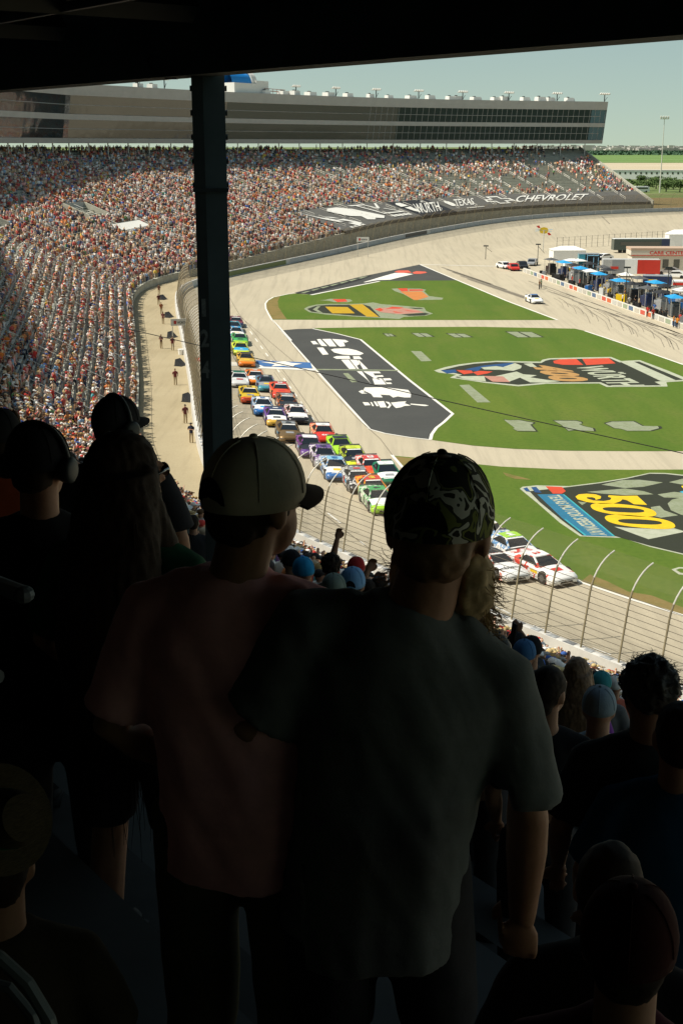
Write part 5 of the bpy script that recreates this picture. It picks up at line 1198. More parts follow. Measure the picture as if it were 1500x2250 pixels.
# everyone else in the bowl is one mass
def template(me):
    V = np.array([v.co[:] for v in me.vertices]); L = [tuple(p.vertices) for p in me.polygons]
    return V, np.concatenate([np.array(l) for l in L]), np.array([len(l) for l in L]), np.array([{0: 1, 1: 2, 2: 0, 3: 3}[p.material_index] for p in me.polygons])
ROUND = [template(small_person_mesh(HATM['white cap'], SKM[0], TRM[0], p, 'cap')) for p in ('standing', 'arms folded', 'arm raised')]
BOXY = [(FV, FF.ravel(), np.full(len(FF), 4), FC)]
def mass(idx, name, label):
    VV, LI, LT, CC = [], [], [], []; voff = 0
    close = dpt[idx] < 165
    groups = [(BOXY[0], idx[~close])]; ci = idx[close]; pk = rng.choice(3, len(ci), p=[.62, .28, .10])
    groups += [(ROUND[j], ci[pk == j]) for j in range(3)]
    for (TV, TL, TT, TCc), ids in groups:
        n = len(ids); S_ = SPOTS[ids]
        if n == 0: continue
        ang = np.arctan2(-S_[:, 6], -S_[:, 5]) - math.pi / 2 - .45 + rng.normal(0, .45, n)
        nearf = S_[:, 3] < S_SPLIT
        sz = rng.uniform(.9, 1.06, n); stand_ = rng.random(n) < .62
        drop = np.where(stand_, 0, -.42); drop = np.where(nearf, np.where(S_[:, 4] > 9, -.30 + rng.normal(0, .07, n), -.2), drop)
        c, s = np.cos(ang), np.sin(ang); wd = rng.uniform(1.0, 1.22, n)
        X = TV[None, :, 0] * wd[:, None]; Y = TV[None, :, 1] + 0 * X; Z = TV[None, :, 2] * sz[:, None] + drop[:, None]
        VV.append(np.stack([S_[:, 0:1] + X * c[:, None] - Y * s[:, None], S_[:, 1:2] + X * s[:, None] + Y * c[:, None], S_[:, 2:3] + np.maximum(Z, .01)], 2).reshape(-1, 3))
        nv = len(TV); LI.append((TL[None] + voff + (np.arange(n) * nv)[:, None]).ravel()); LT.append(np.tile(TT, n)); voff += n * nv
        sh = rng.choice(len(SC), n, p=SW); ha = rng.choice(len(HC), n, p=HW); sk = rng.choice(4, n, p=[.4, .3, .12, .18]); tr = rng.choice(len(TC), n, p=[.18, .12, .2, .16, .34])
        cols = np.zeros((n, len(TCc), 3)); jit = rng.uniform(.95, 1.45, (n, 1))
        for k, T in ((0, TC[tr]), (1, SC[sh] * jit), (2, KC[sk] * 1.15), (3, HC[ha] * 1.15)): cols[:, TCc == k] = T[:, None, :]
        CC.append(cols.reshape(-1, 3))
    VV = np.concatenate(VV); LI = np.concatenate(LI); LT = np.concatenate(LT); CC = np.concatenate(CC)
    me = bpy.data.meshes.new(name); me.vertices.add(len(VV)); me.vertices.foreach_set('co', VV.ravel())
    me.loops.add(len(LI)); me.loops.foreach_set('vertex_index', LI.astype(np.int32))
    ls = np.concatenate([[0], np.cumsum(LT)[:-1]])
    me.polygons.add(len(LT)); me.polygons.foreach_set('loop_start', ls.astype(np.int32)); me.polygons.foreach_set('loop_total', LT.astype(np.int32))
    me.update(calc_edges=True)
    at = me.attributes.new('Col', 'FLOAT_COLOR', 'FACE'); at.data.foreach_set('color', np.concatenate([np.clip(CC, 0, 1), np.ones((len(CC), 1))], 1).ravel())
    me.materials.append(M_CROWD); o = bpy.data.objects.new(name, me); COL.objects.link(o)
    tag(o, label, 'crowd', kind='stuff'); return o
mass(np.nonzero(~indset)[0], 'crowd', 'dense crowd of thousands of spectators filling the grandstand bowl')
print('crowd', len(SPOTS), 'individual', len(IND), 'close', int((dpt < 165).sum()))
# ------------------------------------------------------------------ people on the walkway
WALKERS = [   # px, py of the feet, shirt, hat index, pose, label
    (421, 973, (.03, .035, .06), 1, 'arms folded', 'nearest guard in dark shirt and tan trousers on the walkway by the column'), (408, 930, (.16, .05, .05), 1, 'standing', 'second guard in dark red shirt and tan trousers on the walkway'), (386, 846, (.20, .05, .05), 6, 'standing', 'guard in a red brown shirt beside the second wedge box on the walkway'),
    (380, 770, (.14, .03, .03), 8, 'standing', 'person in maroon standing under the sponsor board'), (355, 766, (.12, .06, .05), 6, 'arms folded', 'person in brown standing alone in the middle of the walkway'), (359, 712, (.15, .05, .05), 1, 'standing', 'person in dark red between the far wedge boxes on the walkway'),
    (355, 690, (.30, .10, .04), 6, 'standing', 'person in rust orange by the far end of the walkway'), (349, 670, (.10, .03, .03), 1, 'standing', 'person in dark maroon second from the far end of the walkway'), (350, 648, (.13, .06, .04), 8, 'standing', 'farthest person on the walkway in dark brown')]
for px, py, col, hi, pose, lab in WALKERS:
    x, y, z = at_z(px, py, .79); hn, hc = HATS[hi]
    me = small_person_mesh(HATM[hn], SKM[1], mat('khaki trousers', (.36, .27, .15)), pose, 'cap' if 'cap' in hn else 'hair')
    o = bpy.data.objects.new('person', me); COL.objects.link(o); o.location = (x, y, .8); o.rotation_euler = (0, 0, R(180) + rnd.uniform(-.6, .6)); o.color = (*col, 1); tag(o, lab, 'person', 'guards along the walkway')
# dark wedge boxes beside the fence
def wedge_mesh():
    mb = MB(); mb.add([(-.62, -.45, 0), (.62, -.45, 0), (.62, .45, 0), (-.62, .45, 0), (-.5, .40, .75), (.62, .40, .75)], [(3, 2, 1, 0), (0, 1, 5, 4), (3, 4, 5, 2), (1, 2, 5), (0, 4, 3)])
    mb.box((0, .0, .02), (1.3, 1.0, .05)); return mb
wl = ['nearest dark grey wedge box on the walkway', 'dark grey wedge box just beyond the white bucket on the walkway', 'dark grey wedge box below the sponsor board', 'dark grey wedge box level with the sponsor board', 'farthest dark grey wedge box on the walkway']
for (px, py), lab in zip(((415, 881), (397, 803), (379, 741), (372, 697), (359, 658)), wl):
    x, y, z = at_z(px, py, .8); w = wedge_mesh().build('speaker_wedge', mat('dark wedge cabinet', (.035, .037, .04), var=.2)); w.location = (x, y, .8); w.rotation_euler = (0, 0, 1.15); fix_normals(w)
    tag(w, lab, 'loudspeaker', 'wedge boxes along the walkway')
x, y, z = at_z(398, 779, .8); mb = MB(); mb.tube([(0, 0, 0), (0, 0, .6)], [.3, .36], 12); mb.tube([(0, 0, .6), (0, 0, .66)], .38, 12); b_ = mb.build('bucket', W_); b_.location = (x, y, .8); tag(b_, 'round white bucket on the walkway beside the fence', 'bucket')

# ------------------------------------------------------------------ pit wall and pit stalls
PA, PB = np.array(at_z(1150, 598)), np.array(at_z(1530, 735)); pd = (PB - PA) / np.linalg.norm(PB - PA); pn = np.array((-pd[1], pd[0], 0.0)); Lp = np.linalg.norm(PB - PA)
pnr = pn if pn[0] > 0 else -pn        # away from the pit road
pw = tag(empty('pit_wall', tuple(PA)), 'low white pit wall with coloured advertising panels along the pit road', 'wall'); pw.rotation_euler = (0, 0, math.atan2(pd[1], pd[0]))
mb = MB(); mb.box((Lp / 2, 0, .42), (Lp, .35, .84)); mb.build('barrier', mat('white pit wall', (.66, .63, .57), var=.12, scale=.6), pw)
pcols = [(.5, .5, .47), (.55, .09, .06), (.09, .15, .26), (.45, .43, .38), (.60, .14, .05), (.5, .47, .4), (.30, .36, .25)]
sgn = -1 if (np.cross(pd, pnr)[2] > 0) else 1
for k in range(int(Lp / 2.6)):
    mb = MB(); mb.box((1.4 + k * 2.6, sgn * .19, .45), (1.9, .04, .62)); mb.build('panel', paint('panel%d' % (k % 7), pcols[(k * 3) % 7], .6), pw)
def pit_at(f, off): p = PA + pd * (Lp * f) + pnr * off; return (p[0], p[1], 0.0)
CAN = {'bright blue': (.02, .30, .62), 'black': (.02, .02, .022), 'dark grey': (.09, .09, .09), 'white': (.72, .71, .68)}
stalls = [(.06, 'dark grey'), (.13, 'bright blue'), (.20, 'black'), (.27, 'bright blue'), (.33, 'white'), (.39, 'bright blue'), (.45, 'black'), (.52, 'bright blue'), (.58, 'black'), (.65, 'dark grey'), (.72, 'black'), (.79, 'bright blue'), (.86, 'black'), (.93, 'dark grey')]
cnt = {}
row2 = [(.09, 'white'), (.17, 'black'), (.25, 'dark grey'), (.31, 'black'), (.41, 'white'), (.48, 'dark grey'), (.56, 'bright blue'), (.62, 'black'), (.69, 'white'), (.76, 'dark grey'), (.83, 'black'), (.90, 'bright blue')]
for i, (f, cn) in enumerate(stalls + [(a_, b_ + '#') for a_, b_ in row2]):
    back_ = cn.endswith('#'); cn_ = cn; cn = cn.rstrip('#'); cnt[cn_] = cnt.get(cn_, 0) + 1
    c = tag(empty('pit_stand', pit_at(f, (8.6 if back_ else 4.2) + rnd.uniform(-.5, .8)), math.atan2(pd[1], pd[0]) + rnd.uniform(-.1, .1)), ('tool cabinet under %s canopy in the back row, %s such from its far end' if back_ else 'tool cabinet under %s canopy, %s such from far end of pit wall') % (cn, ords[cnt[cn_] - 1]), 'pit stand', 'canopied tool stands along the pit wall')
    mb = MB(); mb.box((0, 0, .9), (2.6, 1.3, 1.5)); mb.box((.4, 0, 1.9), (1.5, 1.1, .6)); mb.build('cabinet', [K_, NAVY, GREY, mat('charcoal cabinet', (.1, .11, .115))][i % 4], c)
    for sx in (-1.3, 1.3):
        for sy in (-.9, .9): mb = MB(); mb.tube([(sx, sy, 0), (sx, sy, 2.9)], .04, 5); mb.build('leg', M_RAIL, c)
    mb = MB(); cw_ = 1.55 if cn != 'bright blue' else 1.9
    mb.add([(-cw_, -1.2, 2.9), (cw_, -1.2, 2.9), (cw_, 1.2, 2.9), (-cw_, 1.2, 2.9), (-.3, 0, 3.35), (.3, 0, 3.35)], [(0, 1, 5, 4), (1, 2, 5), (2, 3, 4, 5), (3, 0, 4), (3, 2, 1, 0)]); mb.build('canopy', paint('canopy ' + cn, CAN[cn], .6), c)
    for sx in (-.9, .1, .9):
        if rnd.random() < .8: mb = MB(); mb.tube([(sx, -1.7, 0), (sx, -1.7, .72)], .36, 12); mb.tube([(sx, -1.7, .30), (sx, -1.7, .34)], .37, 12); mb.build('tyre_stack', M_BLACK, c)
# crew
crew = [('yellow', (.62, .42, .02), 1326, 650), ('yellow', (.62, .42, .02), 1334, 654), ('yellow', (.62, .42, .02), 1340, 652), ('yellow', (.62, .42, .02), 1318, 644), ('yellow', (.62, .42, .02), 1337, 645), ('yellow', (.62, .42, .02), 1329, 641),
        ('red', (.5, .05, .04), 1272, 632), ('red', (.5, .05, .04), 1256, 626), ('red', (.5, .05, .04), 1421, 697), ('red', (.5, .05, .04), 1433, 702), ('red', (.5, .05, .04), 1492, 714), ('orange', (.6, .22, .03), 1486, 722), ('orange', (.6, .22, .03), 1478, 719),
        ('blue', (.04, .14, .45), 1436, 690), ('blue', (.04, .14, .45), 1428, 672), ('white', (.66, .64, .6), 1366, 668), ('white', (.66, .64, .6), 1381, 674), ('tan', (.45, .34, .2), 1402, 677), ('black', (.03, .03, .03), 1236, 618), ('black', (.03, .03, .03), 1290, 640), ('black', (.03, .03, .03), 1302, 646), ('black', (.03, .03, .03), 1352, 662), ('black', (.03, .03, .03), 1394, 672),
        ('black', (.03, .03, .03), 1450, 700), ('black', (.03, .03, .03), 1462, 702), ('grey', (.25, .25, .25), 1246, 616), ('grey', (.25, .25, .25), 1215, 604), ('grey', (.25, .25, .25), 1310, 632), ('dark green', (.04, .14, .06), 1188, 634), ('brown', (.14, .08, .04), 1184, 636)]
for k in range(28):
    q_ = k / 27; off_ = 4 + 9 * ((k * 7) % 5) / 5
    nm, col = [('black', (.03, .03, .03)), ('white', (.66, .64, .6)), ('blue', (.04, .14, .45)), ('grey', (.25, .25, .25)), ('red', (.5, .05, .04)), ('orange', (.6, .22, .03)), ('tan', (.45, .34, .2))][(k * 3 + k // 7) % 7]
    X_ = project(*pit_at(.05 + .9 * q_, off_)); crew.append((nm, col, X_[0], X_[1]))
crew.sort(key=lambda c: c[2])
seen = {}
for nm, col, px, py in crew:
    seen[nm] = seen.get(nm, 0) + 1; x, y, z = at_z(px, py, 0)
    me = small_person_mesh(HATM['black cap'], SKM[0], TRM[1], 'standing', 'cap'); o = bpy.data.objects.new('person', me); COL.objects.link(o); o.location = (x, y, .01); o.rotation_euler = (0, 0, rnd.uniform(0, 6.28)); o.color = (*col, 1)
    place_ = 'standing out on the pit road' if nm in ('dark green', 'brown') else 'behind pit wall, %s in %s from its far end' % (ords[seen[nm] - 1], nm)
    tag(o, 'crew member in %s %s' % (nm, place_), 'person', 'pit crew behind the pit wall')

# ------------------------------------------------------------------ infield buildings, trucks and cars behind the pits
def base_at(px, py): x, y, z = at_z(px, py, 0); return (x, y, .01), FPX / project(x, y, 0)[2]
def trailer(name, label, cat, px, py, wpx, hpx, depth, rz, segs, roof, cabin=None, wheels=True):
    loc, k = base_at(px, py); L, H = wpx / k, hpx / k; t = tag(empty(name, loc, rz), label, cat)
    x0 = -L / 2
    for fr_, col in segs:
        w = L * fr_; mb = MB(); mb.box((x0 + w / 2, depth / 2, .7 + (H - .7) / 2), (w - .01, depth, H - .7)); mb.build('body_panel', col, t); x0 += w
    mb = MB(); mb.box((0, depth / 2, H + .04), (L - .1, depth - .1, .10)); mb.build('roof', roof, t)
    if wheels:
        for sx in (-.38, -.30, .30, .38):
            mb = MB(); mb.tube([(sx * L, .1, .5), (sx * L, .42, .5)], .5, 12); mb.build('wheel', M_BLACK, t)
    return t, L, H
OLV = paint('dark olive', (.06, .085, .075)); LGREY = paint('light grey', (.50, .50, .48), .5)
t, L, H = trailer('motor_coach', 'long dark green motor coach with white roof behind the care building', 'coach', 1408, 556, 124, 30, 2.6, R(3), [(.85, OLV), (.15, NAVY)], W_)
mb = MB(); mb.box((-.5, -.03, H * .68), (L * .7, .06, .8)); mb.build('window', M_GLASS, t)
t, L, H = trailer('race_hauler', 'long white and red race hauler truck trailer in the pits', 'truck', 1385, 610, 124, 38, 2.6, R(-4), [(.16, LGREY), (.22, GREY), (.2, W_), (.02, W_), (.40, RED)], LGREY)
mb = MB(); mb.add([(L * .1, -.015, .75), (L * .2, -.015, .75), (L * .2, -.015, H - .1), ], [(0, 1, 2)]); mb.build('stripe', RED, t)
mb = MB(); mb.box((-L * .30, -.02, H * .55), (L * .14, .04, .5)); mb.build('stripe', RED, t)
t, L, H = trailer('equipment_trailer', 'navy blue trailer with a yellow patch beside the pit canopies', 'trailer', 1442, 634, 62, 26, 3.0, R(-12), [(1, NAVY)], GREY)
mb = MB(); mb.box((-L * .16, -.02, H * .6), (L * .3, .04, H * .3)); mb.build('logo_mark', YEL, t)
t, L, H = trailer('equipment_trailer', 'white trailer with red stripe cut off by the right edge', 'trailer', 1500, 654, 50, 34, 3.0, R(-12), [(1, LGREY)], W_)
mb = MB(); mb.box((0, -.02, H * .86), (L * .96, .04, H * .16)); mb.build('stripe', RED, t)
t, L, H = trailer('equipment_trailer', 'tall black and blue framed trailer right of the white tent', 'trailer', 1292, 606, 46, 46, 3.0, R(-5), [(.3, TEAL), (.7, K_)], GREY)
mb = MB()
for sx in (-.1, .2, .42): mb.tube([(sx * L, -.06, .3), (sx * L, -.06, H)], .07, 5)
mb.tube([(-.1 * L, -.06, H * .95), (.42 * L, -.06, H * .95)], .07, 5); mb.build('frame', LBL, t)
def tent(px, py, wpx, hpx, label, col):
    loc, k = base_at(px, py); w, h = wpx / k, hpx / k; t = tag(empty('tent', loc, R(4)), label, 'tent', 'tents behind the pits')
    mb = MB(); d = w * .6
    mb.add([(-w / 2, 0, 0), (w / 2, 0, 0), (w / 2, d, 0), (-w / 2, d, 0), (-w / 2, 0, h * .8), (w / 2, 0, h * .8), (w / 2, d, h * .8), (-w / 2, d, h * .8)], [(0, 1, 5, 4), (1, 2, 6, 5), (2, 3, 7, 6), (3, 0, 4, 7)]); mb.build('wall', col, t)
    mb = MB(); e_ = .15
    mb.add([(-w / 2 - e_, -e_, h * .78), (w / 2 + e_, -e_, h * .78), (w / 2 + e_, d + e_, h * .78), (-w / 2 - e_, d + e_, h * .78), (-w * .2, d / 2, h * 1.05), (w * .2, d / 2, h * 1.05)], [(0, 1, 5, 4), (1, 2, 5), (2, 3, 4, 5), (3, 0, 4)]); mb.build('roof', col, t)
tent(1250, 574, 72, 30, 'large white tent left of the black framed trailer', W_); tent(1256, 586, 32, 16, 'small low white tent in front of the large white tent', W_); tent(1492, 542, 50, 34, 'white peaked tent at the right edge above the care building', W_)
# care building
loc, k = base_at(1452, 594); w, h = 132 / k, 46 / k
cb = tag(empty('care_building', loc, R(-2)), 'white building with red roof band reading CARE CENTER at the right edge', 'building')
mb = MB(); mb.box((0, 2.5, h * .36), (w, 5, h * .72)); mb.build('wall', mat('cream wall', (.66, .60, .50), var=.06), cb)
mb = MB(); mb.box((0, 2.5, h * .84), (w + .6, 5.6, h * .26)); mb.build('parapet', mat('cream wall', (.66, .60, .50)), cb)
mb = MB(); mb.box((0, 2.5, h * .99), (w + .7, 5.7, h * .10)); mb.build('roof_band', paint('tan roof edge', (.50, .36, .26), .6), cb)
mb = MB(); mb.box((0, -.33, h * .70), (w + .5, .03, h * .03)); mb.build('stripe', RED, cb)
V, F, _ = text_verts('CARE CENTER', .03); mb = MB(); mb.add([(-w * .22 + u * w * .62, -.32, h * .75 + v * h * .16) for u, v in V], F); mb.build('lettering', RED, cb)
for sx in (-.3, -.12, .06, .24):
    mb = MB(); mb.box((sx * w, -.02, h * .3), (1.2, .06, h * .42)); mb.build('window', M_GLASS, cb)
# tool carts and tyre racks between the stands
cc_ = {}
for k in range(26):
    f_ = .04 + .93 * k / 25; nm, col = [('red', RED), ('black', K_), ('white', W_), ('blue', BLU), ('grey', GREY), ('yellow', YEL)][(k * 5 + k // 6) % 6]; cc_[nm] = cc_.get(nm, 0) + 1
    t = tag(empty('tool_cart', pit_at(f_, rnd.choice((1.6, 7.5, 9.5)) + rnd.uniform(-.5, .5)), rnd.uniform(0, 3)), '%s tool cart among the pit stands, %s %s one from the far end' % (nm, ords[cc_[nm] - 1], nm), 'tool cart', 'tool carts among the pit stands')
    mb = MB(); hh_ = rnd.uniform(.8, 1.5); mb.box((0, 0, .2 + hh_ / 2), (rnd.uniform(1.0, 1.8), .7, hh_)); mb.build('cabinet', col, t)
    mb = MB(); mb.box((0, .1, .25 + hh_), (.7, .4, .18)); mb.tube([(.5, 0, .2 + hh_), (.5, 0, 1.9)], .03, 5); mb.build('top_tray', GREY, t)
    for sx in (-.4, .4): mb = MB(); mb.tube([(sx, -.38, .12), (sx, .38, .12)], .12, 8); mb.build('wheel', M_BLACK, t)
# parked cars behind the pits
def parked(px, py, wpx, rz, m, label):
    loc, k = base_at(px, py); c = tag(empty('parked_car', loc, rz), label, 'car', 'cars parked behind the pits')
    mb = MB(); prof = [(2.2, .35), (2.15, .62), (1.2, .82), (.45, 1.36), (-1.0, 1.42), (-1.9, .98), (-2.25, .9), (-2.3, .38)]
    mb.loft([[(x, yy, z) for yy, z in prof] for x in (-.86, .86)], 0); o = mb.build('body', m, c); fix_normals(o)
    mb = MB()
    for sx in (-.87, .87): mb.add([(sx, 1.0, .92), (sx, .42, 1.30), (sx, -.95, 1.35), (sx, -1.6, .98)], [(0, 1, 2, 3)])
    mb.add([(-.75, 1.16, .87), (.75, 1.16, .87), (.7, .52, 1.33), (-.7, .52, 1.33)], [(0, 1, 2, 3)]); mb.build('window', M_SCREEN, c)
    for sx in (-.8, .8):
        for yy in (1.4, -1.45): mb = MB(); mb.tube([(sx - .1, yy, .33), (sx + .1, yy, .33)], .33, 12); mb.build('wheel', M_BLACK, c)
parked(1127, 594, 27, R(185), RED, 'red car parked at the far end of the pit wall'); parked(1107, 590, 25, R(200), W_, 'white car parked left of the red car'); parked(1146, 589, 22, R(185), K_, 'black car parked just right of the red car'); parked(1168, 583, 22, R(160), GREY, 'grey car parked behind the first pit canopies')
parked(1324, 571, 24, R(120), W_, 'white car parked between the black framed trailer and the coach'); parked(1468, 603, 26, R(70), SIL, 'silver car parked in front of the care building'); parked(1480, 611, 26, R(70), W_, 'white car parked right of the red hauler')
# pole sign
loc, k = base_at(1192, 552); hp = 45 / k
ps = tag(empty('pole_sign', loc, R(0)), 'yellow and red arrow shaped sign on a tall pole beyond the pits', 'sign')
mb = MB(); mb.tube([(0, 0, 0), (0, 0, hp)], .12, 6); mb.build('pole', M_RAIL, ps)
def plate(mb, pts, y0, th=.12):
    n = len(pts); mb.add([(x, y0, z) for x, z in pts] + [(x, y0 + th, z) for x, z in pts], [tuple(range(n)), tuple(range(2 * n - 1, n - 1, -1))] + [(i, n + i, n + (i + 1) % n, (i + 1) % n) for i in range(n)])
mb = MB(); plate(mb, [(-1.1, hp - .1), (-.8, hp - .7), (0, hp - .85), (.8, hp - .7), (1.1, hp - .1), (1.1, hp + .1), (.8, hp + .55), (0, hp + .75), (-.8, hp + .55)], 0); mb.build('panel', YEL, ps)
mb = MB(); plate(mb, [(-1.9, hp + 1.0), (-1.2, hp + 1.15), (-.85, hp + .6), (-1.25, hp + .45)], -.05); plate(mb, [(1.9, hp - 1.1), (1.2, hp - 1.25), (.85, hp - .7), (1.25, hp - .5)], -.05); mb.build('arrow', RED, ps)
mb = MB(); mb.tube([(-2.1, .05, hp - .2), (2.1, .05, hp + .2)], .06, 5); mb.tube([(-2.0, .05, hp + .3), (1.9, .05, hp - .35)], .06, 5); mb.build('bracket', LBL, ps)
# infield fence beyond the pits
fa, fb = np.array(at_z(1222, 548)), np.array(at_z(1520, 527))
nf = tag(empty('infield_fence', tuple(fa)), 'thin dark infield fence of tall posts between the pits and the far turn', 'fence')
for k in range(26):
    p = (fb - fa) * k / 25; mb = MB(); mb.tube([tuple(p), (p[0], p[1], 2.9)], .05, 5); mb.build('post', M_STEEL, nf)
mb = MB()
for z in (1.0, 2.0, 2.8): mb.tube([(0, 0, z), (fb[0] - fa[0], fb[1] - fa[1], z)], .015, 4)
mb.build('wire', M_STEEL, nf)
# masts and poles among the pits
for px, py, h, lab in ((1306, 616, 5.0, 'thin grey mast beside the black framed trailer'), (1372, 662, 6.0, 'thin grey mast behind the yellow shirted crew'), (1180, 572, 4.2, 'short mast with a flat head by the far canopies'), (1066, 562, 3.0, 'camera jib pole at the far pit entry'), (1462, 672, 6.5, 'thin grey mast near the right end of the pit wall')):
    loc, k = base_at(px, py + 8); m_ = tag(empty('mast', loc), lab, 'mast', 'masts among the pits')
    mb = MB(); mb.tube([(0, 0, 0), (0, 0, h)], [.09, .06], 6); mb.build('pole', M_STEEL, m_)
    mb = MB(); mb.box((0, 0, h), (1.1, .25, .25)); mb.tube([(0, 0, h * .9), (1.4, 0, h * .55)], .04, 4); mb.build('arm', M_STEEL, m_)
# ------------------------------------------------------------------ the covered upper rows where the photographer stands
canopy_s0, canopy_s1 = S_CAM - 60, S_KINK + 4
# unseen wall added behind the last rows to keep them dark
bw = sweep(lambda s: [P3(s, otop(s) + .9, seat_z(s, otop(s)) - .1), P3(s, otop(s) + .9, zbot(s) + .52)], canopy_s0, S_KINK + 30, 3, 'added_back_wall', mat('dark shading wall', (.05, .05, .05), var=.2))
tag(bw, 'dark shading wall added unseen behind the covered last rows to keep them dark', 'wall')
for k in range(34):      # joists under the roof of the near stand
    s = S_CAM - 40 + k * 2.1
    mb = MB(); a, b = P3(s, osu(s) + .6, zbot(s) + .40), P3(s, osu(s) + 8, zbot(s) + .40)
    mb.tube([a, b], (.10), 4); su(mb.build('joist', M_DECK))
for k in range(3):
    mb = MB(); mb.tube([P3(s, osu(s) + 1.6 + k * 1.5, zbot(s) + .34) for s in np.arange(S_CAM - 40, S_KINK + 10, 3)], .035, 5); su(mb.build('conduit', M_STEEL))
# the numbered steel column
d0 = ray(462, 600); cz = 10.35
c_top = np.array(at_depth(457, 172, cz)); cx0, cy0 = c_top[0], c_top[1]
s_c, o_c = so_of(cx0, cy0); zf_c = seat_z(s_c, o_c) - .3
ang = math.atan2(-cx0, cy0)
colm = tag(empty('steel_column', (cx0, cy0, zf_c), ang), 'dark steel column numbered 124 holding up the roof beam', 'column'); Hc = zbot(s_c) + .06 - zf_c
mb = MB(); wc = .265
mb.box((-.088, 0, Hc / 2), (.09, .20, Hc)); mb.build('flange', M_STEEL, colm)
mb = MB(); mb.box((.045, .015, Hc / 2), (.175, .23, Hc)); mb.build('shaft', M_BEAM, colm)
mb = MB(); mb.box((0, .0, Hc - .95), (.29, .28, .03)); mb.box((-.11, -.10, Hc - .5), (.05, .03, .9)); mb.build('bracket', M_STEEL, colm)
for k in range(5):
    for sx in (-.142, .142):
        mb = MB(); mb.tube([(sx - .008, 0, Hc - .15 - k * .19), (sx + .008, 0, Hc - .15 - k * .19)], .022, 6); mb.build('bolt', M_STEEL, colm)
for ch, py_ in (('1', 690), ('2', 763), ('4', 838)):
    zc = at_depth(440, py_, cz)[2] - zf_c
    V, F, _ = text_verts(ch, .03); mb = MB(); hh_ = .15; ww = .07 if ch != '1' else .035
    mb.add([(-.088 + (u - .5) * ww, -.103, zc + (v - .5) * hh_) for u, v in V], F); mb.build('numeral', mat('worn stencil paint', (.16, .17, .16), var=.4, scale=30), colm)
mb = MB(); mb.box((.06, -.105, 1.9), (.02, .01, .015)); 
# loudspeaker box with cables hanging from the beam
q = at_depth(368, 160, 10.5)
hb = tag(empty('junction_box', (q[0], q[1], q[2])), 'small dark fitting with loose cables hung under the roof beam', 'fitting')
mb = MB(); mb.box((0, 0, .05), (.16, .14, .16), taper=.8); mb.box((.03, 0, -.02), (.10, .08, .06)); mb.tube([(0, 0, .13), (0, .05, .4)], .02, 5); mb.build('housing', M_STEEL, hb)
mb = MB(); mb.tube([(-.03, 0, .06), (-.12, 0, .02), (-.16, 0, .10), (-.10, 0, .16)], .008, 4); mb.tube([(.05, 0, .08), (.14, 0, .05), (.25, 0, .07)], .008, 4); mb.build('cable', M_BLACK, hb)

# ------------------------------------------------------------------ people close by
SKF = mat('foreground skin', (.30, .155, .095), var=.15, scale=18, rough=.6, bump=.05); SKD = mat('tanned skin', (.22, .115, .07), var=.15, scale=18, rough=.6)
HAIRD = mat('dark brown hair', (.022, .014, .009), var=.4, scale=60, rough=.75, spec=.15, stretch=(6, 6, .4)); HAIRB = mat('sandy hair', (.16, .09, .045), var=.3, scale=50, rough=.6); HAIRG = mat('grey black hair', (.05, .045, .04), var=.5, scale=70, rough=.6); BEARD = mat('bushy beard hair', (.42, .30, .16), var=.3, scale=40, rough=.7)
def cloth(name, c, fine=90): return mat('cloth ' + name, c, var=.12, scale=12, rough=.95, bump=.06, bscale=fine, spec=.1)
def remesh(mb, voxel, it=5, fac=.5):
    me = bpy.data.meshes.new('tmp'); me.from_pydata(mb.v, [], mb.f); me.update()
    bm = bmesh.new(); bm.from_mesh(me); bmesh.ops.recalc_face_normals(bm, faces=bm.faces); bm.to_mesh(me); bm.free()
    o = bpy.data.objects.new('tmp', me); COL.objects.link(o)
    r = o.modifiers.new('r', 'REMESH'); r.mode = 'VOXEL'; r.voxel_size = voxel
    if it: s = o.modifiers.new('s', 'SMOOTH'); s.iterations = it; s.factor = fac
    out = bpy.data.meshes.new_from_object(o.evaluated_get(bpy.context.evaluated_depsgraph_get()))
    bpy.data.objects.remove(o); bpy.data.meshes.remove(me)
    return out
def wrinkle(me, amp, sc, st=(1, 1, .35), seed=0.0):
    n = len(me.vertices); co = np.empty(n * 3); me.vertices.foreach_get('co', co); co = co.reshape(-1, 3); no = np.empty(n * 3); me.vertices.foreach_get('normal', no); no = no.reshape(-1, 3)
    dsp = np.array([mnoise.noise(Vector((p[0] * sc * st[0] + seed, p[1] * sc * st[1], p[2] * sc * st[2]))) + .5 * mnoise.noise(Vector((p[0] * sc * 2.1 * st[0] + p[2] * sc, p[1] * sc * 2 * st[1] + seed, p[2] * sc * 2.2 * st[2]))) for p in co])
    co = co + no * (dsp * amp)[:, None]; me.vertices.foreach_set('co', co.ravel()); me.update()
def shear(me, k, z0, z1, ztop_=None):
    for v in me.vertices:
        f = min(1, max(0, (v.co.z - z0) / (z1 - z0))) if ztop_ is None or v.co.z < ztop_ else max(0, 1 - (v.co.z - ztop_) / .06)
        if ztop_ is None or abs(v.co.x) > .02: v.co.z -= k * v.co.x * (f if abs(v.co.x) < .21 else 1.0)
    me.update()
def finish(name, me, m, parent):
    me.name = name; me.materials.clear(); me.materials.append(m); me.polygons.foreach_set('use_smooth', [True] * len(me.polygons))
    o = bpy.data.objects.new(name, me); COL.objects.link(o); o.parent = parent; return o
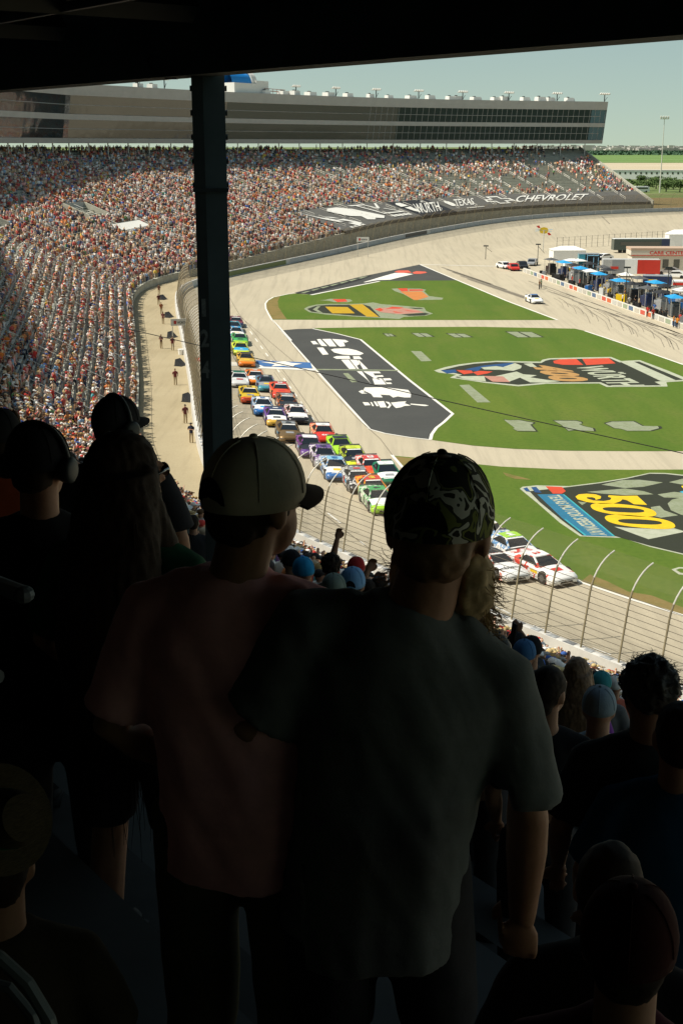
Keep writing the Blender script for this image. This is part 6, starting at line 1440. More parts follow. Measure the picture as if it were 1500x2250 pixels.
def lo(mb, secs, n=20, p=2.3):
    """stacked rounded sections (z, half width, half depth, centre x, centre y)"""
    rings = []
    for z, rx, ry, cx, cy in secs:
        rg = []
        for k in range(n):
            a = 2 * math.pi * k / n; c, s = math.cos(a), math.sin(a)
            rg.append((cx + rx * math.copysign(abs(c) ** (2 / p), c), cy + ry * math.copysign(abs(s) ** (2 / p), s), z))
        rings.append(rg)
    mb.loft(rings)
def hand(mb, wr, dr, side, k=1.0, curl=.5):
    d = Vector(dr).normalized(); w = Vector(wr); a = Vector((0, 1, 0)) if abs(d.y) < .8 else Vector((0, 0, 1)); u = d.cross(a).normalized(); n = u.cross(d).normalized()
    c = w + d * .05 * k
    M = Matrix((u, n, d)).transposed(); mb.ellipsoid(c, (.042 * k, .018 * k, .055 * k), 10, 8, 0, M)
    for i, (off, L) in enumerate(((-.03, .062), (-.01, .074), (.011, .07), (.031, .055))):
        p0 = w + d * .088 * k + u * off * k; p1 = p0 + (d * .55 + n * curl * .4 * side).normalized() * L * .5 * k; p2 = p1 + (d * (.7 - curl) + n * curl * side).normalized() * L * .5 * k
        mb.tube([w + d * .06 * k + u * off * k, p0, p1, p2], [.0105 * k, .0105 * k, .0095 * k, .007 * k], 7)
    t0 = w + d * .03 * k - u * .035 * k; mb.tube([t0, t0 - u * .022 * k + d * .03 * k, t0 - u * .022 * k + d * .062 * k + n * .012 * side], [.014 * k, .012 * k, .009 * k], 7)
def head_shapes(mb, M, fine=True):
    """head about the point (0,0,0) = base of the skull; facing +Y"""
    def T(p): return tuple(M @ Vector(p))
    R3 = M.to_3x3(); sc = 1.0
    mb.ellipsoid(T((0, -.005, .085)), (.078, .098, .102), 18, 12, 0, R3); mb.ellipsoid(T((0, .045, .015)), (.055, .058, .07), 14, 10, 0, R3)
    mb.ellipsoid(T((0, .062, .075)), (.058, .035, .05), 12, 8, 0, R3)
    mb.tube([T((0, .092, .085)), T((0, .108, .06)), T((0, .113, .047)), T((0, .098, .04))], [.009, .013, .016, .010], 8)
    for sx in (-1, 1):
        mb.ellipsoid(T((sx * .030, .089, .098)), (.024, .012, .008), 8, 6, 0, R3)
        mb.ellipsoid(T((sx * .082, -.008, .058)), (.011, .022, .034), 10, 8, 0, R3)
    mb.ellipsoid(T((0, .097, .012)), (.022, .011, .006), 8, 6, 0, R3); mb.ellipsoid(T((0, .094, .0)), (.02, .011, .007), 8, 6, 0, R3)
def cap_parts(par, M, m, brim_m, style='cap', opening=None, roll=0.0):
    def T(p): return tuple(M @ Vector(p))
    mb = MB(); n = 28; rings = []
    for i in range(10):
        th = (math.pi / 2) * i / 9.3; rr = math.cos(th) ** .8; z = .092 + .108 * math.sin(th) ** 1.05
        rings.append([T((.0945 * rr * math.cos(2 * math.pi * k / n), -.004 + .117 * rr * math.sin(2 * math.pi * k / n), z)) for k in range(n)])
    rings = [[T((.092 * math.cos(2 * math.pi * k / n), -.004 + .1145 * math.sin(2 * math.pi * k / n), .066)) for k in range(n)]] + rings
    mb.loft(rings); mb.ellipsoid(T((0, -.004, .203)), (.010, .010, .006), 8, 6)
    c = mb.build('cap', m, par, True)
    mb = MB()
    for q in range(6):
        al = math.pi / 6 + q * math.pi / 3; P_ = []
        for i in range(9):
            th = (math.pi / 2) * i / 9.3; rr = math.cos(th) ** .8 * 1.008; P_.append(T((.0945 * rr * math.cos(al), -.004 + .117 * rr * math.sin(al), .093 + .1085 * math.sin(th) ** 1.05)))
        mb.tube(P_, .0014, 4)
    mb.build('seam', m, c)
    if brim_m:
        mb = MB(); top = []; bot = []; N = 15
        for r_, dr in ((0, 0), (1, 1)):
            row = []
            for k in range(N):
                a = R(-68) + R(136) * k / (N - 1); x = .095 * math.sin(a); y = .112 * math.cos(a) - .004
                if dr: x *= 1.0; y += .066 * math.cos(a * 1.15) ** .6 if abs(a * 1.15) < 1.57 else 0
                z = .072 - (.012 * dr) + .02 * (1 - (math.sin(a)) ** 2) * (1 - .2 * dr)
                row.append((x, y, z))
            top.append(row)
        vs_ = [T(p) for row in top for p in row] + [T((p[0], p[1], p[2] - .006)) for row in top for p in row]; o_ = 2 * N
        fs = [(k, k + 1, N + k + 1, N + k) for k in range(N - 1)] + [(o_ + k + 1, o_ + k, o_ + N + k, o_ + N + k + 1) for k in range(N - 1)] + [(N + k, N + k + 1, o_ + N + k + 1, o_ + N + k) for k in range(N - 1)]
        mb.add(vs_, fs); mb.build('brim', brim_m, c, True)
    if opening:
        mb = MB(); pts = []
        for k in range(13):
            a = math.pi * k / 12; al = -math.pi / 2 + .42 * math.cos(a); z = .084 + .052 * math.sin(a)
            rr = 1.012 if z < .1 else math.cos(math.asin(min(1, (z - .092) / .108))) ** .8 * 1.012 + .004
            pts.append(T((.0945 * rr * math.cos(al), -.004 + .117 * rr * math.sin(al) - .002, z)))
        mid = T((0, -.004 - .1195, .100)); mb.add(pts + [mid], [(k, k + 1, 13) for k in range(12)] + [(12, 0, 13)]); mb.build('cap_opening', opening, c)
    return c
def strands(par, M, m, N, roots, length, spread, rad=.0012, name='hair_strand'):
    mb = MB()
    for _ in range(N):
        p, d = roots(); p = Vector(p); d = Vector(d); pts = [p]; L = length * rnd.uniform(.6, 1.2) / 4
        for k in range(4):
            d = (d + Vector((rnd.gauss(0, spread), rnd.gauss(0, spread), rnd.gauss(0, spread) - .06))).normalized(); pts.append(pts[-1] + d * L)
        mb.tube([tuple(M @ q) for q in pts], [rad, rad, rad, rad * .8, rad * .4], 3, cap=False)
    o = mb.build(name, m, par); o['kind'] = 'stuff'; return o
DET = dict(hi=(.0075, .011), mid=(.014, .018), lo=(.022, .026))
def person(label, top, H, yaw, head_yaw=0.0, head_pitch=0.0, shirt=None, shirt_m=None, sleeve='short', broad=1.0, lean=0.0, arms=None, seated=False, legs='trousers', leg_m=None, skin=SKF, hair=None, hair_m=HAIRD, cap=None, brim=None, opening=None, hat=None, det='mid', group=None, beard=False, headset=False, glasses=False, long=None, phone=None, female=False, kh=None, hs=1.0, hem=.80, tilt=0.0, hx=0.0, vol=1.0):
    """top: point of the crown; the figure stands H tall below it (seated figures: H is floor to crown)"""
    vb, vc = DET[det]
    stand_h = H if not seated else H + .40 * 1.0
    k = (kh or stand_h) / 1.78
    dl = stand_h / k - 1.78                       # longer or shorter legs than the norm
    root = tag(empty('person', (top[0], top[1], top[2] - H), yaw), label, 'person', group); root.scale = (k, k, k)
    root.location.x -= hx * k * math.cos(yaw); root.location.y -= hx * k * math.sin(yaw)
    dz = (-.40 if seated else 0.0) + dl
    fem = .88 if female else 1.0; b = broad * fem
    lx = lean                                     # sideways shift of hips under the shoulders
    sh = [(sx * .178 * b, 0, 1.385 + dz) for sx in (-1, 1)]
    arms = arms or [((-.27 * b, -.03, 1.13), (-.25 * b, .10, .90)), ((.27 * b, -.03, 1.13), (.25 * b, .10, .90))]
    arms = [(Vector(e) + Vector((0, 0, dz)), Vector(w) + Vector((0, 0, dz))) for e, w in arms]
    headM = Matrix.Translation((hx, .02, 1.565 + dz - .17 * (hs - 1))) @ Matrix.Scale(hs, 4) @ Matrix.Rotation(head_yaw, 4, 'Z') @ Matrix.Rotation(head_pitch, 4, 'X')
    # body: one continuous skin
    mb = MB(); head_shapes(mb, headM)
    mb.tube([(0, -.02, 1.38 + dz), (hx * .4, -.012, 1.48 + dz), (hx, .010, 1.60 + dz)], [.085 * b, .062 * fem * (b * .5 + .5), .062 * fem * (b * .4 + .6)], 14)
    lo(mb, [(.84 + dz, .14 * b, .10, lx, 0), (1.1 + dz, .145 * b, .10, lx * .6, 0), (1.3 + dz, .17 * b, .105, lx * .2, 0), (1.39 + dz, .13 * b, .08, 0, 0), (1.45 + dz, .07, .06, 0, 0)])
    for i, sx in enumerate((-1, 1)):
        s_ = Vector(sh[i]); e, w = arms[i]; m1 = s_ + (e - s_) * .5
        mb.tube([s_ - Vector((sx * .05, 0, 0)), s_, m1, e, e + (w - e) * .3, w], [.05, .056, .050, .043, .045, .029], 12)
        hand(mb, w, (w - e), sx, 1.0, .55)
    if seated: lg = [[(sx * .10 + lx, -.02, .48), (sx * .13 + lx, .24, .52), (sx * .13, .42, .50), (sx * .13, .44, .26), (sx * .13, .40, .06)] for sx in (-1, 1)]
    else: lg = [[(sx * .095 + lx, 0, .90), (sx * .11 + lx * .8, .015, .68), (sx * .115 + lx * .5, .03, .48), (sx * .12 + lx * .3, -.005, .28), (sx * .12, -.01, .07)] for sx in (-1, 1)]
    lg = [[(x, y, z * ((.90 + dl) / .90)) if not seated else (x, y, z + (dl if z > .4 else 0)) for x, y, z in L] for L in lg]
    for L in lg: mb.tube(L, [.085, .075, .055, .055, .038], 12)
    me = remesh(mb, vb, 4)
    if tilt: shear(me, tilt, 1.05 + dz, 1.3 + dz, 1.5 + dz)
    finish('body', me, skin, root)
    for sx in (-1, 1):
        mb = MB(); mb.ellipsoid(tuple(headM @ Vector((sx * .031, .088, .082))), (.011, .008, .007), 8, 6); mb.build('eye', mat('eye', (.05, .04, .035), var=0, rough=.2), root)
    # shirt
    mb = MB()
    if female: secs = [(.90, .155, .115), (1.04, .135, .10), (1.2, .15, .12), (1.30, .160, .115), (1.37, .145, .10), (1.42, .11, .085), (1.465, .07, .07)]
    else: secs = [(hem, .188, .132), (.96, .180, .130), (1.12, .188, .132), (1.25, .202, .136), (1.33, .198, .126), (1.39, .158, .112), (1.435, .115, .096), (1.47, .088, .082), (1.485, .074, .072)]
    lo(mb, [(z + dz, rx * b, ry * (b * .5 + .5), lx * max(0, (1.35 - z) / .5), -.005) for z, rx, ry in secs], 26, 2.4)
    for i, sx in enumerate((-1, 1)):
        s_ = Vector(sh[i]); e, w = arms[i]
        end = e + (e - s_) * -.12 if sleeve == 'short' else w
        pts = [s_ - Vector((sx * .10, 0, -.03)), s_ + Vector((sx * .0, 0, -.012)), s_ + (e - s_) * .45, end] if sleeve == 'short' else [s_ - Vector((sx * .08, 0, 0)), s_, s_ + (e - s_) * .5, e, e + (w - e) * .5, w]
        rad = [.066 * b, .076 * b, .078 * b, .080 * b] if sleeve == 'short' else [.07, .078, .07, .06, .052, .042]
        mb.tube(pts, rad, 16)
    me = remesh(mb, vc, 7)
    if tilt: shear(me, tilt, 1.05 + dz, 1.3 + dz)
    wrinkle(me, .010 if det == 'hi' else .008, 9, (1, 1, .16), rnd.random() * 9)
    if det == 'hi': wrinkle(me, .0032, 24, (1, 1, .10), 3.3); wrinkle(me, .004, 6, (.3, 1, 2.2), 7.1)
    finish('shirt', me, shirt_m, root)
    # trousers or shorts
    mb = MB(); hz = .48 if seated else .92
    if seated: lo(mb, [(.40 + dl, .17 * b, .14, lx, -.02), (.55 + dl, .18 * b, .13, lx, -.03), (.62 + dl, .16 * b, .12, lx, -.04)])
    else: lo(mb, [(.80 + dl, .17 * b, .12, lx, 0), (.90 + dl, .178 * b, .125, lx, 0), (1.0 + dl, .168 * b, .118, lx * .8, 0)])
    for L in lg:
        n_ = 5 if legs == 'trousers' else 3; P_ = [Vector(p) for p in L[:n_]]
        if legs == 'shorts': P_[2] = P_[1] + (P_[2] - P_[1]) * .7
        mb.tube(P_, [.108, .10, .088, .075, .07][:n_], 14)
    me = remesh(mb, vc * 1.2, 5); wrinkle(me, .006, 8, (1, 1, .5), rnd.random() * 5); finish('trousers' if legs == 'trousers' else 'shorts', me, leg_m or cloth('charcoal', (.04, .04, .045)), root)
    for L in lg:
        a = Vector(L[-1]); mb = MB(); mb.ellipsoid((a.x, a.y + .07, .045), (.05, .135, .045), 12, 8); mb.box((a.x, a.y + .07, .012), (.09, .25, .024)); mb.build('shoe', M_BLACK, root, True)
    def HT(p): return tuple(headM @ Vector(p))
    R3 = headM.to_3x3()
    if hair == 'short':
        mb = MB(); mb.ellipsoid(HT((0, -.016, .094)), (.084, .101, .104), 20, 14, 0, R3); mb.ellipsoid(HT((0, -.045, .045)), (.070, .066, .065), 16, 10, 0, R3)
        me = remesh(mb, .008 if det == 'hi' else .014, 2); wrinkle(me, .006, 30, (1, 1, 1)); finish('hair', me, hair_m, root)
    if hair == 'curly':
        mb = MB(); mb.ellipsoid(HT((0, -.012, .10)), (.095, .112, .108), 20, 14, 0, R3); me = remesh(mb, .009, 1); wrinkle(me, .016, 34, (1, 1, 1)); hr = finish('hair', me, hair_m, root)
        def rt():
            a, z = rnd.uniform(0, 6.28), rnd.uniform(-.1, 1); q = math.sqrt(max(0, 1 - z * z)); return ((.095 * q * math.cos(a), -.012 + .112 * q * math.sin(a), .10 + .105 * z), (q * math.cos(a), q * math.sin(a), z))
        strands(hr, headM, hair_m, 300, rt, .028, .7)
    if hair == 'bun':
        mb = MB(); mb.ellipsoid(HT((0, -.012, .094)), (.083, .104, .104), 20, 14, 0, R3); mb.ellipsoid(HT((0, -.06, .03)), (.06, .05, .07), 14, 10, 0, R3); me = remesh(mb, .009, 2); wrinkle(me, .003, 60, (1, .3, 1)); finish('hair', me, hair_m, root)
    if long:
        mb = MB(); mb.ellipsoid(HT((0, -.016, .098)), (.088, .108, .106), 20, 14, 0, R3)
        zt = 1.565 + dz; L = long
        lo(mb, [(zt - L, .06, .035, hx, -.13), (zt - L * .8, .13 * vol, .055, hx, -.145), (zt - L * .5, .148 * vol, .07, hx, -.14), (zt - L * .25, .135 * vol, .08, hx, -.11), (zt, .112 * vol, .09, hx, -.05), (zt + .1, .094 * vol, .1, hx, -.012)], 24, 2.2)
        for sx in (-1, 1): mb.tube([HT((sx * .07, .02, .11)), HT((sx * .085, .015, .03)), (sx * .11, .01, zt - .12), (sx * .13, -.02, zt - .3), (sx * .12, -.06, zt - .45)], [.03, .035, .042, .045, .02], 10)
        me = remesh(mb, .009, 4); wrinkle(me, .0045, 60, (1, 1, .05)); wrinkle(me, .003, 150, (1, 1, .04)); hr = finish('hair', me, hair_m, root)
        def rt():
            a = rnd.uniform(0, 6.28); z = rnd.uniform(-L, .1); w_ = float(np.interp(z, [-L, -L * .8, -L * .5, 0, .1], [.05, .12, .138, .1, .08])); return ((w_ * math.cos(a), -.10 + .07 * math.sin(a) + (.09 if z > 0 else 0), zt + z), (math.cos(a) * .12, math.sin(a) * .12, -1))
        strands(hr, Matrix.Identity(4), hair_m, 520, rt, .26, .07, .0013)
        def rt2(): x = rnd.uniform(-.12, .12); return ((x, -.135 + rnd.uniform(-.03, .03), zt - L * rnd.uniform(.75, .95)), (x * .5, 0, -1))
        strands(hr, Matrix.Identity(4), hair_m, 260, rt2, .14, .09, .0016)
    if cap: cap_parts(root, headM, cap, brim, opening=opening)
    if hat:
        mb = MB(); mb.ellipsoid(HT((0, -.003, .13)), (.098, .118, .095), 18, 10, 0, R3); o = mb.build('hat', hat, root, True)
        mb = MB(); n = 26; ri = [[HT((q * .10 * math.cos(2 * math.pi * i / n), q * .118 * math.sin(2 * math.pi * i / n), .088 + z + .018 * abs(math.cos(2 * math.pi * i / n)) * (q - 1))) for i in range(n)] for q, z in ((.95, 0), (1.9, 0), (1.9, .006), (.95, .006))]; mb.loft(ri, cap=False); mb.build('brim', hat, o, True)
    if beard:
        mb = MB(); mb.ellipsoid(HT((0, .066, -.035)), (.070, .060, .085), 16, 12, 0, R3); mb.ellipsoid(HT((0, .07, -.10)), (.055, .05, .07), 14, 10, 0, R3); mb.ellipsoid(HT((.052, .03, -.03)), (.042, .05, .075), 12, 8, 0, R3); mb.ellipsoid(HT((-.052, .03, -.03)), (.042, .05, .075), 12, 8, 0, R3)
        me = remesh(mb, .008, 1); wrinkle(me, .012, 35, (1, 1, .5)); br = finish('beard', me, BEARD, root)
        def rt():
            a = rnd.uniform(-.5, 3.64); z = rnd.uniform(-.14, .0); return ((.078 * math.cos(a), .05 + .05 * math.sin(a), z), (math.cos(a) * .9, math.sin(a) * .7, -.55))
        strands(br, headM, BEARD, 900, rt, .05, .4, .0009, 'beard_strand')
    if headset:
        hs = None; mb = MB(); mb.tube([HT((.108 * math.cos(a), -.005, .075 + .132 * math.sin(a))) for a in np.linspace(0, math.pi, 15)], .009, 6); hs = mb.build('headset', M_STEEL, root, True)
        for sx in (-1, 1):
            mb = MB(); mb.tube([HT((sx * .082, -.005, .06)), HT((sx * .098, -.005, .06)), HT((sx * .118, -.005, .06)), HT((sx * .126, -.005, .06))], [.036, .042, .042, .03], 16, flat=1.0); mb.build('ear_cup', M_STEEL, hs, True)
    if glasses:
        mb = MB()
        for sx in (-1, 1):
            mb.ellipsoid(HT((sx * .034, .104, .082)), (.026, .006, .02), 12, 8, 0, R3); mb.tube([HT((sx * .06, .10, .088)), HT((sx * .083, .06, .088)), HT((sx * .088, -.01, .075))], .004, 5)
        mb.tube([HT((-.012, .108, .088)), HT((.012, .108, .088))], .004, 5); mb.build('sunglasses', M_SCREEN, root, True)
    if phone is not None:
        e, w = arms[phone]; dd = (w - e).normalized(); ph = mbx = MB(); c = w + dd * .12; mb.box(tuple(c), (.012, .075, .15)) if False else None
        return root, (e, w, k)
    return root

def place(px, py, t0, Ht, seated=False):
    """a crown on this line of sight, near this distance, whose figure stands (or sits) on a tread or on a bench"""
    best = None
    for f_ in np.linspace(.90, 1.12, 45):
        p = at_depth(px, py, t0 * f_); s, o = so_of(p[0], p[1]); r = rows_of(s); n_ = len(r) - 1; kk = max(0, min(n_, int((o - w_front(s)) / (otop(s) - w_front(s)) * n_)))
        for zf in ((r[kk][1],) if seated else (r[kk][1], r[kk][1] + .43)):
            hgt = p[2] - zf; c = abs(hgt - Ht) + .6 * abs(f_ - 1)
            if best is None or c < best[0]: best = (c, p, hgt)
    hg = min(max(best[2], 1.12 if seated else 1.5), 1.45 if seated else 2.0)
    return best[1], hg
def yaw_to(px, extra=0.0):       # facing away from the viewer along this line of sight, turned to the right by extra degrees
    d = ray(px, 1100); return math.atan2(d[1], d[0]) - math.pi / 2 - R(extra)
def P(label, px, py, t, Ht=1.78, turn=0, head=0, pitch=0, shirt=(.05, .05, .05), seated=False, group=None, sname=None, **kw):
    p, hg = place(px, py, t, Ht, seated)
    if SHOW: print('PERSON', label[:40], round(hg, 2), round(project(*p)[2], 2))
    return person(label, p, hg, yaw_to(px, turn), -R(head), -R(pitch), shirt_m=cloth(sname or ('shirt %d %d %d' % tuple(int(1000 * c) for c in shirt)), shirt), seated=seated, group=group, **kw)
SHOW = True
CAMO = bpy.data.materials.new('camouflage cloth'); CAMO.use_nodes = True
_nt = CAMO.node_tree; _bs = _nt.nodes['Principled BSDF']; _bs.inputs['Roughness'].default_value = .95; _bs.inputs['Specular IOR Level'].default_value = .1
_tc = _nt.nodes.new('ShaderNodeTexCoord'); _no = _nt.nodes.new('ShaderNodeTexNoise'); _no.inputs['Scale'].default_value = 19; _no.inputs['Detail'].default_value = 1.5; _no.inputs['Distortion'].default_value = .7
_cr = _nt.nodes.new('ShaderNodeValToRGB'); _cr.color_ramp.interpolation = 'CONSTANT'; _e = _cr.color_ramp.elements; _e[0].color = (.02, .022, .018, 1); _e[1].position = .47; _e[1].color = (.15, .17, .055, 1)
for pos, cc in ((.53, (.04, .045, .035)), (.58, (.46, .47, .43)), (.66, (.035, .035, .03))): q = _e.new(pos); q.color = (*cc, 1)
_nt.links.new(_tc.outputs['Object'], _no.inputs['Vector']); _nt.links.new(_no.outputs[0], _cr.inputs[0]); _nt.links.new(_cr.outputs[0], _bs.inputs['Base Color'])
TANCAP = cloth('oatmeal cap', (.52, .47, .37)); BLKCAP = cloth('black cap', (.02, .02, .022)); MESHK = cloth('dark mesh', (.012, .012, .012))
# the three standing right in front
P('large man in grey T-shirt and camouflage cap with bushy beard, nearest the viewer', 968, 993, 2.28, 1.86, turn=-4, head=16, pitch=5, shirt=(.125, .138, .138), broad=1.02, lean=-.06, hx=.055, tilt=.27, kh=1.84, hs=1.14, hem=.70, det='hi', cap=CAMO, brim=CAMO, opening=MESHK, hair='short', hair_m=HAIRB, beard=True, skin=SKF,
  arms=[((-.325, -.01, 1.12), (-.27, .15, .88)), ((.25, -.02, 1.09), (.255, .04, .80))], legs='shorts', leg_m=cloth('dark shorts', (.035, .035, .04)))
P('man in pink shirt and oatmeal baseball cap watching the race, left of the camouflage cap', 548, 953, 2.60, 1.82, turn=18, head=30, pitch=2, shirt=(.80, .41, .42), broad=1.0, hx=.045, tilt=-.02, kh=1.74, hs=1.06, hem=.76, det='hi', cap=TANCAP, brim=cloth('dark brim', (.05, .035, .03)), opening=MESHK, hair='short', hair_m=HAIRD, skin=SKF,
  arms=[((-.285, -.04, 1.10), (-.15, .12, .93)), ((.24, .12, 1.15), (.12, .30, 1.08))], legs='trousers', leg_m=cloth('olive trousers', (.085, .08, .05)))
P('woman with very long dark hair and sunglasses in a dark green top', 266, 938, 3.25, 1.74, turn=26, head=34, pitch=0, shirt=(.012, .06, .03), det='hi', long=.72, hair_m=HAIRD, glasses=True, female=True, skin=SKF, broad=1.12, kh=1.86, vol=1.08,
  arms=[((-.27, .0, 1.13), (-.20, .14, 1.0)), ((.25, .06, 1.14), (.16, .26, 1.12))], legs='shorts', leg_m=cloth('black shorts', (.02, .02, .025)))
# a little farther down
P('man in black cap and headset behind the woman with long hair', 250, 864, 4.9, 1.84, kh=1.74, turn=18, head=34, shirt=(.03, .03, .035), cap=BLKCAP, brim=BLKCAP, headset=True, hair='short', broad=1.05)
e_t = P('man in dark cap and headset wearing a printed black T-shirt at left', 76, 924, 4.3, 1.84, kh=1.74, turn=10, head=20, shirt=(.018, .018, .02), cap=BLKCAP, brim=BLKCAP, headset=True, hair='short')
P('person in dark orange shirt shading their eyes with a raised arm at the left edge', -6, 892, 4.9, 1.80, kh=1.72, turn=10, head=10, shirt=(.24, .045, .015), hair='short', arms=[((-.30, .15, 1.25), (-.06, .22, 1.2)), ((.37, .12, 1.40), (.07, .17, 1.63))], cap=BLKCAP)
P('woman with dark hair tied back in black, right of the grey T-shirt', 1207, 1458, 5.0, 1.66, kh=1.66, turn=0, head=30, shirt=(.015, .015, .017), hair='bun', hair_m=HAIRD, female=True, skin=SKF)
P('person with curly grey and black hair in a black top at right', 1432, 1440, 4.7, 1.74, kh=1.70, turn=-14, head=-22, shirt=(.028, .03, .032), hair='curly', hair_m=HAIRG, glasses=True, broad=1.08)
P('person in a blue shirt cut off by the right edge', 1500, 1535, 4.4, 1.72, turn=-5, head=0, shirt=(.02, .07, .13), hair='short', broad=1.05)
P('seated person with dark hair low down at right', 1345, 1850, 2.75, 1.3, turn=0, shirt=(.02, .018, .018), hair='short', seated=True)
P('seated person in a dark red cap at the bottom right corner', 1388, 1968, 2.1, 1.28, turn=0, shirt=(.05, .008, .015), cap=cloth('dark red cap', (.032, .008, .007)), brim=cloth('dark red cap', (.032, .008, .007)), hair='short', seated=True, det='mid')
P('bald tan person in a pale visor just right of the bushy beard', 1040, 1312, 5.3, 1.78, turn=10, head=38, shirt=(.10, .06, .035), skin=SKD, brim=None)
G_ = 'shaded spectators farther down the rows'
P('person with short grey hair beside the bald tan person', 1092, 1388, 7.0, 1.76, shirt=(.12, .12, .115), hair='short', hair_m=HAIRG, group=G_)
ph = P('person in dark cap holding up a phone near the track rail', 1134, 1388, 12.0, 1.76, head=20, shirt=(.03, .035, .04), cap=BLKCAP, brim=BLKCAP, hair='short', arms=[((-.27, -.03, 1.13), (-.2, .2, 1.1)), ((.22, .20, 1.40), (.04, .20, 1.70))], group=G_)
P('person in a navy shirt and blue cap behind the raised phone', 1152, 1404, 9.4, 1.74, head=10, shirt=(.03, .05, .09), cap=cloth('blue cap', (.05, .13, .26)), brim=cloth('blue cap', (.05, .13, .26)), group=G_)
P('person in a dark cap lower down beside the blue cap', 1168, 1396, 11.5, 1.74, head=-10, shirt=(.04, .05, .06), cap=BLKCAP, brim=BLKCAP, group=G_)
P('woman with long brown hair in a purple shirt', 1270, 1442, 8.3, 1.68, head=20, shirt=(.16, .045, .24), long=.42, hair_m=HAIRB, female=True, group=G_)
P('hunched person in a pale blue grey hooded shirt', 1318, 1506, 6.4, 1.62, shirt=(.24, .30, .34), hat=None, cap=cloth('pale hood', (.24, .30, .34)), broad=1.1, group=G_)
P('person in a teal cap above the pale blue grey hood', 1322, 1474, 11.5, 1.72, shirt=(.12, .12, .12), cap=cloth('teal cap', (.05, .26, .28)), brim=cloth('teal cap', (.05, .26, .28)), arms=[((-.33, .05, 1.3), (-.2, .2, 1.6)), ((.27, -.03, 1.13), (.25, .1, .9))], group=G_)
P('person in a white cap and coral shirt next to the teal cap', 1351, 1485, 15, 1.72, shirt=(.5, .14, .09), cap=cloth('white cap', (.7, .69, .66)), brim=cloth('white cap', (.7, .69, .66)), group=G_)
P('person in a bright blue cap behind the pink shoulder', 666, 1222, 10.5, 1.74, head=-10, shirt=(.03, .05, .10), cap=cloth('bright blue cap', (.03, .27, .50)), brim=cloth('bright blue cap', (.03, .27, .50)), group=G_)
P('person with bushy dark hair between the two blue caps', 727, 1214, 11.5, 1.74, shirt=(.02, .02, .022), hair='curly', hair_m=HAIRD, group=G_)
P('person in a red shirt and red cap punching a fist in the air', 782, 1222, 13.0, 1.76, head=10, shirt=(.42, .03, .03), cap=cloth('red cap', (.36, .03, .03)), brim=cloth('red cap', (.36, .03, .03)), arms=[((-.27, .06, 1.62), (-.20, .10, 1.93)), ((.3, .05, 1.2), (.2, .2, 1.3))], group=G_)
P('person in a light blue cap in front of the raised fist', 774, 1244, 9.0, 1.74, head=8, shirt=(.05, .05, .055), cap=cloth('light blue cap', (.18, .34, .55)), brim=cloth('light blue cap', (.18, .34, .55)), hair='short', opening=MESHK, group=G_)
P('person in a grey green cap left of the light blue cap', 733, 1258, 9.0, 1.74, shirt=(.05, .06, .05), cap=cloth('grey green cap', (.20, .24, .20)), brim=None, group=G_)
P('person in a scarlet shirt right of the light blue cap', 806, 1268, 9.6, 1.70, shirt=(.5, .03, .03), hair='short', group=G_)
P('person in a black cap peering past the pink shirt', 640, 1206, 12.5, 1.74, head=-20, shirt=(.03, .03, .03), cap=BLKCAP, brim=BLKCAP, group=G_)
P('person raising both hands with a phone beside the camouflage cap', 832, 1262, 10.5, 1.70, shirt=(.10, .07, .05), hair='short', arms=[((-.30, .12, 1.35), (-.10, .24, 1.72)), ((.3, .12, 1.3), (.05, .26, 1.6))], group=G_)
P('person in a white cowboy hat beside the long hair of the woman', 403, 1104, 26, 1.78, shirt=(.10, .11, .10), hat=cloth('white hat', (.78, .76, .7)), det='lo', group=G_)
P('person in black seen between the long haired woman and the pink shirt', 424, 1128, 17, 1.76, shirt=(.02, .02, .022), hair='short', det='lo', group=G_)
# phone held up
q = at_depth(1128, 1388, 11.3)
mb = MB(); mb.box((0, 0, 0), (.012, .075, .155)); mb.box((-.007, 0, .002), (.003, .068, .14)); o = mb.build('phone', M_BLACK); o.location = q; o.rotation_euler = (0, .1, .4); tag(o, 'dark phone held up edge on above the shaded spectators', 'phone')
# print on the black T-shirt at left
V, F, _ = text_verts('RACING', .02)
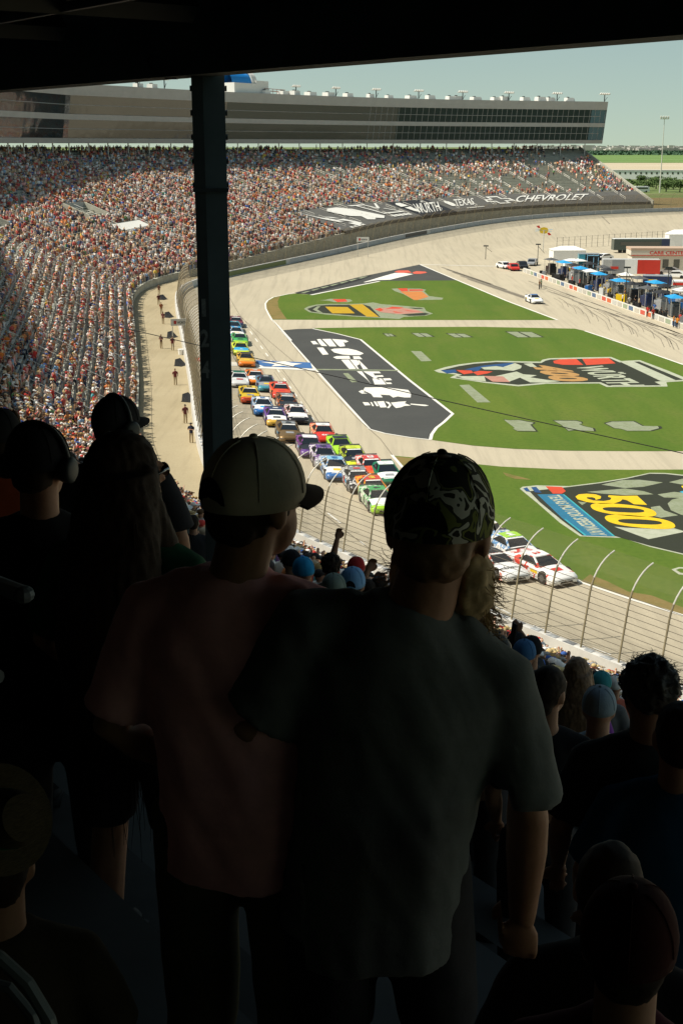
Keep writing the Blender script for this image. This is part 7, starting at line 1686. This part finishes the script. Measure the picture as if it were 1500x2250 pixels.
# rails, straw hat and chair back at the left edge
mb = MB(); a = at_depth(-60, 1262, 3.6); b = at_depth(52, 1306, 3.3); mb.tube([a, b], .024, 10); mb.ellipsoid(b, (.03, .03, .024), 10, 6)
mb.tube([at_depth(-90, 1462, 3.5), at_depth(-5, 1487, 3.3)], .02, 10); mb.tube([at_depth(-40, 1270, 3.54), at_depth(-45, 1900, 3.9)], .022, 8)
tag(mb.build('aisle_railing', mat('dull metal tube', (.09, .11, .115), rough=.5, var=.1, metal=.2)), 'dull metal tube railing at the left edge beside the long haired woman', 'railing')
c_ = np.array(at_depth(2, 1800, 2.3)); hb_ = tag(empty('straw_hat', tuple(c_), .4), 'woven straw hat with a green band held low at the left edge', 'hat'); hb_.rotation_euler = (R(50), R(52), .2); hb_.scale = (.62, .62, .8)
mb = MB(); N = 30; mb.loft([[(r_ * math.cos(2 * math.pi * k / N), r_ * .92 * math.sin(2 * math.pi * k / N), z) for k in range(N)] for r_, z in ((.17, .0), (.168, .008), (.09, .012), (.086, .08), (.07, .115), (.02, .12))]); mb.build('crown', mat('woven straw', (.055, .042, .02), var=.5, scale=80, rough=.9, bump=.6, stretch=(1, 1, 6)), hb_)
mb = MB(); mb.loft([[(r_ * math.cos(2 * math.pi * k / N), r_ * .92 * math.sin(2 * math.pi * k / N), z) for k in range(N)] for r_, z in ((.0925, .014), (.0905, .048))], cap=False); mb.build('band', cloth('green ribbon', (.02, .16, .07)), hb_)
P('seated person in brown at the lower left with a straw hat', -10, 1840, 2.75, 1.28, turn=10, shirt=(.05, .04, .028), hair='short', seated=True)
mb = MB(); mb.tube([at_depth(-60, 2070, 1.9), at_depth(0, 2105, 1.9), at_depth(60, 2160, 1.9), at_depth(108, 2240, 1.9), at_depth(130, 2330, 1.9)], .011, 8)
mb.tube([at_depth(-60, 2150, 1.93), at_depth(20, 2170, 1.93), at_depth(70, 2230, 1.93), at_depth(100, 2330, 1.93)], .009, 8)
tag(mb.build('chair_back', mat('dull metal tube', (.20, .24, .25))), 'curved thin metal chair back at the bottom left corner', 'chair')
